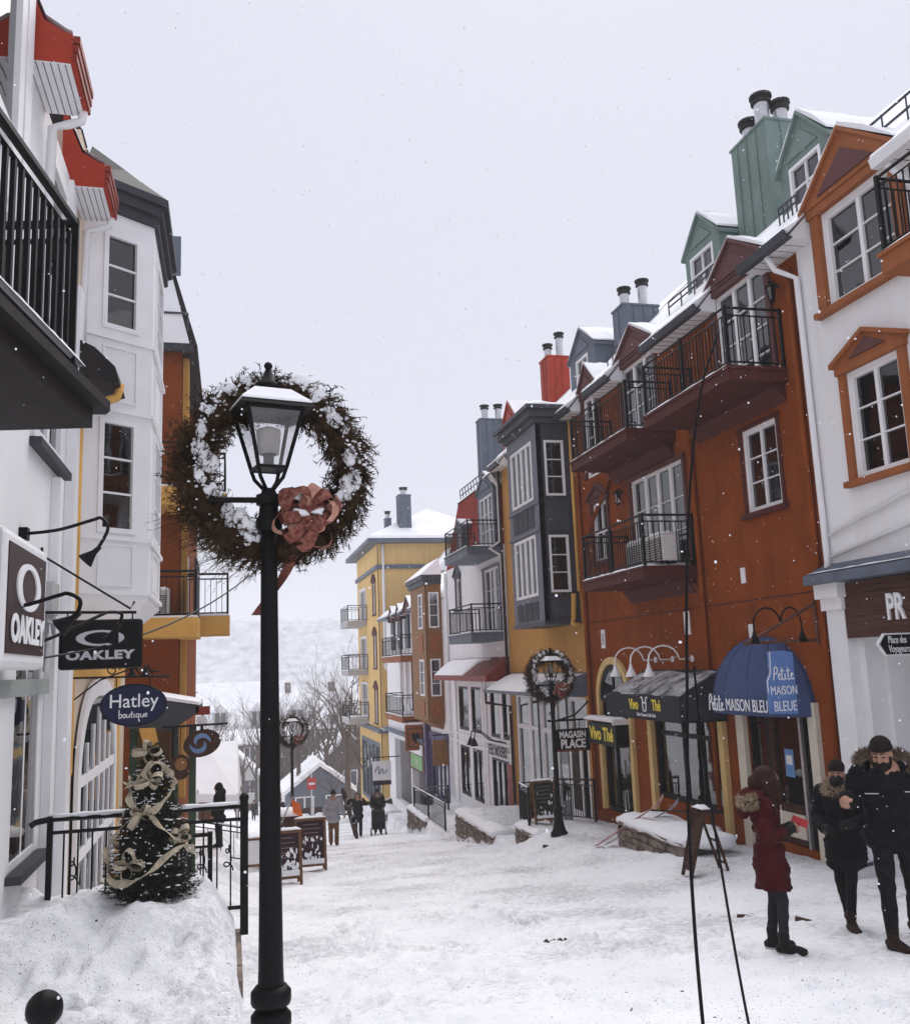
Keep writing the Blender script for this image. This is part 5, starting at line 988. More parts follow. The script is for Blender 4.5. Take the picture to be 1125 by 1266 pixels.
# pointed arched shop window
def ogive(uc, z0, zs_, zt, w, n=10):
    pts = [(uc - w, z0)]; 
    for i in range(n + 1): t = i / n; pts.append((uc - w * math.cos(t * PI / 2) ** 0.75, zs_ + (zt - zs_) * math.sin(t * PI / 2)))
    return pts + [(2 * uc - p[0], p[1]) for p in pts[::-1][1:]]
o0, o1 = ogive(15.2, -3.2, -1.3, 0.0, 2.1), ogive(15.2, -3.1, -1.35, -0.25, 1.85)
m = MB(L_); n = len(o0); m.add([(a, 0.035, b) for a, b in o0] + [(a, 0.035, b) for a, b in o1] + [(a, 0.09, b) for a, b in o0] + [(a, 0.09, b) for a, b in o1], [(i, i + 1, n + i + 1, n + i) for i in range(n - 1)] + [(3 * n + i, 3 * n + i + 1, 2 * n + i + 1, 2 * n + i) for i in range(n - 1)] + [(2 * n + i, 2 * n + i + 1, i + 1, i) for i in range(n - 1)] + [(n + i, n + i + 1, 3 * n + i + 1, 3 * n + i) for i in range(n - 1)]); ar = m.build('arch_casing', M_WTRIM, B)
MB(L_).prism(o1, 1, 0.034, 0.045).build('arch_backing', M_INT, ar)
m = MB(L_)
for u in (14.0, 14.6, 15.2, 15.8, 16.4): m.box(u - 0.035, u + 0.035, 0.06, 0.085, -3.1, -0.42 - abs(u - 15.2) * 0.38)
for z in (-1.35, -2.3): m.box(13.4, 17.0, 0.061, 0.083, z - 0.07, z + 0.07)
m.build('arch_mullion', M_WTRIM, ar); MB(L_).prism(o1, 1, 0.052, 0.058).build('pane', GLASS_SHOP, ar)

# ------------------------------------------------------------ left: russet building with stepped gold balconies
B = thing('balcony_building', 'russet building with thick gold balcony slabs and a steep snowy roof', 'building', (-2, 26, -4.5))
fC = lambda u, v, z: (u, 24.0 - v, z)
wall(B, fC, -3.6, -1.25, -6, 8.4, [], M_BROWN); fD = lambda u, v, z: (-1.25 + v, u, z)
wall(B, fD, 24.001, 36.0, -7, 8.4, [(25.0, 26.2, 1.6, 3.6), (25.0, 26.2, 4.9, 6.9), (28.5, 30, 1.6, 3.6), (28.5, 30.0, 4.9, 6.9)], M_BROWN); rooms(B, fD, 24.3, 35.8, [(1.2, 4.2), (4.4, 8.2)])
for u0, u1 in ((25.0, 26.2), (28.5, 30.0)):
    for z in (1.6, 4.9): window(B, fD, u0, u1, z, z + 2.0, 2, 2)
m = MB().box(-12, -3.6, 24.0, 24.3, -6, 8.4); m.box(-12, -1.56, 35.7, 36.0, -7, 8.4); m.build('side_wall', M_BROWN, B)
MB().box(-1.249, -1.1, 24.6, 25.0, -3, 8.4).build('gold_pier', M_GOLD, B)
for z in (4.35, 7.4): pass
sl = [(0.9, -2.05, -0.75, 22.6, 24.8), (1.05, -1.25, -0.02, 24.81, 27.0), (4.05, -2.05, -0.75, 22.6, 24.8), (4.3, -1.25, -0.1, 24.81, 27.0), (7.2, -2.05, -0.75, 22.6, 24.8)]
for z, x0, x1, y0, y1 in sl[:4]:
    b_ = MB().box(x0, x1, y0, y1, z, z + 0.45).build('balcony', M_GOLD, B); MB().box(x0 + 0.01, x1 - 0.02, y0 + 0.02, y1 - 0.01, z + 0.451, z + 0.5).build('snow', SNOW, b_)
    railing(b_, [(x0 + 0.03, y0 + 0.06, z + 0.45), (x1 - 0.06, y0 + 0.06, z + 0.45), (x1 - 0.06, y1 - 0.06, z + 0.45)], 1.1, 0.14, rail=0.03)
MB().box(-0.85, -0.78, 22.65, 24.7, 1.42, 2.75).build('privacy_screen', M_BAYDK, B)
MB().add([(-3.6, 23.6, 8.4), (-0.85, 23.6, 8.4), (-0.85, 36.2, 8.4), (-3.6, 36.2, 8.4), (-3.6, 24.2, 11.6), (-1.75, 24.2, 11.6), (-1.75, 36.0, 11.6), (-3.6, 36.0, 11.6)], [(0, 1, 5, 4), (1, 2, 6, 5), (2, 3, 7, 6), (4, 5, 6, 7), (0, 3, 2, 1), (0, 4, 7, 3)]).build('roof', M_ROOFDK, B)
sn = MB(); vs = []
for i in range(9):
    for j in range(9): a, b = i / 8, j / 8; x = -3.55 + (2.5 - 0.75 * b) * a; vs.append((x, 23.6 + 0.6 * b - 0.04 - (0.05 if 0 < i < 8 and 0 < j < 8 else 0) * random.uniform(0.5, 1.5), 8.45 + 3.1 * b))
sn.add(vs, [(i * 9 + j, i * 9 + j + 1, i * 9 + 10 + j, i * 9 + 9 + j) for i in range(8) for j in range(8) if not (3 <= i <= 6 and j >= 6)]); sn.build('roof_snow', SNOW, B, smooth=True)
m = MB(); m.tube([(-3.0, 23.65, 9.3), (-1.1, 23.65, 9.3)], 0.03, 5); m.tube([(-1.1, 23.65, 9.3), (-1.1, 23.6, 8.8)], 0.02, 4); m.build('snow_guard', M_SLDK, B); MB().box(-3.5, -0.95, 23.55, 23.68, 8.25, 8.42).build('fascia', M_BAYDK, B); MB().box(-2.0, -1.3, 23.8, 23.84, 10.4, 11.5).build('roof_window', M_SLATE, B)
heat_pump((-1.75, 0.5, 1.42), 'white outdoor unit on the lowest gold balcony at left', fC, 0.6, 0.65)
# ------------------------------------------------------------ street lamps
def copy_tree(o, off, parent=None, label=None):
    c = o.copy(); COL.objects.link(c)
    if parent is None: c.location = Vector(o.location) + Vector(off)
    else: c.parent = parent; c.matrix_parent_inverse = o.matrix_parent_inverse.copy()
    if label: c['label'] = label
    for ch in list(o.children): copy_tree(ch, off, c)
    return c
LX, LY = 0.22, 5.5; LB = gz(LX, LY) - 0.02
LAMP = thing('street_lamp', 'tall black street lamp in the foreground, nearest the camera', 'street lamp', (LX, LY, LB), 'black wreathed street lamps')
c = (LX, LY, LB)
MB().lathe([(0.20, 0), (0.20, 0.08), (0.16, 0.12), (0.12, 0.25), (0.095, 0.42), (0.085, 0.5)], c, 16).build('base', M_BLACK, LAMP, smooth=True)
MB().lathe([(0.08, 0.48), (0.068, 0.75), (0.058, 1.6), (0.049, 2.9), (0.046, 3.2)], c, 20).build('shaft', M_BLACK, LAMP, smooth=True)
for h in (0.49, 0.61): MB().lathe([(0.085, h - 0.05), (0.105, h - 0.045), (0.11, h - 0.03), (0.11, h + 0.02), (0.1, h + 0.03), (0.085, h + 0.05)], c, 20).build('collar', M_BLACK, LAMP, smooth=True)
MB().lathe([(0.05, 3.18), (0.075, 3.2), (0.08, 3.24), (0.06, 3.28), (0.045, 3.42), (0.03, 3.44)], c, 16).build('lantern_holder', M_BLACK, LAMP, smooth=True)
m = MB().tube([(LX - 0.32, LY, LB + 3.37), (LX + 0.32, LY, LB + 3.37)], 0.018, 8); m.lathe([(0.075, 3.34), (0.075, 3.40)], c, 12); m.build('ladder_bar', M_BLACK, LAMP)
for s in (-1, 1): MB().ell((LX + s * 0.325, LY, LB + 3.37), 0.026, 8, 6).build('bar_end', M_BLACK, LAMP)
def sq(r, z, rot=0.22): return [(LX + r * math.sqrt(2) * math.cos(PI / 4 + k * PI / 2 + rot), LY + r * math.sqrt(2) * math.sin(PI / 4 + k * PI / 2 + rot), LB + z) for k in range(4)]
lo, hi = sq(0.085, 3.56), sq(0.165, 3.9)
for k in range(4):
    MB().tube([lo[k], hi[k]], 0.013, 5).build('lantern_bar', M_BLACK, LAMP); MB().tube([(LX, LY, LB + 3.4), ((lo[k][0] * 0.8 + LX * 0.2), (lo[k][1] * 0.8 + LY * 0.2), LB + 3.5), lo[k]], 0.012, 5).build('lantern_stay', M_BLACK, LAMP)
    a, b, d, e = lo[k], lo[(k + 1) % 4], hi[(k + 1) % 4], hi[k]
    MB().add([a, b, d, e], [(0, 1, 2, 3)]).build('lantern_glass', GLASS_SHOP, LAMP)
m = MB(); 
for r, z in ((0.085, 3.56), (0.165, 3.9)):
    q = sq(r, z)
    for k in range(4): m.tube([q[k], q[(k + 1) % 4]], 0.012, 5)
m.add(sq(0.08, 3.555) + sq(0.08, 3.57), [(0, 1, 2, 3), (7, 6, 5, 4), (0, 4, 5, 1), (1, 5, 6, 2), (2, 6, 7, 3), (3, 7, 4, 0)]); m.split('lantern_edge', M_BLACK, LAMP)
m = MB().add(sq(0.225, 3.905) + sq(0.21, 3.93) + sq(0.10, 4.03) + sq(0.06, 4.05), [(3, 2, 1, 0)] + [(4 * j + k, 4 * j + (k + 1) % 4, 4 * j + 4 + (k + 1) % 4, 4 * j + 4 + k) for j in range(3) for k in range(4)] + [(12, 13, 14, 15)]); m.build('lantern_roof', M_BLACK, LAMP)
MB().lathe([(0.07, 4.05), (0.072, 4.08), (0.05, 4.1), (0.018, 4.18), (0.014, 4.19)], c, 12).build('finial', M_BLACK, LAMP, smooth=True); MB().ell((LX, LY, LB + 4.205), 0.026, 12, 8).build('finial_ball', M_BLACK, LAMP, smooth=True)
MB().add(sq(0.212, 3.934) + sq(0.205, 3.95) + sq(0.11, 4.036), [(4 * j + k, 4 * j + (k + 1) % 4, 4 * j + 4 + (k + 1) % 4, 4 * j + 4 + k) for j in range(2) for k in range(4)] + [(8, 9, 10, 11), (3, 2, 1, 0)]).build('snow', SNOW, LAMP)
MB().lathe([(0.03, 3.57), (0.032, 3.64), (0.045, 3.65)], c, 12).build('bulb_socket', M_BAYDK, LAMP); MB().lathe([(0.062, 3.65), (0.074, 3.78), (0.072, 3.8), (0.02, 3.82)], c, 16).build('bulb_globe', mat('frosted_globe', (0.62, 0.58, 0.56), 0.4, 0.05, 3, 0, sss=0.0), LAMP, smooth=True)
L2 = (7.25, 20.6); L3 = (2.25, 36.0)
copy_tree(LAMP, (L2[0] - LX, L2[1] - LY, gz(*L2) - 0.02 - LB), label='black street lamp standing before the white shopfront on the right')
copy_tree(LAMP, (L3[0] - LX, L3[1] - LY, gz(*L3) + 0.5 - LB), label='farthest black street lamp, down the street behind the near pole')

# ------------------------------------------------------------ evergreen needles
def needle_mesh(P, D, ln, nn, nl, nw, name, mt, r, spread=0.9):
    """P (n,3) twig roots, D (n,3) twig directions; every twig carries nn flat needles"""
    n = len(P); t = r.random((n, nn)); base = P[:, None] + D[:, None] * (t * ln[:, None])[..., None]
    rv = r.normal(size=(n, nn, 3)); rv /= np.linalg.norm(rv, axis=-1, keepdims=True)
    d = D[:, None] * (1 - spread * 0.5) + rv * spread; d /= np.linalg.norm(d, axis=-1, keepdims=True)
    side = np.cross(d, r.normal(size=(n, nn, 3))); side /= np.linalg.norm(side, axis=-1, keepdims=True) + 1e-9
    L = nl * r.uniform(0.6, 1.3, (n, nn, 1)); a = base - side * nw / 2; b = base + side * nw / 2; e = base + d * L
    V = np.stack([a, b, e], 2).reshape(-1, 3)
    # the twigs themselves
    tw = np.cross(D, r.normal(size=(n, 3))); tw /= np.linalg.norm(tw, axis=-1, keepdims=True) + 1e-9; w_ = nw * 0.9
    V2 = np.stack([P - tw * w_, P + tw * w_, P + D * ln[:, None]], 1).reshape(-1, 3); V = np.concatenate([V, V2])
    me = bpy.data.meshes.new(name); k = len(V) // 3; me.vertices.add(len(V)); me.vertices.foreach_set('co', V.ravel()); me.loops.add(len(V)); me.loops.foreach_set('vertex_index', np.arange(len(V))); me.polygons.add(k); me.polygons.foreach_set('loop_start', np.arange(0, 3 * k, 3)); me.polygons.foreach_set('loop_total', np.full(k, 3)); me.update(); me.materials.append(mt)
    return me
M_NEED = mat('wreath_needles', (0.040, 0.022, 0.012), 0.8, 0.5, 9, 0, col2=(0.095, 0.058, 0.028))
M_FIR = mat('fir_needles', (0.018, 0.021, 0.013), 0.8, 0.5, 9, 0, col2=(0.05, 0.056, 0.034))
M_BOW = mat('bow_ribbon', (0.15, 0.026, 0.020), 0.8, 0.5, 40, 0.1, col2=(0.30, 0.12, 0.09)); M_BOW2 = mat('bow_ribbon_light', (0.46, 0.24, 0.18), 0.8, 0.3, 26, 0.1)
WC = Vector((LX + 0.03, LY + 0.14, LB + 3.58)); WR, WT = 0.48, 0.135
WREATH = thing('wreath', 'large snow-dusted evergreen wreath with red bow on the nearest lamp', 'wreath', tuple(WC), 'evergreen wreaths on the street lamps')
ring = lambda th, rr, ph: (WC.x + (rr[0] + rr[1] * np.cos(ph)) * np.cos(th), WC.y + rr[1] * np.sin(ph), WC.z + (rr[0] + rr[1] * np.cos(ph)) * np.sin(th))
MB().tube([(WC.x + WR * math.cos(a), WC.y, WC.z + WR * math.sin(a)) for a in [2 * PI * k / 40 for k in range(40)]], WT * 0.62, 8, closed=True).build('core', M_NEED, WREATH, smooth=True)
n = 2300; th = rng.uniform(0, 2 * PI, n); ph = rng.uniform(0, 2 * PI, n); rad = WT * rng.uniform(0.4, 0.75, n); x, y, z = ring(th, (WR, rad), ph); P = np.stack([x, y, z], 1)
tang = np.stack([-np.sin(th), np.zeros(n), np.cos(th)], 1) * -1.0; outw = np.stack([np.cos(th) * np.cos(ph), np.sin(ph), np.sin(th) * np.cos(ph)], 1)
D = tang * rng.uniform(0.2, 1.0, (n, 1)) + outw * rng.uniform(0.25, 0.9, (n, 1)) + rng.normal(size=(n, 3)) * 0.25 + np.array([0, 0, -0.18]); D /= np.linalg.norm(D, axis=1, keepdims=True)
tag(link('needles', needle_mesh(P, D, rng.uniform(0.06, 0.15, n), 15, 0.036, 0.0075, 'needles', M_NEED, rng), WREATH), kind='stuff')
def clump(m, c, r, seed, flat=0.6, nu=12, nv=8, amp=0.35):
    rr = random.Random(seed); off = [rr.uniform(0, 9) for _ in range(3)]; b = len(m.v); m.ell((0, 0, 0), 1.0, nu, nv)
    for i in range(b, len(m.v)):
        p = Vector(m.v[i]); k = 1 + amp * (math.sin(3.1 * p.x + off[0]) * math.sin(2.7 * p.y + off[1]) + 0.6 * math.sin(5.3 * p.z + off[2] + 2 * p.x)) + rr.uniform(-0.04, 0.04)
        m.v[i] = (c[0] + p.x * r[0] * k, c[1] + p.y * r[1] * k, c[2] + p.z * r[2] * k * flat)
sn = MB()
for k, (deg, rr, s) in enumerate(((172, 0.40, 0.085), (164, 0.44, 0.075), (156, 0.47, 0.06), (188, 0.42, 0.06), (200, 0.40, 0.05), (228, 0.40, 0.08), (238, 0.38, 0.085), (248, 0.40, 0.07), (255, 0.44, 0.05), (140, 0.52, 0.05), (118, 0.56, 0.06), (105, 0.57, 0.055), (95, 0.58, 0.045), (72, 0.57, 0.05), (60, 0.55, 0.06), (38, 0.50, 0.06), (30, 0.52, 0.055), (14, 0.50, 0.05), (4, 0.47, 0.07), (-6, 0.50, 0.06), (-14, 0.46, 0.07), (-24, 0.46, 0.06), (-34, 0.44, 0.055), (48, 0.5, 0.04), (208, 0.36, 0.04))):
    a = math.radians(deg)
    for q in range(2):
        a2 = a + random.uniform(-0.07, 0.07); r2 = rr + random.uniform(-0.025, 0.025); s2 = s * random.uniform(0.55, 1.15)
        clump(sn, (WC.x + r2 * math.cos(a2), WC.y - 0.085 - random.uniform(0, 0.03), WC.z + r2 * math.sin(a2)), (s2 * random.uniform(0.5, 0.9), s2 * 0.25, s2 * random.uniform(0.7, 1.2)), k * 7 + q, 0.8, 18, 12, amp=0.16)
for k in range(420):
    deg, rr, s = random.choice(((172, 0.40, 0.085), (160, 0.45, 0.08), (192, 0.42, 0.07), (232, 0.40, 0.09), (246, 0.39, 0.09), (130, 0.53, 0.06), (112, 0.56, 0.07), (98, 0.57, 0.05), (66, 0.56, 0.06), (34, 0.51, 0.07), (12, 0.5, 0.06), (2, 0.48, 0.08), (-12, 0.48, 0.08), (-28, 0.45, 0.07), (random.uniform(-60, 300), 0.48, 0.1)))
    a2 = math.radians(deg + random.gauss(0, 9)); r2 = rr + random.gauss(0, 0.035); s2 = random.uniform(0.003, 0.010); d2 = (r2 - WR) / WT
    sn.ell((WC.x + r2 * math.cos(a2), WC.y - WT * 0.95 * math.sqrt(max(0.05, 1 - d2 * d2)) - random.uniform(-0.03, 0.015), WC.z + r2 * math.sin(a2)), (s2 * random.uniform(0.8, 1.8), s2 * 0.7, s2), 6, 4)
sn.build('snow_clump', SNOW, WREATH, smooth=True)['kind'] = 'stuff'
def ribbon_loop(m, c, dr, ln, wd, seed):
    """a bow loop: strip that leaves c, swells and returns"""
    rr = random.Random(seed); dr = Vector(dr).normalized(); up = dr.orthogonal().normalized(); up = Matrix.Rotation(rr.uniform(0, 2 * PI), 3, dr) @ up; sd_ = dr.cross(up); vs = []; n = 12
    for i in range(n + 1):
        a = 2 * PI * i / n; p = Vector(c) + dr * ln * (0.5 - 0.5 * math.cos(a)) + up * ln * 0.33 * math.sin(a)
        ww = wd * (0.45 + 0.55 * math.sin(a / 2)); vs += [tuple(p - sd_ * ww / 2), tuple(p + sd_ * ww / 2)]
    m.add(vs, [(2 * i, 2 * i + 1, 2 * i + 3, 2 * i + 2) for i in range(n)])
def bow(root, c, s=1.0):
    for k in range(38):
        m = MB(); a = 2 * PI * k / 9.0 + random.uniform(-0.3, 0.3); dy = random.uniform(-0.9, -0.1) if k < 11 else random.uniform(-1.6, -0.8)
        ribbon_loop(m, c, (math.cos(a), dy, math.sin(a)), s * random.uniform(0.13, 0.25), s * 0.07, k + 100); m.build('bow_loop', M_BOW if k % 5 else M_BOW2, root, smooth=True)
    for sx in (-0.9,):
        m = MB(); vs = []
        for i in range(9): t = i / 8; vs += [(c[0] + s * (sx * 0.22 * t - 0.03 + 0.02 * math.sin(4 * t)), c[1] - 0.03 + 0.02 * math.sin(6 * t), c[2] - s * 0.36 * t), (c[0] + s * (sx * 0.22 * t + 0.03 + 0.02 * math.sin(4 * t + 0.5)), c[1] - 0.03 + 0.03 * math.sin(6 * t + 1), c[2] - s * 0.36 * t)]
        m.v = []; m.fc = []; m.add([(p_[0] - 0.06, p_[1] + 0.12, p_[2] - 0.2) for p_ in vs], [(2 * i, 2 * i + 1, 2 * i + 3, 2 * i + 2) for i in range(8)]); m.build('bow_tail', M_BOW, root, smooth=True)
bow(WREATH, (WC.x + 0.17, WC.y - 0.17, WC.z - 0.33))
sn = MB(); 
for k in range(7): clump(sn, (WC.x + 0.19 + random.uniform(-0.1, 0.12), WC.y - 0.30, WC.z - 0.30 + random.uniform(-0.02, 0.12)), (0.035, 0.02, 0.03), k + 50, 0.8)
sn.build('bow_snow', SNOW, WREATH, smooth=True)['kind'] = 'stuff'
n = 260; th = rng.uniform(3.6, 4.6, n); x, y, z = ring(th, (WR, 0.1), rng.uniform(0, 6.3, n)); P = np.stack([x, y, z], 1); D = np.stack([rng.uniform(-1.0, -0.1, n), rng.normal(0, 0.2, n), rng.uniform(-0.55, 0.1, n)], 1); D /= np.linalg.norm(D, axis=1, keepdims=True)
tag(link('trailing_twigs', needle_mesh(P, D, rng.uniform(0.12, 0.3, n), 9, 0.04, 0.003, 'trailing_twigs', M_NEED, rng, 0.35), WREATH), kind='stuff')
copy_tree(WREATH, (L2[0] - LX, L2[1] - LY, gz(*L2) - 0.02 - LB), label='snowy wreath with red bow on the lamp before the white shopfront')
copy_tree(WREATH, (L3[0] - LX, L3[1] - LY, gz(*L3) + 0.5 - LB), label='small far wreath seen just right of the near lamp pole')

# ------------------------------------------------------------ left pavement: railing, tree, bollard, signs
TR = (-0.74, 9.72); TB = gz(*TR) - 0.05
T = thing('christmas_tree', 'small dark Christmas tree wound with beige ribbon by the left railing', 'christmas tree', (*TR, TB))
MB().tube([(*TR, TB), (*TR, TB + 1.45)], [0.035, 0.008], 8).build('trunk', M_DKWOOD, T)
P = []; D = []; ln = []
for h in np.linspace(0.03, 1.42, 62):
    R0 = 0.405 * (1 - (h / 1.46)) ** 0.8 + 0.03
    for k in range(int(12 + R0 * 44)):
        a = rng.uniform(0, 2 * PI); L0 = R0 * rng.uniform(0.75, 1.12); q = max(2, int(L0 / 0.04))
        for j in range(q):
            t = (j + 0.3) / q; p = (TR[0] + math.cos(a) * L0 * t, TR[1] + math.sin(a) * L0 * t, TB + h + 0.10 * t * t - 0.12 * t * L0); P.append(p)
            s = rng.uniform(-0.9, 0.9); D.append((math.cos(a + s), math.sin(a + s), rng.uniform(-0.25, 0.45))); ln.append(0.05 + 0.04 * rng.random())
P = np.array(P); D = np.array(D); D /= np.linalg.norm(D, axis=1, keepdims=True)
tag(link('branches', needle_mesh(P, D, np.array(ln), 8, 0.028, 0.0075, 'branches', M_FIR, rng, 0.7), T), kind='stuff')
M_BURLAP = mat('burlap_ribbon', (0.50, 0.43, 0.32), 0.9, 0.25, 30, 0.4, 150)
def spiral(h, turn): R0 = 0.405 * (1 - (h / 1.46)) ** 0.8 + 0.05; return Vector((TR[0] + R0 * math.cos(turn), TR[1] + R0 * math.sin(turn), TB + h))
for h0, h1, a0, a1 in ((0.25, 0.52, 3.0, 6.3), (0.55, 0.85, 3.2, 6.2), (0.86, 1.1, 3.1, 6.4), (1.08, 1.3, 2.9, 6.2)):
    m = MB(); vs = []; q = 34
    for i in range(q + 1):
        t = i / q; p = spiral(h0 + (h1 - h0) * (0.5 + 0.5 * math.sin(t * 7 + h0 * 9)), a0 + (a1 - a0) * t); nrm = (p - Vector((TR[0], TR[1], p.z))).normalized(); p = p + nrm * (0.02 + 0.035 * abs(math.sin(t * 13 + h0 * 5)))
        tw = t * 16 + h0; up = Vector((0, 0, 1)) * math.cos(1.2 * math.sin(tw)) + nrm * math.sin(1.2 * math.sin(tw)); ww = 0.030 + 0.014 * math.sin(t * 21 + h0 * 3); vs += [tuple(p - up * ww), tuple(p + up * ww)]
    m.add(vs, [(2 * i, 2 * i + 1, 2 * i + 3, 2 * i + 2) for i in range(q)]); m.build('ribbon', M_BURLAP, T, smooth=True)
for k, (h, a) in enumerate(((1.42, 4.2), (0.84, 4.4), (1.14, 4.7), (0.4, 4.2), (0.62, 5.8))):
    for j in range(4): m = MB(); p = spiral(min(h, 1.4), a); ribbon_loop(m, p, (math.cos(j * 1.6 + k), -0.35, math.sin(j * 1.6 + k) * 0.7), random.uniform(0.10, 0.17), 0.06, 30 + k * 9 + j); m.build('bow_loop', M_BURLAP, T, smooth=True)
m = MB()
for k in range(150): p = spiral(random.uniform(0.1, 1.35), random.uniform(2.9, 6.5)); m.ell(p, 0.008, 6, 4)
tag(m.build('bulbs', mat('white_bulb', (0.8, 0.8, 0.76), 0.3, 0), T), kind='stuff')
m = MB()
for k in range(70): p = spiral(random.uniform(0.05, 1.3), random.uniform(2.8, 6.6)); clump(m, p, (0.026, 0.026, 0.006), k, 0.8, 8, 5)
tag(m.build('snow', SNOW, T, smooth=True), kind='stuff')
# railing across the end of the terrace
RL = thing('railing', 'black iron railing with scrolls behind the Christmas tree', 'railing', (-0.8, 10.1, -2.4))
railing(RL, [(-1.72, 10.1, -2.42), (-0.8, 10.1, -2.42), (0.14, 10.1, -2.42)], 1.07, 0.13, snow=True, rail=0.028)
bx('corner_post', M_BLACK, RL, 0.10, 0.18, 10.06, 10.14, -2.6, -1.3); MB().ell((0.14, 10.1, -1.27), 0.05, 10, 6).build('post_ball', M_BLACK, RL)
MB().tube([(-1.72, 10.1, -1.35), (-1.85, 10.1, -1.37), (-1.9, 10.08, -1.40)], 0.03, 6).build('handrail_end', M_BLACK, RL)
for k in range(4):
    x0 = (-1.5, -0.45, -0.28, -0.02)[k]; m = MB(); pts = [(x0 + 0.05 * math.cos(a) * (1 - a / 16), 10.1, -1.85 + 0.13 * (a / 6.3 - 1) + 0.05 * math.sin(a)) for a in [i * 0.5 for i in range(26)]]; m.tube(pts, 0.008, 5); m.build('scroll', M_BLACK, RL)
RL2 = thing('railing', 'lower black scrollwork gate panel just beyond the tree railing', 'railing', (-0.35, 11.2, -3.0)); railing(RL2, [(-0.85, 11.3, -2.75), (-0.22, 11.3, -2.75)], 0.95, 0.1)
for k in range(3): m = MB(); m.tube([(-0.6 + 0.04 * math.sin(a * 2), 11.29, -2.45 + 0.22 * k + 0.09 * math.cos(a)) for a in [i * 0.32 for i in range(21)]], 0.008, 5); m.build('scroll', M_BLACK, RL2)
bz = gz(-0.68, 4.0); BO = thing('bollard', 'black ball-topped bollard in the bottom left corner', 'bollard', (-0.68, 4.0, bz - 0.05))
MB().lathe([(0.075, -0.05), (0.075, 0.05), (0.045, 0.1), (0.042, 0.72), (0.055, 0.76), (0.03, 0.81)], (-0.68, 4.0, bz), 16).build('post', M_BLACK, BO, smooth=True); MB().ell((-0.68, 4.0, -1.225), 0.068, 20, 14).build('ball', M_BLACK, BO, smooth=True); MB().tube([(-0.68, 4.0, bz + 0.7), (-0.68, 4.0, -1.25)], 0.035, 10).build('neck', M_BLACK, BO)
# terrace edge wall at the left of the street
def stone_wall(name, lab, x, y0, y1, ztop, zbot, face=-1, th=0.35, seed=1):
    """wedge-shaped retaining wall, level top, foot following the slope; stones laid in courses"""
    t = thing(name, lab, 'stone wall', (x, (y0 + y1) / 2, min(zbot)), None); rr = random.Random(seed)
    MB().add([(x + 0.03, y0, zbot[0] - 0.2), (x + 0.03, y1, zbot[1] - 0.2), (x + 0.03, y1, ztop - 0.02), (x + 0.03, y0, ztop - 0.02), (x + th, y0, zbot[0] - 0.2), (x + th, y1, zbot[1] - 0.2), (x + th, y1, ztop - 0.02), (x + th, y0, ztop - 0.02)], [(0, 1, 2, 3), (7, 6, 5, 4), (0, 4, 5, 1), (3, 2, 6, 7), (0, 3, 7, 4), (1, 5, 6, 2)]).build('core', mat('mortar_dark', (0.05, 0.045, 0.042), 0.9), t)
    z = ztop
    while z > min(zbot) - 0.1:
        h = rr.uniform(0.08, 0.14); y = y0 + rr.uniform(-0.1, 0)
        while y < y1:
            L = rr.uniform(0.18, 0.5); ye = min(y + L, y1); zb = zbot[0] + (zbot[1] - zbot[0]) * ((y + ye) / 2 - y0) / (y1 - y0)
            if z > zb - 0.05 and ye - max(y, y0) > 0.06:
                m = MB(); a, b, p = max(y, y0) + 0.012, ye - 0.012, rr.uniform(0.0, 0.05); j = lambda: rr.uniform(-0.012, 0.012)
                m.add([(x - p + j(), a + j(), z - h + 0.012 + j()), (x - p + j(), b + j(), z - h + 0.012 + j()), (x - p + j(), b + j(), z - 0.008 + j()), (x - p + j(), a + j(), z - 0.008 + j()), (x + 0.1, a, z - h + 0.012), (x + 0.1, b, z - h + 0.012), (x + 0.1, b, z - 0.008), (x + 0.1, a, z - 0.008)], [(0, 1, 2, 3), (7, 6, 5, 4), (0, 4, 5, 1), (3, 2, 6, 7), (0, 3, 7, 4), (1, 5, 6, 2)]); m.build('stone', M_STONE, t)
            y = ye
        z -= h
    sn = MB(); vs = []; q = max(8, int((y1 - y0) / 0.15))
    for i in range(q + 1):
        y = y0 + (y1 - y0) * i / q
        for dx, h in ((-0.05, -0.03 - 0.04 * rr.random()), (-0.03, 0.04), (0.08, 0.10 * rr.uniform(0.7, 1.3)), (th, 0.12), (th + 0.4, 0.02), (th + 0.4, -0.06)): vs.append((x + dx, y, ztop + h))
    sn.add(vs, [(i * 6 + j, i * 6 + (j + 1) % 6, (i + 1) * 6 + (j + 1) % 6, (i + 1) * 6 + j) for i in range(q) for j in range(6)] + [(5, 4, 3, 2, 1, 0), tuple(q * 6 + j for j in range(6))]); sn.build('snow', SNOW, t, smooth=True)
    return t
stone_wall('retaining_wall', 'long snow-topped stone wedge wall below the white shopfront', 6.97, 25.2, 29.6, -4.62, (-4.7, -5.47), seed=2); stone_wall('retaining_wall', 'small stone wall end beside the street lamp and chalkboard', 6.97, 21.4, 23.05, -4.02, (-4.25, -4.62), seed=3)
stone_wall('retaining_wall', 'distant stone wedge wall under the sloping black railing', 6.97, 34.4, 38.05, -5.6, (-5.7, -6.56), seed=4); stone_wall('retaining_wall', 'low stone planter wall below the tea shop where skis lean', 7.38, 14.7, 17.5, -3.1, (-3.2, -3.6), seed=5)
stone_wall('retaining_wall', 'lowest stone wedge by the easel board before the yellow hotel', 6.97, 43.5, 46.05, -6.62, (-6.8, -7.6), seed=6)
t = thing('terrace_edge', 'brown stone edge of the left pavement beside the lamp pole', 'kerb', (0.08, 9.0, -2.6)); 
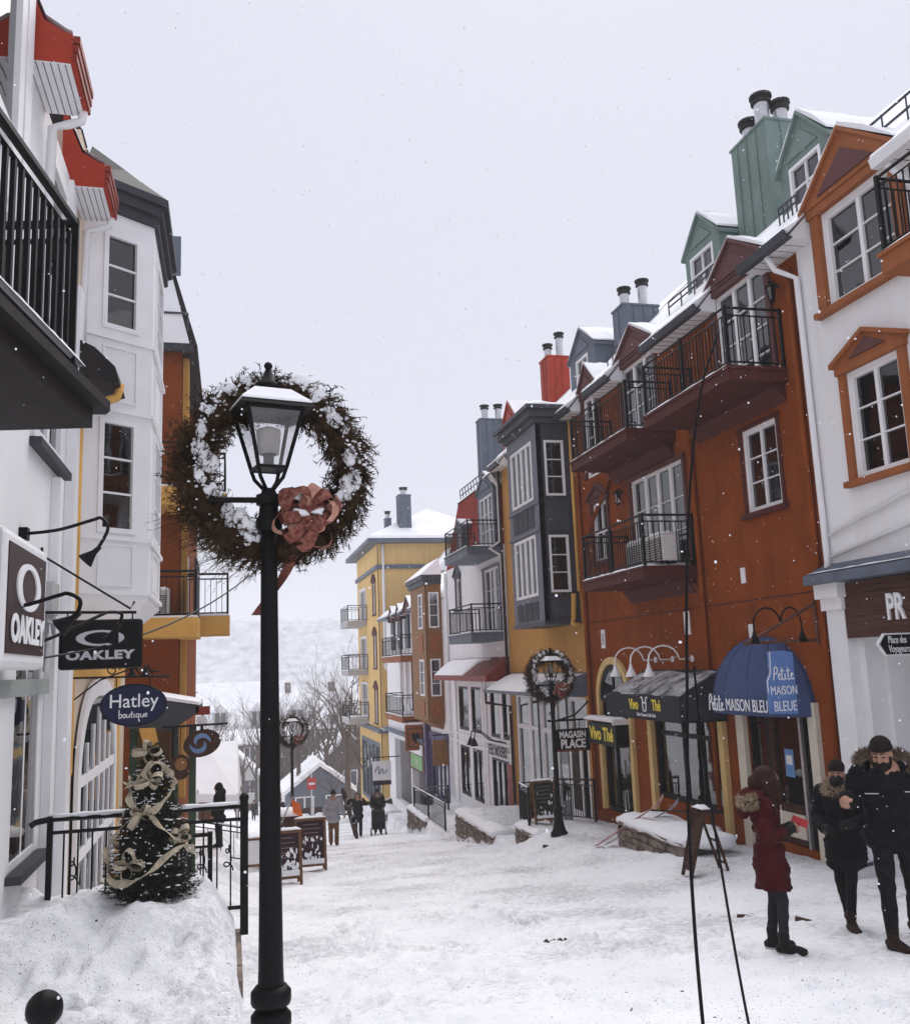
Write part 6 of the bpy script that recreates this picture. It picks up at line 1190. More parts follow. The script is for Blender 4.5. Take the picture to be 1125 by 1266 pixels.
for k in range(4): y = 8.6 + k * 0.42; m = MB().box(0.04, 0.11, y, y + 0.41, -2.95, -2.58 + random.uniform(-0.01, 0.01)); m.build('stone', M_STONE, t)
# small stubs of timber edging and bare patches sticking through the snow
for x, y, a, lab in ((5.55, 9.78, 0.5, 'dark timber stub in the snow left of the red-coated woman'), (5.83, 9.04, -0.6, 'dark timber stub in the snow right of the red-coated woman'), (6.7, 19.9, 0.4, 'small brown edging stone at the foot of the right street lamp'), (6.5, 21.7, 0.2, 'small brown edging stone left of the right street lamp')):
    z = gz(x, y); o = MB(); o.add([(-0.13, -0.04, -0.08), (0.13, -0.035, -0.08), (0.13, 0.04, -0.08), (-0.13, 0.045, -0.08), (-0.12, -0.03, 0.045), (0.11, -0.03, 0.0), (0.12, 0.03, 0.005), (-0.11, 0.04, 0.05)], [(3, 2, 1, 0), (4, 5, 6, 7), (0, 1, 5, 4), (1, 2, 6, 5), (2, 3, 7, 6), (3, 0, 4, 7)]); me = o.mesh('timber_stub', M_DKWOOD); o_ = link('timber_stub', me, None, (x, y, z), (0.1, 0.0, a)); o_.scale = (0.8, 0.8, 0.8); tag(o_, lab, 'timber')
t = thing('drain_grate', 'black iron drain grate half buried in the middle of the snow', 'drain grate', (3.3, 9.78, gz(3.3, 9.78)))
for k in range(7):
    if k in (1,): continue
    h_ = gz(3.3, 9.78); x = 3.06 + k * 0.075; MB().add([(x, 9.70, h_ + 0.004), (x + 0.05, 9.72 + 0.01 * k, h_ + 0.012), (x + 0.045, 9.80 + 0.02 * (k % 3), h_ + 0.02), (x - 0.005, 9.79, h_ + 0.012), (x, 9.70, h_ - 0.05), (x + 0.05, 9.72, h_ - 0.05), (x + 0.045, 9.82, h_ - 0.05), (x - 0.005, 9.79, h_ - 0.05)], [(0, 1, 2, 3), (7, 6, 5, 4), (0, 4, 5, 1), (1, 5, 6, 2), (2, 6, 7, 3), (3, 7, 4, 0)]).build('bar', M_BLACK, t)

# ------------------------------------------------------------ left shop signs
S = thing('box_sign', 'white-framed brown box sign with oval logo on the left shopfront', 'sign', (-1.75, 9.6, 0.2))
bx('sign_box', M_WTRIM, S, 7.55, 9.3, 0.1, 0.32, 0.1, 1.2, L_, 0.06); M_SIGNBR = mat('brown_sign_face', (0.058, 0.036, 0.036), 0.5, 0.15, 2)
bx('sign_face', M_SIGNBR, S, 7.7, 9.16, 0.321, 0.33, 0.22, 1.09, L_)
def oval(f, uc, zc, ru, rz, tu, tz, v0, v1, name, mt, parent, n=32):
    m = MB(f); vs = []
    for i in range(n):
        a = 2 * PI * i / n; c_, s_ = math.cos(a), math.sin(a)
        for ru_, rz_, v in ((ru, rz, v0), (ru, rz, v1), (ru - tu, rz - tz, v1), (ru - tu, rz - tz, v0)): vs.append((uc + ru_ * c_, v, zc + rz_ * s_))
    m.add(vs, [(i * 4 + j, i * 4 + (j + 1) % 4, ((i + 1) % n) * 4 + (j + 1) % 4, ((i + 1) % n) * 4 + j) for i in range(n) for j in range(4)]); return m.build(name, mt, parent)
oval(L_, 8.43, 0.78, 0.46, 0.2, 0.16, 0.045, 0.331, 0.345, 'logo', M_CHALK, S); text('OAKLEY', 0.3, (-1.655, 8.43, 0.41), (0, 1, 0), (0, 0, 1), M_CHALK, 'lettering', S, sx=1.15, bold=0.012)
bx('side_panel', M_BLACK, S, 6.4, 7.45, 0.1, 0.3, 0.15, 1.2, L_)
S = thing('hanging_sign', 'black rounded hanging sign with wide silver oval logo', 'sign', (-1.3, 10.6, 0.1)); fS = lambda u, v, z: (u, 10.6 - v, z)
bx('board', M_BLACK, S, -1.78, -0.93, -0.04, 0.04, 0.1, 0.63, fS, 0.035); M_SILV = mat('silver_lettering', (0.55, 0.55, 0.57), 0.4, 0.05)
oval(fS, -1.36, 0.43, 0.245, 0.085, 0.085, 0.022, 0.041, 0.05, 'logo', M_SILV, S); text('OAKLEY', 0.125, (-1.36, 10.555, 0.245), (1, 0, 0), (0, 0, 1), M_SILV, 'lettering', S, sx=1.35, bold=0.006, space=1.12)
m = MB(); m.tube([(-2.0, 10.6, 0.72), (-1.0, 10.6, 0.70)], 0.016, 6); m.tube([(-2.0, 10.6, 1.35), (-1.06, 10.6, 0.74), (-1.02, 10.6, 0.82)], 0.012, 6); m.tube([(-1.98, 10.6, 0.6), (-1.98, 10.6, 1.42)], 0.014, 6); m.tube([(-1.7, 10.6, 0.63), (-1.7, 10.6, 0.72)], 0.008, 4); m.tube([(-1.04, 10.6, 0.63), (-1.04, 10.6, 0.71)], 0.008, 4); m.build('bracket', M_BLACK, S)
S = thing('oval_sign', 'navy oval boutique sign with white serif lettering', 'sign', (-1.2, 12.5, -0.35)); M_NAVY = mat('navy_enamel', (0.018, 0.020, 0.055), 0.35, 0.1)
fO = lambda u, v, z: (u, 12.5 - v, z); nO = 36
MB(fO).prism([(-1.19 + 0.40 * math.cos(2 * PI * i / nO), -0.345 + 0.26 * math.sin(2 * PI * i / nO)) for i in range(nO)], 1, -0.02, 0.02).build('board', M_NAVY, S); oval(fO, -1.19, -0.345, 0.405, 0.265, 0.012, 0.012, -0.025, 0.025, 'rim', M_BLACK, S)
text('Hatley', 0.24, (-1.19, 12.478, -0.30), (1, 0, 0), (0, 0, 1), M_CHALK, 'lettering', S, sx=0.95, bold=0.001)
BOUT = [[(0, .9), (0, 0), (.2, .02), (.28, .2), (.2, .4), (.02, .36)], [(.55, .4), (.42, .3), (.45, .05), (.6, .02), (.7, .2), (.6, .4), (.55, .4)], [(.8, .4), (.8, .1), (.95, .02), (1.1, .15), (1.12, .4), (1.12, .02)], [(1.35, .7), (1.32, .1), (1.45, .02)], [(1.22, .42), (1.5, .45)], [(1.6, .4), (1.6, .05), (1.7, .02)], [(1.62, .6)], [(2.1, .38), (1.85, .36), (1.85, .05), (2.1, .1), (2.1, .4), (2.1, -.45), (2.2, -.3)], [(2.3, .4), (2.3, .1), (2.45, .02), (2.6, .15), (2.62, .4), (2.62, .02)], [(2.75, .2), (2.95, .25), (2.92, .42), (2.78, .35), (2.78, .08), (3.0, .05)]]
strokes(BOUT, (-1.36, 12.475, -0.50), (1, 0, 0), (0, 0, 1), 0.112, 0.006, M_CHALK, S)
m = MB(); m.tube([(-2.0, 12.5, 0.02), (-0.75, 12.5, 0.0)], 0.012, 6); m.tube([(-1.9, 12.5, -0.25), (-1.6, 12.5, -0.02), (-1.2, 12.5, 0.12), (-0.9, 12.5, 0.06)], 0.010, 6); m.tube([(-1.45 + (0.09 - 0.005 * k) * math.cos(k * 0.55), 12.5, 0.1 + (0.09 - 0.005 * k) * math.sin(k * 0.55)) for k in range(16)], 0.009, 5); m.tube([(-1.4, 12.5, -0.11), (-1.4, 12.5, 0.02)], 0.007, 4); m.tube([(-1.0, 12.5, -0.11), (-1.0, 12.5, 0.02)], 0.007, 4); m.build('bracket', M_BLACK, S)
for dx, lab in ((0.0, 'small black spotlight above the oval sign, wall side'), (0.16, 'small black spotlight above the oval sign, street side')):
    t = thing('spot_lamp', lab, 'lamp', (-1.2 + dx, 12.3, 0.05), 'twin spots above the oval sign'); MB().tube([(-1.12 + dx, 12.5, 0.03), (-1.2 + dx, 12.4, 0.16), (-1.2 + dx, 12.3, 0.1)], 0.009, 5).build('arm', M_BLACK, t); MB().lathe([(0.02, 0.02), (0.03, -0.03), (0.065, -0.09), (0.02, -0.03)], (-1.2 + dx, 12.3, 0.1), 12).build('shade', M_BLACK, t)
def goose(lab, p0, top, p1, hd):
    t = thing('gooseneck_lamp', lab, 'lamp', p0, 'black gooseneck lamps on the left shopfront'); p0, top, p1 = Vector(p0), Vector(top), Vector(p1)
    bx('wall_plate', M_BLACK, t, p0.x - 0.02, p0.x + 0.06, p0.y - 0.06, p0.y + 0.06, p0.z - 0.06, p0.z + 0.06)
    c1 = p0 + (top - p0) * 0.45 + Vector((0, 0, -0.03)); pts = [p0, c1, top - (top - p0) * 0.12 + Vector((0, 0, 0.0)), top, top + (p1 - top) * 0.4 + (top - p0) * 0.1, p1]; sm = []
    for i in range(len(pts) - 1):
        q0, q1, q2, q3 = pts[max(i - 1, 0)], pts[i], pts[i + 1], pts[min(i + 2, len(pts) - 1)]
        for k in range(6): s = k / 6; sm.append(0.5 * (2 * q1 + (q2 - q0) * s + (2 * q0 - 5 * q1 + 4 * q2 - q3) * s * s + (3 * q1 - q0 - 3 * q2 + q3) * s ** 3))
    MB().tube([tuple(p) for p in sm + [p1]], 0.017, 7).build('arm', M_BLACK, t, smooth=True)
    d = Vector(hd).normalized(); MB().tube([p1 - d * 0.03, p1 + d * 0.05, p1 + d * 0.17, p1 + d * 0.175], [0.022, 0.03, 0.085, 0.02], 12).build('shade', M_BLACK, t, smooth=False)
goose('black gooseneck lamp high on white wall, over the box sign', (-1.98, 9.6, 1.42), (-1.24, 9.5, 1.56), (-1.26, 9.45, 1.25), (-0.75, 0.1, -0.75)); goose('black gooseneck lamp crossing the brown box sign', (-1.98, 8.3, 0.6), (-1.3, 8.1, 0.70), (-1.22, 8.05, 0.52), (-0.8, 0.1, -0.6)); goose('black gooseneck lamp bowed over the black hanging sign', (-1.98, 9.0, 0.25), (-1.2, 9.9, 0.66), (-1.12, 10.0, 0.52), (-0.4, 0.3, -0.8))
t = thing('overhead_cable', 'thin black cable sagging from the left signs up past the lamp', 'cable', (-1, 11, 1)); 
MB().tube([(-1.9 + 2.3 * k / 14, 9.0 + 6.0 * k / 14, 0.18 + 0.35 * k / 14 + 1.1 * (k / 14) ** 2) for k in range(15)], 0.011, 5).build('wire', M_BLACK, t)
# metal-roofed stall front, hanging signs further down on the left
t = thing('shop_porch', 'small shop porch with snowy metal awning and green posts on the left', 'porch', (-1.4, 20.5, -4))
MB().prism([(-2.0, -0.35), (-0.62, -0.62), (-0.62, -0.74), (-1.15, -1.08), (-2.0, -1.0)], 1, 19.6, 22.3).build('awning', M_SLDK, t); MB().add([(-2.0, 19.55, -0.34), (-0.6, 19.55, -0.6), (-0.6, 22.35, -0.6), (-2.0, 22.35, -0.34), (-2.0, 19.55, -0.25), (-0.62, 19.55, -0.54), (-0.62, 22.35, -0.54), (-2.0, 22.35, -0.25)], [(3, 2, 1, 0), (4, 5, 6, 7), (0, 1, 5, 4), (1, 2, 6, 5), (2, 3, 7, 6), (3, 0, 4, 7)]).build('snow', SNOW, t)
for x in (-1.9, -1.1, -0.75): MB().box(x - 0.07, x + 0.07, 20.0, 20.14, -5.0, -1.0).build('post', mat('dark_green_post', (0.045, 0.075, 0.05), 0.6), t)
MB().box(-2.0, -1.2, 20.3, 20.4, -5.0, -1.05).build('back_panel', M_BAYBROWN, t); MB().add([(-1.75, 19.5, -1.0), (-1.45, 19.5, -1.0), (-1.15, 19.5, -2.3), (-1.4, 19.5, -2.3), (-1.75, 19.56, -1.0), (-1.45, 19.56, -1.0), (-1.15, 19.56, -2.3), (-1.4, 19.56, -2.3)], [(0, 1, 2, 3), (7, 6, 5, 4), (0, 4, 5, 1), (1, 5, 6, 2), (2, 6, 7, 3), (3, 7, 4, 0)]).build('yellow_drape', M_GOLD, t)
S = thing('hanging_sign', 'brown oval sign with a blue swirl on an iron arm', 'sign', (-0.55, 19.4, -1.3)); fW = lambda u, v, z: (u, 19.4 - v, z)
MB(fW).prism([(-0.56 + 0.36 * math.cos(2 * PI * i / 28) * (1.05 if math.cos(2 * PI * i / 28) > 0 else 0.95), -1.34 + 0.27 * math.sin(2 * PI * i / 28 + 0.15)) for i in range(28)], 1, -0.025, 0.025).build('board', M_DKWOOD, S)
for q in range(2):
    m = MB(fW); vs = []
    for i in range(15): a = q * PI + i * 0.25; r0 = 0.2 - 0.009 * i; w_ = 0.042 * math.sin(PI * (i / 14) ** 0.8) + 0.003; vs += [(-0.58 + (r0 - w_) * math.cos(a), 0.027, -1.34 + (r0 - w_) * math.sin(a)), (-0.58 + (r0 + w_) * math.cos(a + 0.1), 0.03, -1.34 + (r0 + w_) * math.sin(a + 0.1))]
    m.add(vs, [(2 * i, 2 * i + 1, 2 * i + 3, 2 * i + 2) for i in range(14)]); m.build('swirl', mat('swirl_blue', (0.14, 0.24, 0.42), 0.5), S)
m = MB(); m.tube([(-1.3, 19.4, -1.0), (-0.05, 19.4, -0.98)], 0.022, 6); m.tube([(-0.55, 19.4, -1.1), (-0.55, 19.4, -0.98)], 0.03, 6); m.tube([(-1.1, 19.4, -1.0), (-1.1, 19.4, -3.0)], 0.03, 6); m.build('bracket', M_BLACK, S)
S = thing('round_sign', 'dark round carved sign hanging below the swirl sign', 'sign', (-0.95, 19.2, -1.75)); MB().prism([(-0.95 + 0.21 * math.cos(2 * PI * i / 20), -1.76 + 0.24 * math.sin(2 * PI * i / 20)) for i in range(20)], 1, 19.18, 19.24).build('board', M_DKWOOD, S); MB().prism([(-0.93 + 0.12 * math.cos(2 * PI * i / 8), -1.7 + 0.13 * math.sin(2 * PI * i / 8)) for i in range(8)], 1, 19.165, 19.179).build('relief', M_BAYBROWN, S); MB().tube([(-0.95, 19.21, -1.53), (-0.95, 19.3, -1.0)], 0.008, 4).build('chain', M_BLACK, S)
S = thing('small_sign', 'tiny red and white sign above the swirl sign', 'sign', (-0.5, 19.6, -0.75)); bx('panel', M_REDDK, S, -0.68, -0.4, 19.6, 19.63, -0.8, -0.63); bx('panel', M_WTRIM, S, -0.66, -0.48, 19.6, 19.63, -1.0, -0.82); MB().tube([(-0.55, 19.615, -1.0), (-0.55, 19.615, -0.8)], 0.015, 4).build('stem', M_BLACK, S)

# ------------------------------------------------------------ boards, skis, poles
def aboard(x, y, rz, w, h, lab, face_mt, snowy=True, grp=None, snow_amt=1.0, open_=0.22):
    z = gz(x, y) - 0.02; t = thing('sandwich_board', lab, 'sandwich board', (x, y, z), grp); t.rotation_euler.z = 0
    ca, sa = math.cos(rz), math.sin(rz); f = lambda u, v, q: (x + u * ca - v * sa, y + u * sa + v * ca, z + q)
    for s in (-1, 1):
        g = lambda u, v, q, s=s: f(u, s * (open_ * (1 - q / h) + 0.02) + v, q)
        m = MB(g); 
        for a in (-w / 2, w / 2 - 0.055): m.box(a, a + 0.055, -0.02, 0.02, 0.0, h)
        for q in (h - 0.055, 0.16): m.box(-w / 2 + 0.055, w / 2 - 0.055, -0.018, 0.018, q, q + 0.055)
        m.build('frame', M_WOOD, t); bx('chalkboard', face_mt, t, -w / 2 + 0.056, w / 2 - 0.056, -0.008, 0.008, 0.216, h - 0.056, g)
        if s < 0 and snowy:
            rr = random.Random(int(x * 100)); sm = MB(g)
            for k in range(int(46 * snow_amt)):
                u = rr.uniform(-w / 2 + 0.09, w / 2 - 0.09); q = 0.24 + (h - 0.42) * rr.random() ** 1.7 * 0.75; sm.ell((u, -0.009, q), (rr.uniform(0.012, 0.035), 0.008, rr.uniform(0.02, 0.06)), 6, 5)
            sm.box(-w / 2 + 0.06, w / 2 - 0.06, -0.035, -0.0185, 0.216, 0.26 + 0.06 * snow_amt); tag(sm.build('stuck_snow', SNOW, t), kind='stuff')
            lt = MB(g)
            for k in range(5):
                wv = w * rr.uniform(0.18, 0.34); lt.box(-wv, wv, -0.0105, -0.0082, h - 0.15 - 0.09 * k, h - 0.135 - 0.09 * k)
            lt.build('chalk_lines', mat('faded_chalk', (0.20, 0.14, 0.14), 0.9), t)
    snow_slab('snow', t, f, -w / 2, w / 2, -0.045, 0.045, h, 0.04, nv=2); MB(f).tube([(-w / 2 + 0.03, -0.16, h * 0.35), (-w / 2 + 0.03, 0.16, h * 0.35)], 0.006, 4).build('stay', M_BLACK, t)
M_CBD = mat('plum_chalkboard', (0.035, 0.017, 0.022), 0.8, 0.2, 4)
aboard(1.80, 22.4, 0.0, 0.72, 1.2, 'taller snow-crusted chalkboard sign right of the near lamp pole', M_CBD); aboard(1.10, 19.4, 0.05, 0.56, 1.05, 'shorter snow-crusted chalkboard sign hidden partly by the near lamp pole', M_CBD); aboard(7.5, 22.4, 0.05, 0.62, 1.08, 'chalkboard sign by the railing left of the right street lamp', mat('greenish_chalkboard', (0.022, 0.03, 0.022), 0.8, 0.5, 9), True, None, 0.3)
aboard(7.6, 46.8, 1.0, 0.8, 1.2, 'sandwich board standing open before the yellow hotel', M_BAYDK, False)
aboard(0.55, 24.0, 0.0, 0.4, 0.8, 'pale notice board low in the snow beyond the left railing', M_WTRIM, False)
t = thing('trestle_sign', 'dark wooden folding trestle seen edge-on behind the bent black rods', 'trestle', (6.98, 13.3, gz(6.98, 13.3) - 0.02)); tz = gz(6.98, 13.3) - 0.03
for s_, k_ in ((-1, 'left'), (1, 'right')):
    for e_ in (-0.16, 0.16): MB().tube([(6.98 + s_ * 0.32 + 0.1 * e_, 13.3 + e_, tz), (6.98 + s_ * 0.03, 13.3 + e_, tz + 0.98)], 0.024 if s_ > 0 else 0.032, 4).build('leg', M_DKWOOD, t)
    for q_ in (0.18, 0.5, 0.9): MB().tube([(6.98 + s_ * (0.32 - 0.29 * q_ / 0.98), 13.14, tz + q_), (6.98 + s_ * (0.32 - 0.29 * q_ / 0.98), 13.46, tz + q_)], 0.02, 4).build('rung', M_DKWOOD, t)
MB().add([(6.68, 13.15, tz + 0.1), (6.68, 13.45, tz + 0.1), (6.93, 13.45, tz + 0.9), (6.93, 13.15, tz + 0.9), (6.70, 13.15, tz + 0.1), (6.70, 13.45, tz + 0.1), (6.95, 13.45, tz + 0.9), (6.95, 13.15, tz + 0.9)], [(0, 1, 2, 3), (7, 6, 5, 4), (0, 4, 5, 1), (1, 5, 6, 2), (2, 6, 7, 3), (3, 7, 4, 0)]).build('board', M_DKWOOD, t); snow_slab('snow', t, ident, 6.9, 7.06, 13.13, 13.47, tz + 0.98, 0.05, nv=3)
t = thing('planter_box', 'dark wooden planter box holding an orange flag beyond the near pole', 'planter', (1.2, 25, -4.6)); z0 = gz(1.2, 25)
MB().box(0.75, 1.75, 24.6, 25.6, z0 - 0.1, z0 + 1.25).build('box', M_DKWOOD, t); snow_slab('snow', t, ident, 0.75, 1.75, 24.6, 25.6, z0 + 1.25, 0.12); MB().tube([(0.95, 24.5, z0 + 0.5), (1.55, 24.5, z0 + 1.75)], 0.02, 5).build('flag_pole', M_METAL, t)
MB().add([(1.5, 24.5, z0 + 1.7), (1.72, 24.48, z0 + 1.55), (1.8, 24.52, z0 + 1.2), (1.55, 24.5, z0 + 1.35), (1.5, 24.52, z0 + 1.7), (1.72, 24.5, z0 + 1.55), (1.8, 24.54, z0 + 1.2), (1.55, 24.52, z0 + 1.35)], [(0, 1, 2, 3), (7, 6, 5, 4), (0, 4, 5, 1), (1, 5, 6, 2), (2, 6, 7, 3), (3, 7, 4, 0)]).build('flag', mat('orange_flag', (0.75, 0.16, 0.04), 0.8), t)
def ski(p0, p1, lab, mt):
    p0, p1 = Vector(p0), Vector(p1); d = (p1 - p0).normalized(); up = Vector((0, 0, 1)); sd_ = d.cross(up).normalized(); up = sd_.cross(d); L = (p1 - p0).length; t = thing('ski', lab, 'ski', p0, 'skis on the tea shop planter'); m = MB(); vs = []; n = 22
    for i in range(n + 1):
        a = i / n; c_ = p0 + d * (L * a); b = 0.0 if a < 0.86 else 0.10 * ((a - 0.86) / 0.14) ** 2; w_ = (0.045 + 0.012 * abs(2 * a - 1)) * (1 if a < 0.93 else max(0.2, 1 - ((a - 0.93) / 0.075) ** 2)); c_ = c_ + up * b
        for s, h in ((-1, 0), (1, 0), (1, 0.012), (-1, 0.012)): vs.append(tuple(c_ + sd_ * s * w_ + up * h))
    m.add(vs, [(i * 4 + j, i * 4 + (j + 1) % 4, i * 4 + 4 + (j + 1) % 4, i * 4 + 4 + j) for i in range(n) for j in range(4)] + [(3, 2, 1, 0), tuple(n * 4 + j for j in range(4))]); m.build('blade', mt, t)
    for a in (0.40, 0.52):
        c_ = p0 + d * (L * a) + up * 0.045; MB().cap(c_ - d * 0.05, c_ + d * 0.06, 0.035, 0.03, 8).build('binding', M_BLACK, t)
ski((7.05, 17.9, gz(7.05, 17.9) + 0.02), (7.8, 16.2, -2.6), 'pink and red ski lying on the snowy tea shop planter', mat('pink_ski', (0.55, 0.14, 0.12), 0.35, 0.5, 7, 0, col2=(0.7, 0.45, 0.42))); ski((7.2, 17.75, gz(7.2, 17.75) + 0.03), (8.05, 16.1, -2.68), 'pale silver ski lying across the snowy tea shop planter', mat('silver_ski', (0.42, 0.36, 0.42), 0.35, 0.4, 7, 0))
t = thing('ski_pole_bundle', 'black ski poles on the snow heap below the tea shop window', 'ski poles', (7.9, 16.2, -2.8)); MB().tube([(7.6, 16.6, -2.82), (8.3, 15.2, -2.72)], 0.012, 5).build('pole', M_BLACK, t); MB().tube([(7.7, 16.6, -2.84), (8.4, 15.3, -2.74)], 0.012, 5).build('pole', M_BLACK, t); MB().cap((8.2, 15.3, -2.72), (8.3, 15.1, -2.7), 0.03, 0.03, 8).build('grip', M_BLACK, t)
sn = MB(); [clump(sn, (7.9, 16.9 - k * 0.5, -3.1), (0.46, 0.48, 0.2), k, 0.8, 16, 10, 0.14) for k in range(5)]; tag(sn.build('snow_heap', SNOW, None, smooth=True), 'rounded heap of snow in the planter below the tea shop', 'snow heap')
t = thing('floor_sign', 'small white printed board on the ground against the white building corner', 'sign', (8.75, 11.9, gz(8.75, 11.9) - 0.02)); zf = gz(8.75, 11.9) - 0.02
MB().add([(8.45, 11.75, zf), (8.95, 11.95, zf), (8.97, 12.05, zf + 0.75), (8.47, 11.85, zf + 0.75), (8.44, 11.77, zf), (8.94, 11.97, zf), (8.96, 12.07, zf + 0.75), (8.46, 11.87, zf + 0.75)], [(0, 1, 2, 3), (7, 6, 5, 4), (0, 4, 5, 1), (1, 5, 6, 2), (2, 6, 7, 3), (3, 7, 4, 0)]).build('board', M_WTRIM, t)
for k in range(3): MB().add([(8.5, 11.765 + 0.02 * k, zf + 0.16 + 0.15 * k), (8.86 - 0.08 * k, 11.91 + 0.02 * k - 0.032 * k, zf + 0.16 + 0.15 * k), (8.86 - 0.08 * k, 11.915 + 0.02 * k - 0.032 * k, zf + 0.21 + 0.15 * k), (8.5, 11.77 + 0.02 * k, zf + 0.21 + 0.15 * k)], [(0, 1, 2, 3)]).build('printed_line', M_SLDK, t)
# two tall flexible banner rods, bare and bent
yb = 4.5
def rod(pts, lab, r0, r1):
    sm = []; P_ = [Vector(p) for p in pts]
    for i in range(len(P_) - 1):
        q0, q1, q2, q3 = P_[max(i - 1, 0)], P_[i], P_[i + 1], P_[min(i + 2, len(P_) - 1)]
        for k in range(8): s = k / 8; sm.append(0.5 * (2 * q1 + (q2 - q0) * s + (2 * q0 - 5 * q1 + 4 * q2 - q3) * s * s + (3 * q1 - q0 - 3 * q2 + q3) * s ** 3))
    sm.append(P_[-1]); n = len(sm); o = MB().tube([tuple(p) for p in sm], [r0 + (r1 - r0) * i / n for i in range(n)], 8).build('banner_rod', M_BLACK, None, smooth=True); tag(o, lab, 'pole', 'bare bent banner rods')
rod([(2.30, yb, gz(2.3, yb) - 0.05), (2.28, yb, -1.8), (2.275, yb, -1.3), (2.29, yb, -0.77), (2.33, yb, -0.25), (2.37, yb, 0.26), (2.42, yb, 0.72), (2.49, yb, 1.15), (2.58, yb, 1.52), (2.71, yb, 1.83)], 'taller bare black rod bending over at its top', 0.0105, 0.006)
rod([(2.62, yb, gz(2.62, yb) - 0.05), (2.53, yb, -1.83), (2.45, yb, -1.1), (2.40, yb, -0.5), (2.385, yb, -0.05)], 'shorter bare black rod leaning against the tall bent one', 0.008, 0.006)
# railings on the right terraces
RR = thing('railing', 'black railing before the white shopfront, left of the right lamp', 'railing', (8, 24, -4.3)); railing(RR, [(8.55, 21.6, -3.85), (8.3, 23.8, -4.05), (8.05, 26.1, -4.4)], 0.98, 0.13); railing(RR, [(8.05, 26.1, -4.4), (7.06, 22.2, -4.02)], 0.98, 0.13, snow=True, skip=(0,))
RR = thing('railing', 'far black railing with snowy handrail above the distant stone wedge', 'railing', (7.1, 34, -5.6)); railing(RR, [(7.1, 31.7, -5.55), (7.1, 34.5, -5.58), (7.1, 37.3, -5.62)], 0.9, 0.16, snow=True)
RR = thing('railing', 'black railing in front of the purple shopfront', 'railing', (8.1, 39, -6)); railing(RR, [(8.1, 35.5, -5.5), (8.1, 42.4, -6.4)], 0.95, 0.2)
RR = thing('railing', 'thin railing in front of the person in black on the left', 'railing', (-0.3, 25.5, -4.2)); railing(RR, [(-1.2, 25.3, gz(-1.2, 25.3)), (0.42, 25.3, gz(0.42, 25.3) + 0.1)], 0.85, 0.3, snow=True)
# ------------------------------------------------------------ people
M_SKIN = mat('skin', (0.38, 0.21, 0.15), 0.6, 0.06, 20, 0.02)
M_HAIR = mat('dark_brown_hair', (0.035, 0.013, 0.008), 0.55, 0.4, 20, 0.5, 60, stretch=(30, 30, 1))
M_BEARD = mat('black_beard', (0.014, 0.010, 0.008), 0.8, 0.4, 40, 0.3)
M_WINE = mat('wine_red_coat', (0.05, 0.0048, 0.0055), 0.85, 0.25, 9, 0.35, 18); M_BLKCOAT = mat('black_coat', (0.007, 0.007, 0.009), 0.85, 0.4, 9, 0.4, 16)
M_JEANS = mat('dark_jeans', (0.020, 0.019, 0.026), 0.85, 0.35, 14, 0.3, 60); M_BLKJEANS = mat('black_jeans', (0.010, 0.010, 0.011), 0.85, 0.35, 14, 0.3, 60)
M_BOOTB = mat('black_boot', (0.012, 0.010, 0.010), 0.5, 0.3, 20, 0.2); M_BOOTBR = mat('brown_boot', (0.028, 0.014, 0.010), 0.6, 0.3, 20, 0.2); M_SOLE = mat('pale_sole', (0.55, 0.53, 0.5), 0.7)
M_FURT = mat('tan_fur', (0.33, 0.235, 0.15), 0.95, 0.3, 30, 0, col2=(0.62, 0.50, 0.36)); M_FURD = mat('brown_fur', (0.10, 0.065, 0.045), 0.95, 0.4, 30, 0, col2=(0.26, 0.19, 0.14))
M_GREYC = mat('grey_jacket', (0.30, 0.30, 0.33), 0.85, 0.15, 9, 0.3, 20); M_TANP = mat('rust_trousers', (0.14, 0.065, 0.028), 0.85, 0.2, 9, 0.3, 20); M_GLOVE = mat('black_glove', (0.014, 0.013, 0.014), 0.7, 0.3)
M_EYE = mat('dark_eye', (0.02, 0.015, 0.012), 0.3, 0); M_LIP = mat('lip', (0.35, 0.13, 0.11), 0.5, 0.05)
def blob(name, m, voxel, mt, parent, it=4, fold=0.0, seed=0, label=None):
    o = m.build(name, mt, parent); r = o.modifiers.new('r', 'REMESH'); r.mode = 'VOXEL'; r.voxel_size = voxel; r.adaptivity = 0.0
    s = o.modifiers.new('s', 'SMOOTH'); s.factor = 0.5; s.iterations = it
    pi, pb, pp = o.matrix_parent_inverse.copy(), o.matrix_basis.copy(), o.parent
    modmesh(o); me = o.data
    if fold:
        n = len(me.vertices); co = np.empty(n * 3); me.vertices.foreach_get('co', co); co = co.reshape(-1, 3); no = np.empty(n * 3); me.vertices.foreach_get('normal', no); no = no.reshape(-1, 3)
        d = fbm(co[:, 0] * 7 + co[:, 1] * 7 + seed, co[:, 2] * 16, 3, seed) * 2; co = co + no * (d * fold)[:, None]; me.vertices.foreach_set('co', co.ravel()); me.update()
    me.shade_smooth(); me.materials.clear(); me.materials.append(mt); return o
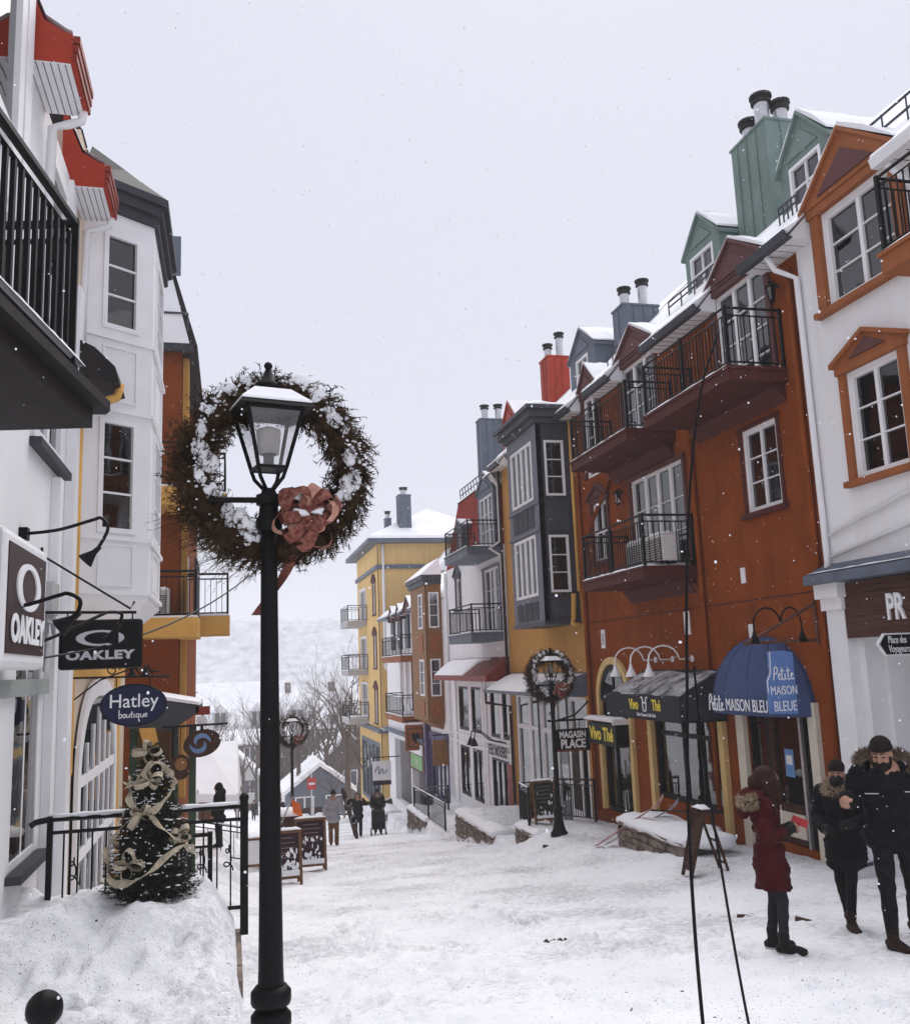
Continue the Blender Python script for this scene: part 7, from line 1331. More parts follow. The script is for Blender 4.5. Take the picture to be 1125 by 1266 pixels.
class Fig:
    def __init__(s, lab, x, y, ang, H, z=None, vox=0.014, group=None, sink=0.01):
        s.z = (gz(x, y) if z is None else z) - sink; s.x, s.y, s.k, s.vox = x, y, H / 1.75, vox
        s.f = Vector((math.cos(ang), math.sin(ang), 0)); s.r = Vector((math.sin(ang), -math.cos(ang), 0)); s.root = thing('person', lab, 'person', (x, y, s.z), group)
    def p(s, a, b=None, c=None):
        if b is not None: a = (a, b, c)
        v = Vector((s.x, s.y, s.z)) + (s.r * a[0] + s.f * a[1]) * s.k; return (v.x, v.y, s.z + a[2] * s.k)
    def rot(s): return Matrix((s.r, s.f, Vector((0, 0, 1)))).transposed()
    def caps(s, m, L):
        for a, b, r0, r1 in L: m.cap(s.p(a), s.p(b), r0 * s.k, r1 * s.k, 12)
        return m
    def ell(s, m, c, r, tilt=0.0): m.ell(s.p(c), tuple(q * s.k for q in r), 14, 10, s.rot() @ Matrix.Rotation(tilt, 3, 'X')); return m
    def fur(s, c, R, n, ln, mt, a0=0, a1=2 * PI, tilt=0.0, name='fur_trim', fat=0.03):
        th = rng.uniform(a0, a1, n); ph = rng.uniform(0, 2 * PI, n); loc = np.stack([(R[0] + fat * np.cos(ph)) * np.cos(th), (R[1] + fat * np.cos(ph)) * np.sin(th), fat * np.sin(ph) + tilt * np.sin(th) * R[1]], 1) + np.array(c)
        out_ = np.stack([np.cos(th) * np.cos(ph), np.sin(th) * np.cos(ph), np.sin(ph)], 1) + rng.normal(size=(n, 3)) * 0.4
        rr = np.array([list(s.r), list(s.f), [0, 0, 1]]); P = np.array([s.x, s.y, s.z]) + loc @ rr * s.k; D = out_ @ rr; D /= np.linalg.norm(D, axis=1, keepdims=True)
        tag(link(name, needle_mesh(P, D, np.full(n, ln), 7, ln, 0.004, name, mt, rng, 0.6), s.root), kind='stuff')
    def lathe2(s, m, prof, cx=0.0, cy=0.0, n=20):
        """skirt of a coat: stacked ellipses (rx, ry, z)"""
        k = len(prof); vs = [s.p((cx + a * math.cos(2 * PI * j / n), cy + b * math.sin(2 * PI * j / n), z)) for a, b, z in prof for j in range(n)]
        m.add(vs, [(i * n + j, i * n + (j + 1) % n, (i + 1) * n + (j + 1) % n, (i + 1) * n + j) for i in range(k - 1) for j in range(n)] + [tuple(range(n - 1, -1, -1)), tuple((k - 1) * n + j for j in range(n))])
    def hand(s, m, w_, d, up, curl=0.6, side=1):
        """palm and five separate fingers; w_ wrist (local), d pointing direction, up back-of-hand direction"""
        d = Vector(d).normalized(); up = Vector(up); up = (up - d * up.dot(d)).normalized(); sd_ = d.cross(up) * side; w_ = Vector(w_)
        m.cap(s.p(w_), s.p(w_ + d * 0.07), 0.032 * s.k, 0.036 * s.k, 10); m.cap(s.p(w_ + sd_ * 0.022 + d * 0.05), s.p(w_ - sd_ * 0.022 + d * 0.05), 0.024 * s.k, 0.024 * s.k, 8)
        for i, L in enumerate((0.07, 0.078, 0.072, 0.056)):
            b = w_ + d * 0.085 + sd_ * (0.03 - 0.02 * i); q = b + (d * math.cos(curl) - up * math.sin(curl)) * L * 0.5; e = q + (d * math.cos(2 * curl) - up * math.sin(2 * curl)) * L * 0.5
            m.cap(s.p(b), s.p(q), 0.0105 * s.k, 0.0095 * s.k, 8); m.cap(s.p(q), s.p(e), 0.0095 * s.k, 0.008 * s.k, 8)
        b = w_ + d * 0.03 + sd_ * 0.03; q = b + (d * 0.7 + sd_ * 0.7) * 0.04; e = q + (d * 0.95 - up * 0.3) * 0.035; m.cap(s.p(b), s.p(q), 0.013 * s.k, 0.011 * s.k, 8); m.cap(s.p(q), s.p(e), 0.011 * s.k, 0.009 * s.k, 8)
    def head(s, m, c, yaw=0.0, tilt=0.0):
        """skull, jaw, nose, brow, ears; yaw turns the face (+ to the person's right), tilt nods down"""
        c = Vector(c); F = Vector((math.sin(yaw) * math.cos(tilt), math.cos(yaw) * math.cos(tilt), -math.sin(tilt))); Rr = Vector((math.cos(yaw), -math.sin(yaw), 0)); U = Rr.cross(F) * 1.0
        if U.z < 0: U = -U
        s.hF, s.hR, s.hU, s.hc = F, Rr, U, c
        q = lambda a, b, e: c + Rr * a + F * b + U * e
        rt = s.rot() @ Matrix((Rr, F, U)).transposed()
        m.ell(s.p(q(0, -0.01, 0.035)), (0.078 * s.k, 0.096 * s.k, 0.095 * s.k), 16, 12, rt); m.ell(s.p(q(0, 0.028, -0.035)), (0.06 * s.k, 0.068 * s.k, 0.078 * s.k), 14, 10, rt)
        m.cap(s.p(q(0, 0.086, 0.025)), s.p(q(0, 0.113, -0.018)), 0.011 * s.k, 0.016 * s.k, 8); m.cap(s.p(q(-0.035, 0.082, 0.038)), s.p(q(0.035, 0.082, 0.038)), 0.014 * s.k, 0.014 * s.k, 8); m.cap(s.p(q(-0.016, 0.086, -0.056)), s.p(q(0.016, 0.086, -0.056)), 0.012 * s.k, 0.012 * s.k, 8); m.cap(s.p(q(0, 0.078, -0.095)), s.p(q(0, 0.07, -0.1)), 0.022 * s.k, 0.02 * s.k, 8)
        for a in (-1, 1): m.ell(s.p(q(a * 0.08, -0.01, 0.0)), (0.012 * s.k, 0.02 * s.k, 0.032 * s.k), 8, 6, rt); m.ell(s.p(q(a * 0.045, 0.055, -0.02)), (0.025 * s.k, 0.03 * s.k, 0.03 * s.k), 8, 6, rt)
        m.cap(s.p(q(0, -0.02, -0.06)), s.p((c[0] * 0.5, c[1] - 0.045, c[2] - 0.19)), 0.052 * s.k, 0.056 * s.k, 10); s.hq = q; s.hrt = rt
    def features(s):
        q = s.hq
        for a in (-1, 1): MB().ell(s.p(q(a * 0.031, 0.0815, 0.012)), tuple(k * s.k for k in (0.013, 0.008, 0.006)), 8, 6, s.hrt).build('eye', M_EYE, s.root); MB().cap(s.p(q(a * 0.016, 0.094, 0.046)), s.p(q(a * 0.05, 0.08, 0.046)), 0.006 * s.k, 0.004 * s.k, 6).build('brow', M_BEARD, s.root)
    def boots(s, feet, mt, tall=0.22, sole=None):
        for a, tdir, an in feet:      # ankle position, toe direction, top of shaft
            a = Vector(a); tdir = Vector(tdir).normalized(); m = MB(); s.caps(m, [(a, an, 0.05, 0.056), (a + Vector((0, 0, -0.03)), a + tdir * 0.15 + Vector((0, 0, -0.055)), 0.045, 0.042), (a - tdir * 0.05 + Vector((0, 0, -0.055)), a + tdir * 0.17 + Vector((0, 0, -0.06)), 0.04, 0.042)])
            blob('boot', m, s.vox, mt, s.root, 2)
            g = MB(); s.caps(g, [(a - tdir * 0.06 + Vector((0, 0, -0.088)), a + tdir * 0.19 + Vector((0, 0, -0.088)), 0.022, 0.022)]); g.build('sole', sole or M_BLACK, s.root)
V3_ = lambda *a: Vector(a)
# --- woman in the wine-red coat, reading her phone, seen from her left side
cam_dir = lambda x, y: math.atan2(-y, -x)
F = Fig('woman in wine-red fur-hooded coat looking down at a red phone', 4.76, 7.86, -0.42, 1.64, group=None)
hd = (0.0, 0.055, 1.565)
m = MB(); F.head(m, hd, 0.0, 0.55); F.caps(m, [((0, 0, 1.42), (0, 0.0, 1.0), 0.10, 0.10), ((-0.07, 0, 0.92), (-0.085, 0.03, 0.5), 0.06, 0.05), ((-0.085, 0.03, 0.5), (-0.08, -0.02, 0.1), 0.048, 0.035), ((0.07, 0, 0.92), (0.09, 0.08, 0.5), 0.06, 0.05), ((0.09, 0.08, 0.5), (0.1, 0.06, 0.1), 0.048, 0.035)])
for sd in (-1, 1):
    F.caps(m, [((sd * 0.16, 0, 1.38), (sd * 0.2, -0.02, 1.12), 0.045, 0.04), ((sd * 0.2, -0.02, 1.12), (sd * 0.08, 0.19, 1.13), 0.038, 0.028)])
    F.hand(m, (sd * 0.075, 0.20, 1.135), (-sd * 0.35, 0.75, 0.45), (sd * 0.5, 0.3, 0.3), 0.75, sd)
blob('body', m, 0.0085, M_SKIN, F.root, 2); F.features()
m = MB(); F.caps(m, [((-0.07, 0, 0.9), (-0.085, 0.03, 0.5), 0.07, 0.06), ((-0.085, 0.03, 0.5), (-0.08, -0.02, 0.16), 0.06, 0.045), ((0.07, 0, 0.9), (0.09, 0.08, 0.5), 0.07, 0.06), ((0.09, 0.08, 0.5), (0.1, 0.06, 0.16), 0.06, 0.045)]); blob('trousers', m, 0.014, M_JEANS, F.root, 3, 0.008, 3)
m = MB(); F.ell(m, (0, 0.0, 1.28), (0.19, 0.14, 0.2)); F.ell(m, (0, 0.0, 1.08), (0.155, 0.12, 0.2)); F.ell(m, (0, -0.01, 0.86), (0.175, 0.145, 0.22)); F.lathe2(m, [(0.15, 0.12, 1.0), (0.17, 0.14, 0.85), (0.195, 0.165, 0.7), (0.205, 0.175, 0.60), (0.19, 0.16, 0.585)], 0.0, 0.02)
for sd in (-1, 1): F.caps(m, [((sd * 0.17, 0, 1.40), (sd * 0.215, -0.04, 1.11), 0.074, 0.066), ((sd * 0.215, -0.04, 1.11), (sd * 0.095, 0.175, 1.12), 0.064, 0.05)])
blob('coat', m, 0.011, M_WINE, F.root, 3, 0.034, 5)
m = MB(); F.caps(m, [((0, -0.12, 1.42), (0, -0.20, 1.30), 0.12, 0.07), ((-0.08, -0.06, 1.44), (0.08, -0.06, 1.44), 0.08, 0.08)]); blob('hood', m, 0.016, M_WINE, F.root, 3, 0.01, 2)
F.fur((0, -0.11, 1.41), (0.105, 0.075), 1400, 0.034, M_FURT, tilt=0.25, fat=0.038)
m = MB(); F.ell(m, (0, 0.025, 1.62), (0.098, 0.118, 0.115), -0.4); F.caps(m, [((-0.075, 0.02, 1.58), (-0.115, 0.08, 1.30), 0.058, 0.036), ((0.075, 0.02, 1.58), (0.11, 0.08, 1.30), 0.058, 0.036), ((0, -0.07, 1.58), (0, -0.07, 1.42), 0.075, 0.05), ((-0.08, 0.09, 1.6), (-0.085, 0.14, 1.40), 0.042, 0.032), ((0.08, 0.09, 1.6), (0.085, 0.14, 1.40), 0.042, 0.032), ((-0.03, 0.11, 1.64), (-0.06, 0.16, 1.5), 0.03, 0.025), ((0.03, 0.11, 1.64), (0.06, 0.16, 1.5), 0.03, 0.025)]); blob('hair', m, 0.011, M_HAIR, F.root, 3, 0.014, 8)
F.boots([((-0.08, -0.02, 0.115), (0, 1, 0), (-0.08, -0.02, 0.19)), ((0.1, 0.06, 0.115), (0.35, 1, 0), (0.1, 0.06, 0.19))], M_BOOTB, sole=M_SOLE)
m = MB(F.p); 
ph_ = thing('phone', 'red phone held by the woman in the wine-red coat', 'phone', F.p((0, 0.30, 1.2))); MB(F.p).add([(0.02, 0.26, 1.27), (0.02, 0.40, 1.21), (0.02, 0.375, 1.14), (0.02, 0.235, 1.2), (0.005, 0.26, 1.27), (0.005, 0.40, 1.21), (0.005, 0.375, 1.14), (0.005, 0.235, 1.2)], [(0, 1, 2, 3), (7, 6, 5, 4), (0, 4, 5, 1), (1, 5, 6, 2), (2, 6, 7, 3), (3, 7, 4, 0)]).build('case', mat('red_phone_case', (0.38, 0.035, 0.04), 0.4, 0.2, 20), ph_); MB(F.p).add([(0.004, 0.26, 1.26), (0.004, 0.39, 1.205), (0.004, 0.37, 1.15), (0.004, 0.24, 1.205)], [(0, 1, 2, 3)]).build('screen', M_BLACK, ph_)
m = MB()
for sd in (-1, 1): F.hand(m, (sd * 0.075, 0.198, 1.135), (-sd * 0.35, 0.75, 0.45), (sd * 0.5, 0.3, 0.3), 0.75, sd); F.caps(m, [((sd * 0.09, 0.18, 1.125), (sd * 0.07, 0.23, 1.15), 0.047, 0.042)])
o = blob('glove', m, 0.008, M_GLOVE, F.root, 1); 
bx('zip', M_METAL, F.root, 0.012, 0.02, 0.15, 0.156, 1.2, 1.4, F.p); MB(F.p).tube([(0.18, 0.03, 1.05), (0.05, 0.13, 1.03), (-0.1, 0.12, 1.03)], 0.012, 6).build('waist_seam', M_MAROON, F.root)

# --- bearded man in black, striding towards the camera with one forearm raised across
F = Fig('bearded man in black fur-hooded jacket and brown boots striding forward', 5.74, 7.42, cam_dir(5.74, 7.42) + 0.12, 1.80)
# +x is the person's right, which the camera sees on the left
hd = (0.02, 0.06, 1.60); A1_, A2_ = (0.10, 0.16, 0.12), (-0.13, -0.22, 0.16)
m = MB(); F.head(m, hd, 0.35, 0.30)
F.caps(m, [((0, 0, 1.45), (0, 0, 1.0), 0.13, 0.13), ((0.09, 0, 0.92), (0.10, 0.14, 0.5), 0.08, 0.055), ((0.10, 0.14, 0.5), A1_, 0.052, 0.038), ((-0.09, 0, 0.92), (-0.12, 0.05, 0.5), 0.08, 0.055), ((-0.12, 0.05, 0.5), A2_, 0.052, 0.038),
           ((0.2, 0, 1.42), (0.30, 0.06, 1.22), 0.05, 0.045), ((0.30, 0.06, 1.22), (0.36, 0.30, 1.26), 0.042, 0.032), ((-0.2, 0, 1.42), (-0.28, -0.02, 1.14), 0.05, 0.045), ((-0.28, -0.02, 1.14), (-0.27, 0.10, 0.92), 0.042, 0.03)])
F.hand(m, (0.365, 0.315, 1.265), (0.25, 0.75, -0.05), (0.2, 0.1, 1), 1.15, -1); F.hand(m, (-0.27, 0.11, 0.90), (0.0, 0.25, -1), (-1, 0, 0), 0.5, 1)
blob('body', m, 0.0085, M_SKIN, F.root, 2); F.features()
m = MB(); F.caps(m, [((0.09, 0, 0.96), (0.10, 0.14, 0.5), 0.1, 0.07), ((0.10, 0.14, 0.5), (0.10, 0.155, 0.17), 0.066, 0.058), ((-0.09, 0, 0.96), (-0.12, 0.05, 0.5), 0.1, 0.07), ((-0.12, 0.05, 0.5), (-0.13, -0.2, 0.21), 0.066, 0.058)]); blob('trousers', m, 0.014, M_BLKJEANS, F.root, 3, 0.012, 9)
m = MB(); F.ell(m, (0, 0, 1.32), (0.235, 0.16, 0.2)); F.ell(m, (0, 0, 1.1), (0.215, 0.155, 0.22)); F.ell(m, (0, 0, 0.93), (0.22, 0.17, 0.17)); F.caps(m, [((0.21, 0, 1.43), (0.31, 0.06, 1.21), 0.092, 0.08), ((0.31, 0.06, 1.21), (0.36, 0.27, 1.255), 0.076, 0.062), ((-0.21, 0, 1.43), (-0.29, -0.03, 1.14), 0.092, 0.08), ((-0.29, -0.03, 1.14), (-0.275, 0.09, 0.94), 0.076, 0.06), ((-0.1, 0.02, 0.9), (0.1, 0.02, 0.9), 0.14, 0.14)]); blob('jacket', m, 0.011, M_BLKCOAT, F.root, 3, 0.036, 12)
m = MB(); F.caps(m, [((-0.1, -0.08, 1.47), (0.1, -0.08, 1.47), 0.09, 0.09), ((0, -0.13, 1.45), (0, -0.2, 1.35), 0.1, 0.06)]); blob('hood', m, 0.016, M_BLKCOAT, F.root, 3)
F.fur((0, -0.05, 1.52), (0.15, 0.12), 1700, 0.04, M_FURD, tilt=-0.3, fat=0.05, a0=-0.6, a1=PI + 0.6) if False else F.fur((0, -0.04, 1.53), (0.165, 0.12), 1700, 0.04, M_FURD, a0=PI - 0.7, a1=2 * PI + 0.7, tilt=-0.35, fat=0.05)
q = F.hq; M_KNIT = mat('brown_knit', (0.020, 0.012, 0.010), 0.95, 0.4, 40, 0.6, 120); m = MB(); m.ell(F.p(q(0, -0.016, 0.082)), tuple(k * F.k for k in (0.088, 0.106, 0.085)), 16, 12, F.hrt); blob('beanie', m, 0.011, M_KNIT, F.root, 1, 0.008); MB().tube([F.p(q(0.088 * math.cos(a), -0.014 + 0.106 * math.sin(a), 0.066)) for a in [2 * PI * i / 20 for i in range(20)]], 0.009, 6, closed=True).build('beanie_brim', M_KNIT, F.root, smooth=True)
m = MB(); m.ell(F.p(q(0, 0.05, -0.085)), tuple(k * F.k for k in (0.07, 0.064, 0.066)), 14, 10, F.hrt); m.cap(F.p(q(-0.062, 0.02, -0.02)), F.p(q(-0.05, 0.05, -0.09)), 0.02, 0.03, 8); m.cap(F.p(q(0.062, 0.02, -0.02)), F.p(q(0.05, 0.05, -0.09)), 0.02, 0.03, 8); m.cap(F.p(q(-0.03, 0.092, -0.042)), F.p(q(0.03, 0.092, -0.042)), 0.011, 0.011, 8); blob('beard', m, 0.009, M_BEARD, F.root, 1, 0.01, 3)
F.boots([(A1_, (-0.6, 1, -0.02), (0.10, 0.155, 0.2)), (A2_, (-0.5, 1, -0.4), (-0.13, -0.205, 0.25))], M_BOOTBR, sole=M_BOOTB)
MB(F.p).box(0.09, 0.20, 0.158, 0.166, 1.285, 1.292).build('chest_zip', M_METAL, F.root); MB(F.p).box(-0.19, -0.12, 0.15, 0.16, 1.30, 1.307).build('chest_zip', M_METAL, F.root)
# --- companion with black mask just behind him
F = Fig('person in black mask, beanie and long black fur-collared coat, arm linked', 6.02, 8.5, cam_dir(6.02, 8.5) - 0.25, 1.64)
hd = (0.0, 0.05, 1.585); A1_, A2_ = (-0.03, 0.20, 0.115), (0.07, -0.12, 0.13)
m = MB(); F.head(m, hd, -0.1, 0.12); F.caps(m, [((0, 0, 1.45), (0, 0, 1.0), 0.12, 0.12), ((-0.08, 0, 0.92), (-0.06, 0.14, 0.5), 0.075, 0.05), ((-0.06, 0.14, 0.5), A1_, 0.048, 0.035), ((0.08, 0, 0.92), (0.08, 0.04, 0.5), 0.075, 0.05), ((0.08, 0.04, 0.5), A2_, 0.048, 0.035), ((0.17, 0, 1.4), (0.25, 0.0, 1.12), 0.045, 0.04), ((0.25, 0.0, 1.12), (0.15, 0.2, 1.05), 0.04, 0.03), ((-0.17, 0, 1.4), (-0.27, 0.04, 1.16), 0.045, 0.04), ((-0.27, 0.04, 1.16), (-0.16, 0.22, 1.12), 0.04, 0.03)])
F.hand(m, (0.145, 0.21, 1.05), (-0.6, 0.6, 0), (0.3, 0.5, 0.6), 0.8, 1); F.hand(m, (-0.15, 0.23, 1.12), (0.6, 0.6, 0), (-0.3, 0.5, 0.6), 0.8, -1)
blob('body', m, 0.0085, M_SKIN, F.root, 2); F.features(); q = F.hq
m = MB(); F.caps(m, [((-0.08, 0, 0.95), (-0.06, 0.14, 0.5), 0.085, 0.06), ((-0.06, 0.14, 0.5), (-0.035, 0.195, 0.15), 0.058, 0.05), ((0.08, 0, 0.95), (0.08, 0.04, 0.5), 0.085, 0.06), ((0.08, 0.04, 0.5), (0.07, -0.115, 0.16), 0.058, 0.05)]); blob('trousers', m, 0.014, M_BLKJEANS, F.root, 3, 0.008, 4)
m = MB(); F.ell(m, (0, 0, 1.28), (0.22, 0.165, 0.21)); F.ell(m, (0, 0, 1.05), (0.22, 0.17, 0.25)); F.ell(m, (0, 0, 0.8), (0.23, 0.18, 0.24)); F.caps(m, [((-0.08, 0.05, 0.75), (0.08, 0.02, 0.68), 0.13, 0.12), ((0.18, 0, 1.4), (0.26, -0.01, 1.12), 0.085, 0.078), ((0.26, -0.01, 1.12), (0.15, 0.19, 1.05), 0.075, 0.06), ((-0.18, 0, 1.4), (-0.27, 0.03, 1.16), 0.085, 0.078), ((-0.27, 0.03, 1.16), (-0.16, 0.21, 1.12), 0.075, 0.06)]); blob('coat', m, 0.011, M_BLKCOAT, F.root, 3, 0.036, 15)
m = MB(); F.hand(m, (0.145, 0.212, 1.05), (-0.6, 0.6, 0), (0.3, 0.5, 0.6), 0.8, 1); F.hand(m, (-0.15, 0.232, 1.12), (0.6, 0.6, 0), (-0.3, 0.5, 0.6), 0.8, -1); F.caps(m, [((0.145, 0.2, 1.05), (0.10, 0.25, 1.05), 0.046, 0.043), ((-0.15, 0.22, 1.12), (-0.105, 0.27, 1.12), 0.046, 0.043)]); blob('glove', m, 0.008, M_GLOVE, F.root, 1)
F.fur((0, 0.0, 1.45), (0.11, 0.10), 1100, 0.04, M_FURT, tilt=-0.2, fat=0.045, a0=PI * 0.15, a1=PI * 2.85)
m = MB(); m.ell(F.p(q(0, -0.016, 0.08)), tuple(k * F.k for k in (0.088, 0.105, 0.086)), 16, 12, F.hrt); blob('beanie', m, 0.011, M_KNIT, F.root, 2, 0.006)
m = MB(); m.ell(F.p(q(0, 0.06, -0.052)), tuple(k * F.k for k in (0.08, 0.09, 0.074)), 14, 10, F.hrt); blob('mask', m, 0.01, M_GLOVE, F.root, 2)
F.boots([(A1_, (-0.75, 1, -0.03), (-0.035, 0.195, 0.2)), (A2_, (-0.6, 1, -0.3), (0.07, -0.11, 0.23))], M_BOOTBR, sole=M_SOLE)

# --- walkers further down
def walker(lab, x, y, ang, H, coat, trous, boot, coat_len=0.75, hat=None, hair=M_HAIR, arms=None, stride=0.0, hood=None, vox=0.022, z=None, group=None, mask=None):
    F = Fig(lab, x, y, ang, H, z, vox, group); m = MB(); F.head(m, (0, 0.04, 1.6), 0, 0.1); s_ = stride
    legs = [((-0.09, 0, 0.93), (-0.1, 0.06 * s_ + 0.02, 0.5)), ((-0.1, 0.06 * s_ + 0.02, 0.5), (-0.1, 0.2 * s_, 0.12)), ((0.09, 0, 0.93), (0.1, 0.02, 0.5)), ((0.1, 0.02, 0.5), (0.1, -0.2 * s_, 0.12))]
    arms = arms or [((-0.28, 0.0, 1.14), (-0.26, 0.12, 0.92)), ((0.28, 0.0, 1.14), (0.26, 0.12, 0.92))]
    F.caps(m, [(*l, 0.07 if i % 2 == 0 else 0.05, 0.05 if i % 2 == 0 else 0.035) for i, l in enumerate(legs)] + [((0, 0, 1.45), (0, 0, 0.95), 0.12, 0.12)])
    for sd, (e, w_) in zip((-1, 1), arms): F.caps(m, [((sd * 0.19, 0, 1.42), e, 0.045, 0.04), (e, w_, 0.04, 0.03)]); F.hand(m, w_, Vector(w_) - Vector(e), (sd, 0, 0.2), 0.5, sd)
    blob('body', m, 0.012, M_SKIN, F.root, 2); q = F.hq
    m = MB(); F.caps(m, [(*l, 0.1 if i % 2 == 0 else 0.078, 0.078 if i % 2 == 0 else 0.07) for i, l in enumerate(legs)]); blob('trousers', m, vox, trous, F.root, 2, 0.012, 4)
    m = MB(); F.ell(m, (0, 0, 1.3), (0.235, 0.165, 0.2)); F.ell(m, (0, 0, 1.06), (0.225, 0.165, 0.22)); F.ell(m, (0, 0, coat_len + 0.14), (0.235, 0.18, 0.16))
    for sd, (e, w_) in zip((-1, 1), arms): F.caps(m, [((sd * 0.2, 0, 1.42), e, 0.09, 0.078), (e, w_, 0.075, 0.06)])
    blob('jacket', m, vox, coat, F.root, 3, 0.02, int(x * 10) % 40)
    if hood: m = MB(); m.ell(F.p(q(0, -0.03, 0.0)), tuple(k * F.k for k in (0.11, 0.11, 0.14)), 14, 10, F.hrt); m.cap(F.p((0, -0.05, 1.47)), F.p((0, -0.02, 1.42)), 0.13, 0.14, 10); blob('hood', m, 0.016, hood, F.root, 2)
    elif hat: m = MB(); m.ell(F.p(q(0, -0.012, 0.07)), tuple(k * F.k for k in (0.096, 0.112, 0.092)), 14, 10, F.hrt); m.ell(F.p(q(0, -0.02, 0.17)), tuple([0.03 * F.k] * 3), 8, 6); blob('beanie', m, 0.014, hat, F.root, 2)
    else: m = MB(); m.ell(F.p(q(0, -0.025, 0.045)), tuple(k * F.k for k in (0.092, 0.105, 0.10)), 14, 10, F.hrt); m.cap(F.p(q(-0.06, -0.03, 0)), F.p((-0.1, 0.06, 1.36)), 0.05, 0.04, 8); m.cap(F.p(q(0.06, -0.03, 0)), F.p((0.1, 0.06, 1.36)), 0.05, 0.04, 8); blob('hair', m, 0.014, hair, F.root, 2, 0.01)
    if mask: m = MB(); m.ell(F.p(q(0, 0.045, -0.05)), tuple(k * F.k for k in (0.07, 0.062, 0.05)), 12, 8, F.hrt); m.build('mask', mask, F.root, smooth=True)
    F.boots([((-0.1, 0.2 * s_, 0.115), (-0.15, 1, 0), (-0.1, 0.2 * s_, 0.24)), ((0.1, -0.2 * s_, 0.115), (0.15, 1, 0), (0.1, -0.2 * s_, 0.24))], boot)
    return F
F = walker('snowboarder in grey hooded jacket and rust trousers seen from behind', 3.35, 32.0, 1.35, 1.78, M_GREYC, M_TANP, M_BOOTB, 0.72, hood=None, hat=M_BLKCOAT, arms=[((-0.3, 0, 1.14), (-0.28, 0.1, 0.92)), ((0.30, -0.02, 1.16), (0.34, 0.08, 0.95))], stride=0.3)
t = thing('snowboard', 'long dark snowboard carried upright beside the grey-jacketed snowboarder', 'snowboard', F.p((0.42, 0.1, 0.2)))
pr = [(-0.12 + 0.0, 0.25), (-0.14, 0.1), (-0.08, -0.02), (0.0, -0.05), (0.08, -0.02), (0.14, 0.1), (0.12, 0.5), (0.115, 0.8), (0.12, 1.1), (0.14, 1.45), (0.08, 1.57), (0.0, 1.6), (-0.08, 1.57), (-0.14, 1.45), (-0.12, 1.1), (-0.115, 0.8)]
MB(lambda u, v, z: F.p((0.52 - 0.28 * (z - 0.8) + u * 0.5, 0.05 + u * 0.85 + v, z + 0.22))).prism(pr, 1, -0.012, 0.012).build('deck', mat('dark_board', (0.035, 0.03, 0.035), 0.4, 0.5, 5, 0, col2=(0.12, 0.06, 0.06)), t)
for h in (0.6, 1.15): MB().cap(F.p((0.58 - 0.28 * (h - 0.8), 0.04, h + 0.15)), F.p((0.66 - 0.28 * (h - 0.8), 0.02, h + 0.25)), 0.07, 0.08, 8).build('binding', M_BLACK, t); MB().tube([F.p((0.60 - 0.28 * (h - 0.8) + 0.1 * math.cos(a), 0.0, h + 0.2 + 0.12 * math.sin(a))) for a in [2 * PI * i / 10 for i in range(10)]], 0.018, 5, closed=True).build('strap', M_GREYC, t)
walker('person in long black coat walking up the street beside the stroller', 4.85, 37.2, -1.75, 1.70, M_BLKCOAT, M_BLKJEANS, M_BOOTB, 0.66, hat=None, arms=[((-0.34, 0.05, 1.26), (-0.2, 0.18, 1.42)), ((0.32, 0.02, 1.2), (0.5, 0.12, 1.12))], stride=0.5)
F = walker('person with bobble hat and fur hood pushing a stroller', 5.75, 38.0, -1.7, 1.74, M_BLKCOAT, M_BLKJEANS, M_BOOTB, 0.7, hat=M_BLKCOAT, arms=[((-0.26, 0.05, 1.16), (-0.22, 0.32, 1.08)), ((0.26, 0.05, 1.16), (0.22, 0.32, 1.08))], stride=0.4, mask=M_CREAM)
F.fur((0, 0.0, 1.5), (0.14, 0.12), 700, 0.045, M_FURD, fat=0.05)
t = thing('stroller', 'black pushchair with large wheels pushed up the snowy street', 'stroller', F.p((0, 0.7, 0)))
o = MB(); o.add([F.p(a) for a in ((-0.24, 0.45, 0.42), (0.24, 0.45, 0.42), (0.26, 1.0, 0.34), (-0.26, 1.0, 0.34), (-0.25, 0.42, 1.02), (0.25, 0.42, 1.02), (0.27, 0.78, 1.0), (-0.27, 0.78, 1.0), (-0.27, 1.02, 0.62), (0.27, 1.02, 0.62))], [(0, 1, 2, 3), (4, 5, 6, 7), (0, 4, 5, 1), (7, 6, 9, 8), (8, 9, 2, 3), (0, 3, 8, 7, 4), (1, 5, 6, 9, 2)]); o.build('seat_body', M_BLKCOAT, t, bevel=0.03)
MB().tube([F.p(a) for a in ((-0.25, 0.42, 0.9), (-0.25, 0.3, 1.06), (0.25, 0.3, 1.06), (0.25, 0.42, 0.9))], 0.018, 6).build('handle', M_BLACK, t)
for sd in (-1, 1):
    MB().tube([F.p((sd * 0.26, 0.35, 0.95)), F.p((sd * 0.27, 0.8, 0.3)), F.p((sd * 0.27, 1.08, 0.13))], 0.016, 5).build('frame', M_METAL, t); MB().tube([F.p((sd * 0.27, 0.8, 0.35)), F.p((sd * 0.28, 0.45, 0.16))], 0.016, 5).build('frame', M_METAL, t)
    for yy, rr in ((0.45, 0.15), (1.08, 0.12)): w_ = MB().tube([F.p((sd * 0.29, yy + rr * math.cos(a), rr + 0.0 + rr * math.sin(a))) for a in [2 * PI * i / 14 for i in range(14)]], 0.026, 6, closed=True).build('wheel', M_BLACK, t); MB().tube([F.p((sd * 0.29, yy - rr, rr)), F.p((sd * 0.29, yy + rr, rr))], 0.01, 4).build('spoke', M_METAL, w_)
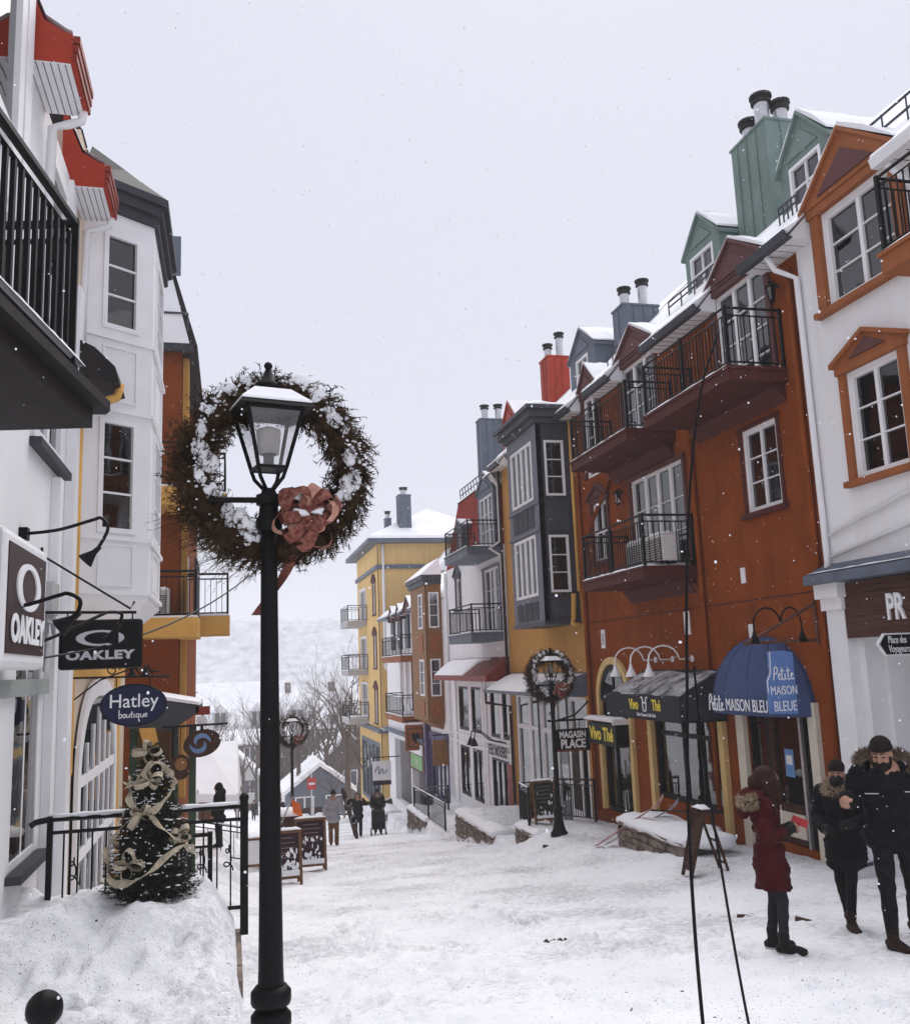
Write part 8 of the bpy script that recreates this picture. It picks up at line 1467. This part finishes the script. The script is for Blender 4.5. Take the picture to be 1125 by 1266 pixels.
walker('person in long black hooded coat standing on the left behind a railing', -0.28, 26.6, 2.9, 1.72, M_BLKCOAT, M_BLKJEANS, M_BOOTB, 0.62, hood=M_BLKCOAT, z=gz(-0.28, 26.6))
for x, y, a, c_, lab in ((1.35, 84, -1.5, M_FURD, 'farthest walker in brown left of the near pole'), (2.0, 85.5, 1.5, M_BLKCOAT, 'farthest walker in black left of the near pole'), (0.6, 86, -1.2, M_MAROON, 'farthest walker in dark red left of the near pole')): walker(lab, x, y, a, 1.72, c_, M_BLKJEANS, M_BOOTB, 0.7, hat=M_BLKCOAT, stride=0.4, vox=0.035, group='walkers at the foot of the street')
for x, y, a, c_, lab in ((3.1, 62, 1.5, M_BLKCOAT, 'far walker in black just right of the near pole'),): walker(lab, x, y, a, 1.72, c_, M_BLKJEANS, M_BOOTB, 0.7, hat=M_BLKCOAT, stride=0.4, vox=0.035)

# ------------------------------------------------------------ far end: chalets, tents, bare trees, hills
M_FARW = mat('far_wall', (0.55, 0.54, 0.53), 0.9, 0.1, 0.3, 0); M_FARD = mat('far_window', (0.10, 0.10, 0.12), 0.4, 0.2, 1, 0)
M_FARBR = mat('far_brown', (0.16, 0.12, 0.105), 0.9, 0.2, 0.5, 0); M_FARBL = mat('far_blue_wall', (0.14, 0.16, 0.20), 0.9, 0.1, 0.5, 0)
def chalet(lab, x, y, wd, dp, zb, ze, za, wallm, ndorm=0, nwin=4, chim=(), axis='x', roofm=None):
    """house with its long side to the camera: ridge along x (axis x) or gable end to the camera (axis y)"""
    t = thing('house', lab, 'house', (x, y, zb)); x0, x1 = x - wd / 2, x + wd / 2; y1 = y + dp
    bx('wall', wallm, t, x0, x1, y, y1, zb, ze)
    if axis == 'x':
        e = 0.6; ym = (y + y1) / 2
        r = MB().add([(x0 - e, y - e, ze - 0.2), (x1 + e, y - e, ze - 0.2), (x1 + e, y1 + e, ze - 0.2), (x0 - e, y1 + e, ze - 0.2), (x0 - e, ym, za), (x1 + e, ym, za), (x0 - e, y - e, ze), (x1 + e, y - e, ze)], [(3, 2, 1, 0), (0, 1, 7, 6), (6, 7, 5, 4), (4, 5, 2, 3), (0, 6, 4, 3), (1, 2, 5, 7)]).build('roof', roofm or SNOW, t)
        for k in range(ndorm):
            cx = x0 + wd * (k + 0.7) / (ndorm + 0.4); w_ = wd * 0.055; zz = ze + (za - ze) * 0.12; zt = ze + (za - ze) * 0.42
            d = bx('dormer', wallm, t, cx - w_, cx + w_, y - 0.2, ym, zz - 0.4, zt); MB().add([(cx - w_ * 1.3, y - 0.5, zt), (cx + w_ * 1.3, y - 0.5, zt), (cx, y - 0.5, zt + w_ * 1.3), (cx - w_ * 1.3, ym, zt), (cx + w_ * 1.3, ym, zt), (cx, ym, zt + w_ * 1.3)], [(0, 1, 2), (5, 4, 3), (0, 2, 5, 3), (1, 4, 5, 2), (0, 3, 4, 1)]).build('dormer_roof', SNOW, d)
            for s in (-1, 1): bx('window', M_FARD, d, cx + s * w_ * 0.45 - w_ * 0.3, cx + s * w_ * 0.45 + w_ * 0.3, y - 0.25, y - 0.2, zz + 0.1, zt - 0.15)
    else:
        e = 0.5; xm = x; MB().add([(x0, y, ze), (x1, y, ze), (xm, y, za - 0.25), (x0, y + 0.2, ze), (x1, y + 0.2, ze), (xm, y + 0.2, za - 0.25)], [(0, 1, 2), (5, 4, 3), (0, 2, 5, 3), (1, 4, 5, 2), (0, 3, 4, 1)]).build('gable', wallm, t)
        sl = (za - ze) / (wd / 2)
        for s in (-1, 1): ex = x + s * (wd / 2 + e); zz = ze - e * sl; MB().add([(ex, y - e, zz), (xm, y - e, za), (xm, y1 + e, za), (ex, y1 + e, zz), (ex, y - e, zz + 0.35), (xm, y - e, za + 0.35), (xm, y1 + e, za + 0.35), (ex, y1 + e, zz + 0.35)], [(0, 1, 2, 3), (7, 6, 5, 4), (0, 4, 5, 1), (1, 5, 6, 2), (2, 6, 7, 3), (3, 7, 4, 0)]).build('roof', roofm or SNOW, t)
    for k in range(nwin):
        cx = x0 + wd * (k + 0.5) / nwin; h = min(1.6, (ze - zb) * 0.5); w_ = bx('window', M_WTRIM, t, cx - 0.75, cx + 0.75, y - 0.06, y - 0.002, ze - 0.5 - h, ze - 0.5)
        for s in (-1, 1): bx('pane', M_FARD, w_, cx + s * 0.35 - 0.28, cx + s * 0.35 + 0.28, y - 0.09, y - 0.061, ze - 0.4 - h, ze - 0.6)
    for cx, h in chim: bx('chimney', M_FARBR, t, cx - 0.6, cx + 0.6, y + dp * 0.4, y + dp * 0.5, ze, za + h)
    return t
chalet('wide snowy-roofed house with dormers, straight down the street', -1.5, 148, 19, 16, -17, -9.0, -1.4, M_FARW, 3, 7, ((-5.6, -1.3), (1.2, -2.2)))
chalet('large pale snowy house behind the bare trees right of the pole', 14, 165, 24, 16, -17, -9.5, -2.6, M_FARW, 4, 8, ((10, 0.6), (18, 0.4)))
chalet('low brown-walled row with snowy roof across the foot of the street', 2.5, 128, 22, 8, -17, -9.2, -7.6, M_FARBR, 0, 9); chalet('small pale house with snowy gable left of the pole', 0.2, 112, 6, 7, -17, -11.6, -8.8, M_FARW, 0, 3, (), 'y')
chalet('slate-blue gabled hut with snowy roof right of the near pole', 6.9, 76, 4.8, 6, -13, -9.3, -7.5, M_FARBL, 0, 2, (), 'y'); chalet('dark brown gabled house among the bare trees', 11.8, 96, 7, 8, -15, -9.6, -6.6, M_FARBR, 0, 3, (), 'y')
chalet('pale brown house half hidden by trees near the yellow hotel', 14.5, 118, 9, 8, -16, -7.0, -3.6, M_FARBR, 2, 5)
chalet('small distant snowy house far left behind the balconies', -17, 150, 12, 10, -17, -8.5, -3.8, M_FARW, 2, 4); chalet('distant snowy house far right beyond the hotel', 32, 150, 18, 12, -17, -8, -2.5, M_FARW, 3, 5)
# white marquee roofs on the left
t = thing('marquee', 'big white canvas marquee roof beyond the swirl sign', 'tent', (-1.2, 44, -9)); M_TENT = mat('white_canvas', (0.80, 0.80, 0.82), 0.8, 0.04, 1, 0.05)
MB().add([(-3.2, 43.5, -5.0), (0.35, 43.5, -5.35), (0.55, 50, -5.6), (-3.2, 50, -5.2), (-1.2, 46.5, -3.2), (0.35, 47.5, -3.25)], [(0, 1, 4), (1, 5, 4), (1, 2, 5), (2, 3, 4, 5), (3, 0, 4), (0, 3, 2, 1)]).build('canvas', M_TENT, t); MB().add([(-3.2, 43.45, -5.35), (0.35, 43.45, -5.7), (0.35, 43.45, -5.34), (-3.2, 43.45, -4.99)], [(0, 1, 2, 3)]).build('valance', M_TENT, t)
for x in (-3.1, -1.4, 0.3): MB().tube([(x, 43.5, gz(x, 43.5) - 0.1), (x, 43.5, -5.0 if x < 0 else -5.3)], 0.05, 6).build('tent_pole', M_METAL, t)
MB().box(-3.0, -0.4, 43.8, 43.9, -7.3, -5.6).build('timber_screen', M_WOOD, t)
for k in range(3): MB().box(-2.9 + k * 0.85, -2.84 + k * 0.85, 43.74, 43.79, -7.3, -5.6).build('screen_post', M_DKWOOD, t)
# street sign and barrier down the hill
S = thing('red_sign', 'red square sign on a post before the slate-blue hut', 'sign', (5.4, 66, -10)); bx('panel', mat('red_sign_paint', (0.55, 0.06, 0.05), 0.5), S, 5.15, 5.75, 66, 66.05, -8.1, -7.3); MB().tube([(5.45, 66.08, gz(5.45, 66) - 0.1), (5.45, 66.08, -7.0)], 0.05, 6).build('post', M_METAL, S); bx('stripe', M_CHALK, S, 5.25, 5.65, 65.97, 65.999, -7.76, -7.62)
for k in range(5):
    x = 4.2 + k * 1.3; y = 58 + 0.4 * k; z0 = gz(x, y); t = thing('picnic_bench', 'snow-topped dark bench at the foot of the street, number %s from the pole' % ('first', 'second', 'third', 'fourth', 'fifth')[k], 'bench', (x, y, z0)); t['label'] = ('first', 'second', 'third', 'fourth', 'fifth')[k] + ' snow-topped bench from the lamp pole at the foot of the street'
    m = MB().box(x - 0.5, x + 0.5, y, y + 0.5, z0 + 0.42, z0 + 0.5); m.build('seat', M_DKWOOD, t); MB().box(x - 0.5, x + 0.5, y + 0.46, y + 0.54, z0 + 0.5, z0 + 0.95).build('backrest', M_DKWOOD, t); snow_slab('snow', t, ident, x - 0.5, x + 0.5, y, y + 0.46, z0 + 0.5, 0.12)
    for s in (-0.45, 0.4): MB().box(x + s, x + s + 0.06, y + 0.05, y + 0.45, z0 - 0.1, z0 + 0.42).build('leg', M_DKWOOD, t)
M_BARK = mat('winter_bark', (0.12, 0.095, 0.085), 0.9, 0.25, 5, 0.2)
def bare_tree(lab, x, y, H, seed, lean=0.0, dens=5, spread=0.55):
    rr = random.Random(seed); z = gz(x, y) - 0.3; t = thing('bare_tree', lab, 'tree', (x, y, z), 'bare winter trees at the foot of the street'); tr = MB(); br = MB()
    top = Vector((x + lean * H, y, z + H * 0.45)); pts = [Vector((x, y, z)), Vector((x + lean * H * 0.3, y, z + H * 0.2)), top]; r0 = H * 0.016; tr.tube(pts, [r0 * 1.3, r0, r0 * 0.75], 7); tr.build('trunk', M_BARK, t, smooth=True)
    def grow(p, d, L, r, lv):
        n = 3; q = p; pp = [p]; rs = [r]
        for i in range(n): d = (d + Vector((rr.gauss(0, 0.13), rr.gauss(0, 0.13), rr.gauss(0.05, 0.1)))).normalized(); q = q + d * L / n; pp.append(q); rs.append(max(r * (1 - 0.5 * (i + 1) / n), 0.006))
        br.tube(pp, rs, 4 if lv > 1 else 5)
        if lv >= dens: return
        for k in range(rr.choice((2, 3, 3)) if lv < 3 else rr.choice((2, 3))):
            s = rr.randint(1, n); b = pp[s]; a = rr.uniform(0, 2 * PI); o = d.orthogonal().normalized(); o = Matrix.Rotation(a, 3, d) @ o; nd = (d + o * rr.uniform(0.4, 0.95) * spread * 1.6 + Vector((0, 0, 0.15))).normalized(); grow(b, nd, L * rr.uniform(0.58, 0.82), rs[s] * 0.68, lv + 1)
    for k in range(4): a = 2 * PI * k / 4 + rr.uniform(-0.4, 0.4); grow(pts[1].lerp(top, rr.uniform(0.4, 1)), Vector((math.cos(a) * spread, math.sin(a) * spread, 1)).normalized(), H * rr.uniform(0.2, 0.27), r0 * 0.55, 1)
    tag(br.build('crown', M_BARK, t), kind='stuff')
bare_tree('tall bare tree just right of the near lamp pole', 5.4, 78, 13, 1); bare_tree('spreading bare tree midway between pole and yellow hotel', 7.9, 80, 12.5, 2); bare_tree('tall bare tree against the balconies of the yellow hotel', 10.0, 76, 14, 3, 0.03)
bare_tree('bare tree behind the slate-blue hut', 8.8, 90, 13, 4); bare_tree('bare tree left of the near lamp pole', 1.2, 92, 11, 5); bare_tree('low bushy bare tree before the hotel corner', 9.2, 66, 7, 6, 0, 5, 0.8); bare_tree('bare tree beside the wide snowy house', 3.5, 118, 12, 7); bare_tree('young bare tree in front of the brown gabled house', 10.6, 88, 10, 8); bare_tree('thin bare tree near the marquee', 0.9, 70, 6, 9)
bare_tree('bare tree far left hidden by the balconies', -6, 100, 12, 10); bare_tree('bare shrub-like tree at the hut corner', 7.0, 68, 5, 11, 0, 5, 0.9)
# a thin wood of bare trees between and behind the far houses
src = [o for o in bpy.data.objects if o.name.startswith('bare_tree') and o.parent is None][:8]
for i, (x, y) in enumerate(((2.6, 100), (4.8, 104), (6.8, 108), (9.4, 104), (11.6, 110), (13.2, 101), (15.4, 106), (0.2, 122), (7.6, 126), (11.0, 134), (16.5, 128), (5.2, 140), (-4.5, 118), (-8, 132), (18.5, 140), (13.5, 142), (21, 132), (-2.2, 104), (8.6, 71.5), (10.8, 71), (6.2, 84), (9.6, 82), (11.2, 80), (4.4, 88), (12.6, 92), (7.2, 94), (3.0, 84), (10.2, 95), (5.6, 98), (-0.8, 96))):
    s = src[i % 8]; c = copy_tree(s, (x - s.location.x, y - s.location.y, gz(x, y) - 0.3 - s.location.z), label='bare grey tree in the thin wood around the far snowy houses'); c['group'] = 'thin wood around the far houses'; k = 0.85 + 0.3 * ((i * 37) % 10) / 10; c.scale = (k, k, k); c.rotation_euler.z = i * 1.3
# wooded hills across the lake
hx = np.linspace(-900, 1200, 90); hy = np.linspace(520, 760, 40); HX, HY = np.meshgrid(hx, hy); k = (HY - 520) / 240
HZ = -18 + (56 * sstep(0, 0.75, k) * (0.85 + 0.6 * fbm(HX / 220, HY / 260, 3, 4)) + 9 * fbm(HX / 34, HY / 26, 4, 8) * sstep(0, 0.3, k)) - 45 * sstep(0.8, 1, k)
m = MB(); m.add([tuple(p) for p in np.stack([HX, HY, HZ], -1).reshape(-1, 3)], [(i * 90 + j, i * 90 + j + 1, (i + 1) * 90 + j + 1, (i + 1) * 90 + j) for i in range(39) for j in range(89)])
o = m.build('hills', mat('haze_paled_winter_forest', (0.36, 0.37, 0.40), 0.95, 0.25, 0.16, 0, col2=(0.6, 0.61, 0.65), stretch=(1, 0.4, 1.6)), None, smooth=True); tag(o, 'wooded winter hills faint beyond the village', kind='structure')  # snowy forest, its colour paled further to stand in for haze
# falling snow and winter air
n = 13000; d_ = rng.uniform(0, 1, n) ** 0.6 * 26 + 2.6; P = np.stack([rng.uniform(-0.42, 1.05, n) * d_, d_, rng.uniform(-0.45, 0.85, n) * d_], 1); ok = (P[:, 0] > -1.8) & (P[:, 0] < 8.6) & (P[:, 2] > -1.5 - 0.13 * d_); P = P[ok]
m = MB()
for p in P:
    r = random.uniform(0.003, 0.0072) * (1 if random.random() < 0.93 else 1.5)
    if p[1] < 7: m.ell(p, (r * random.uniform(0.6, 1), r * random.uniform(0.6, 1), r * random.uniform(0.6, 1)), 8, 6)
    else: m.add([(p[0] + r, p[1], p[2]), (p[0] - r, p[1], p[2]), (p[0], p[1] + r, p[2]), (p[0], p[1] - r, p[2]), (p[0], p[1], p[2] + r), (p[0], p[1], p[2] - r)], [(0, 2, 4), (2, 1, 4), (1, 3, 4), (3, 0, 4), (2, 0, 5), (1, 2, 5), (3, 1, 5), (0, 3, 5)])
tag(m.build('falling_snow', SNOW, None, smooth=True), 'snowflakes drifting through the air', kind='stuff')
hz = MB().box(-950, 1250, -30, 950, -24, 42).build('haze', None, None); hm = bpy.data.materials.new('winter_haze'); hm.use_nodes = True; N = hm.node_tree.nodes; N.clear(); ov = N.new('ShaderNodeOutputMaterial'); pv = N.new('ShaderNodeVolumePrincipled'); pv.inputs['Color'].default_value = (0.96, 0.965, 0.98, 1); pv.inputs['Density'].default_value = 0.0011; hm.node_tree.links.new(pv.outputs[0], ov.inputs['Volume']); hz.data.materials.append(hm); tag(hz, 'pale snowy air over the village', kind='stuff')
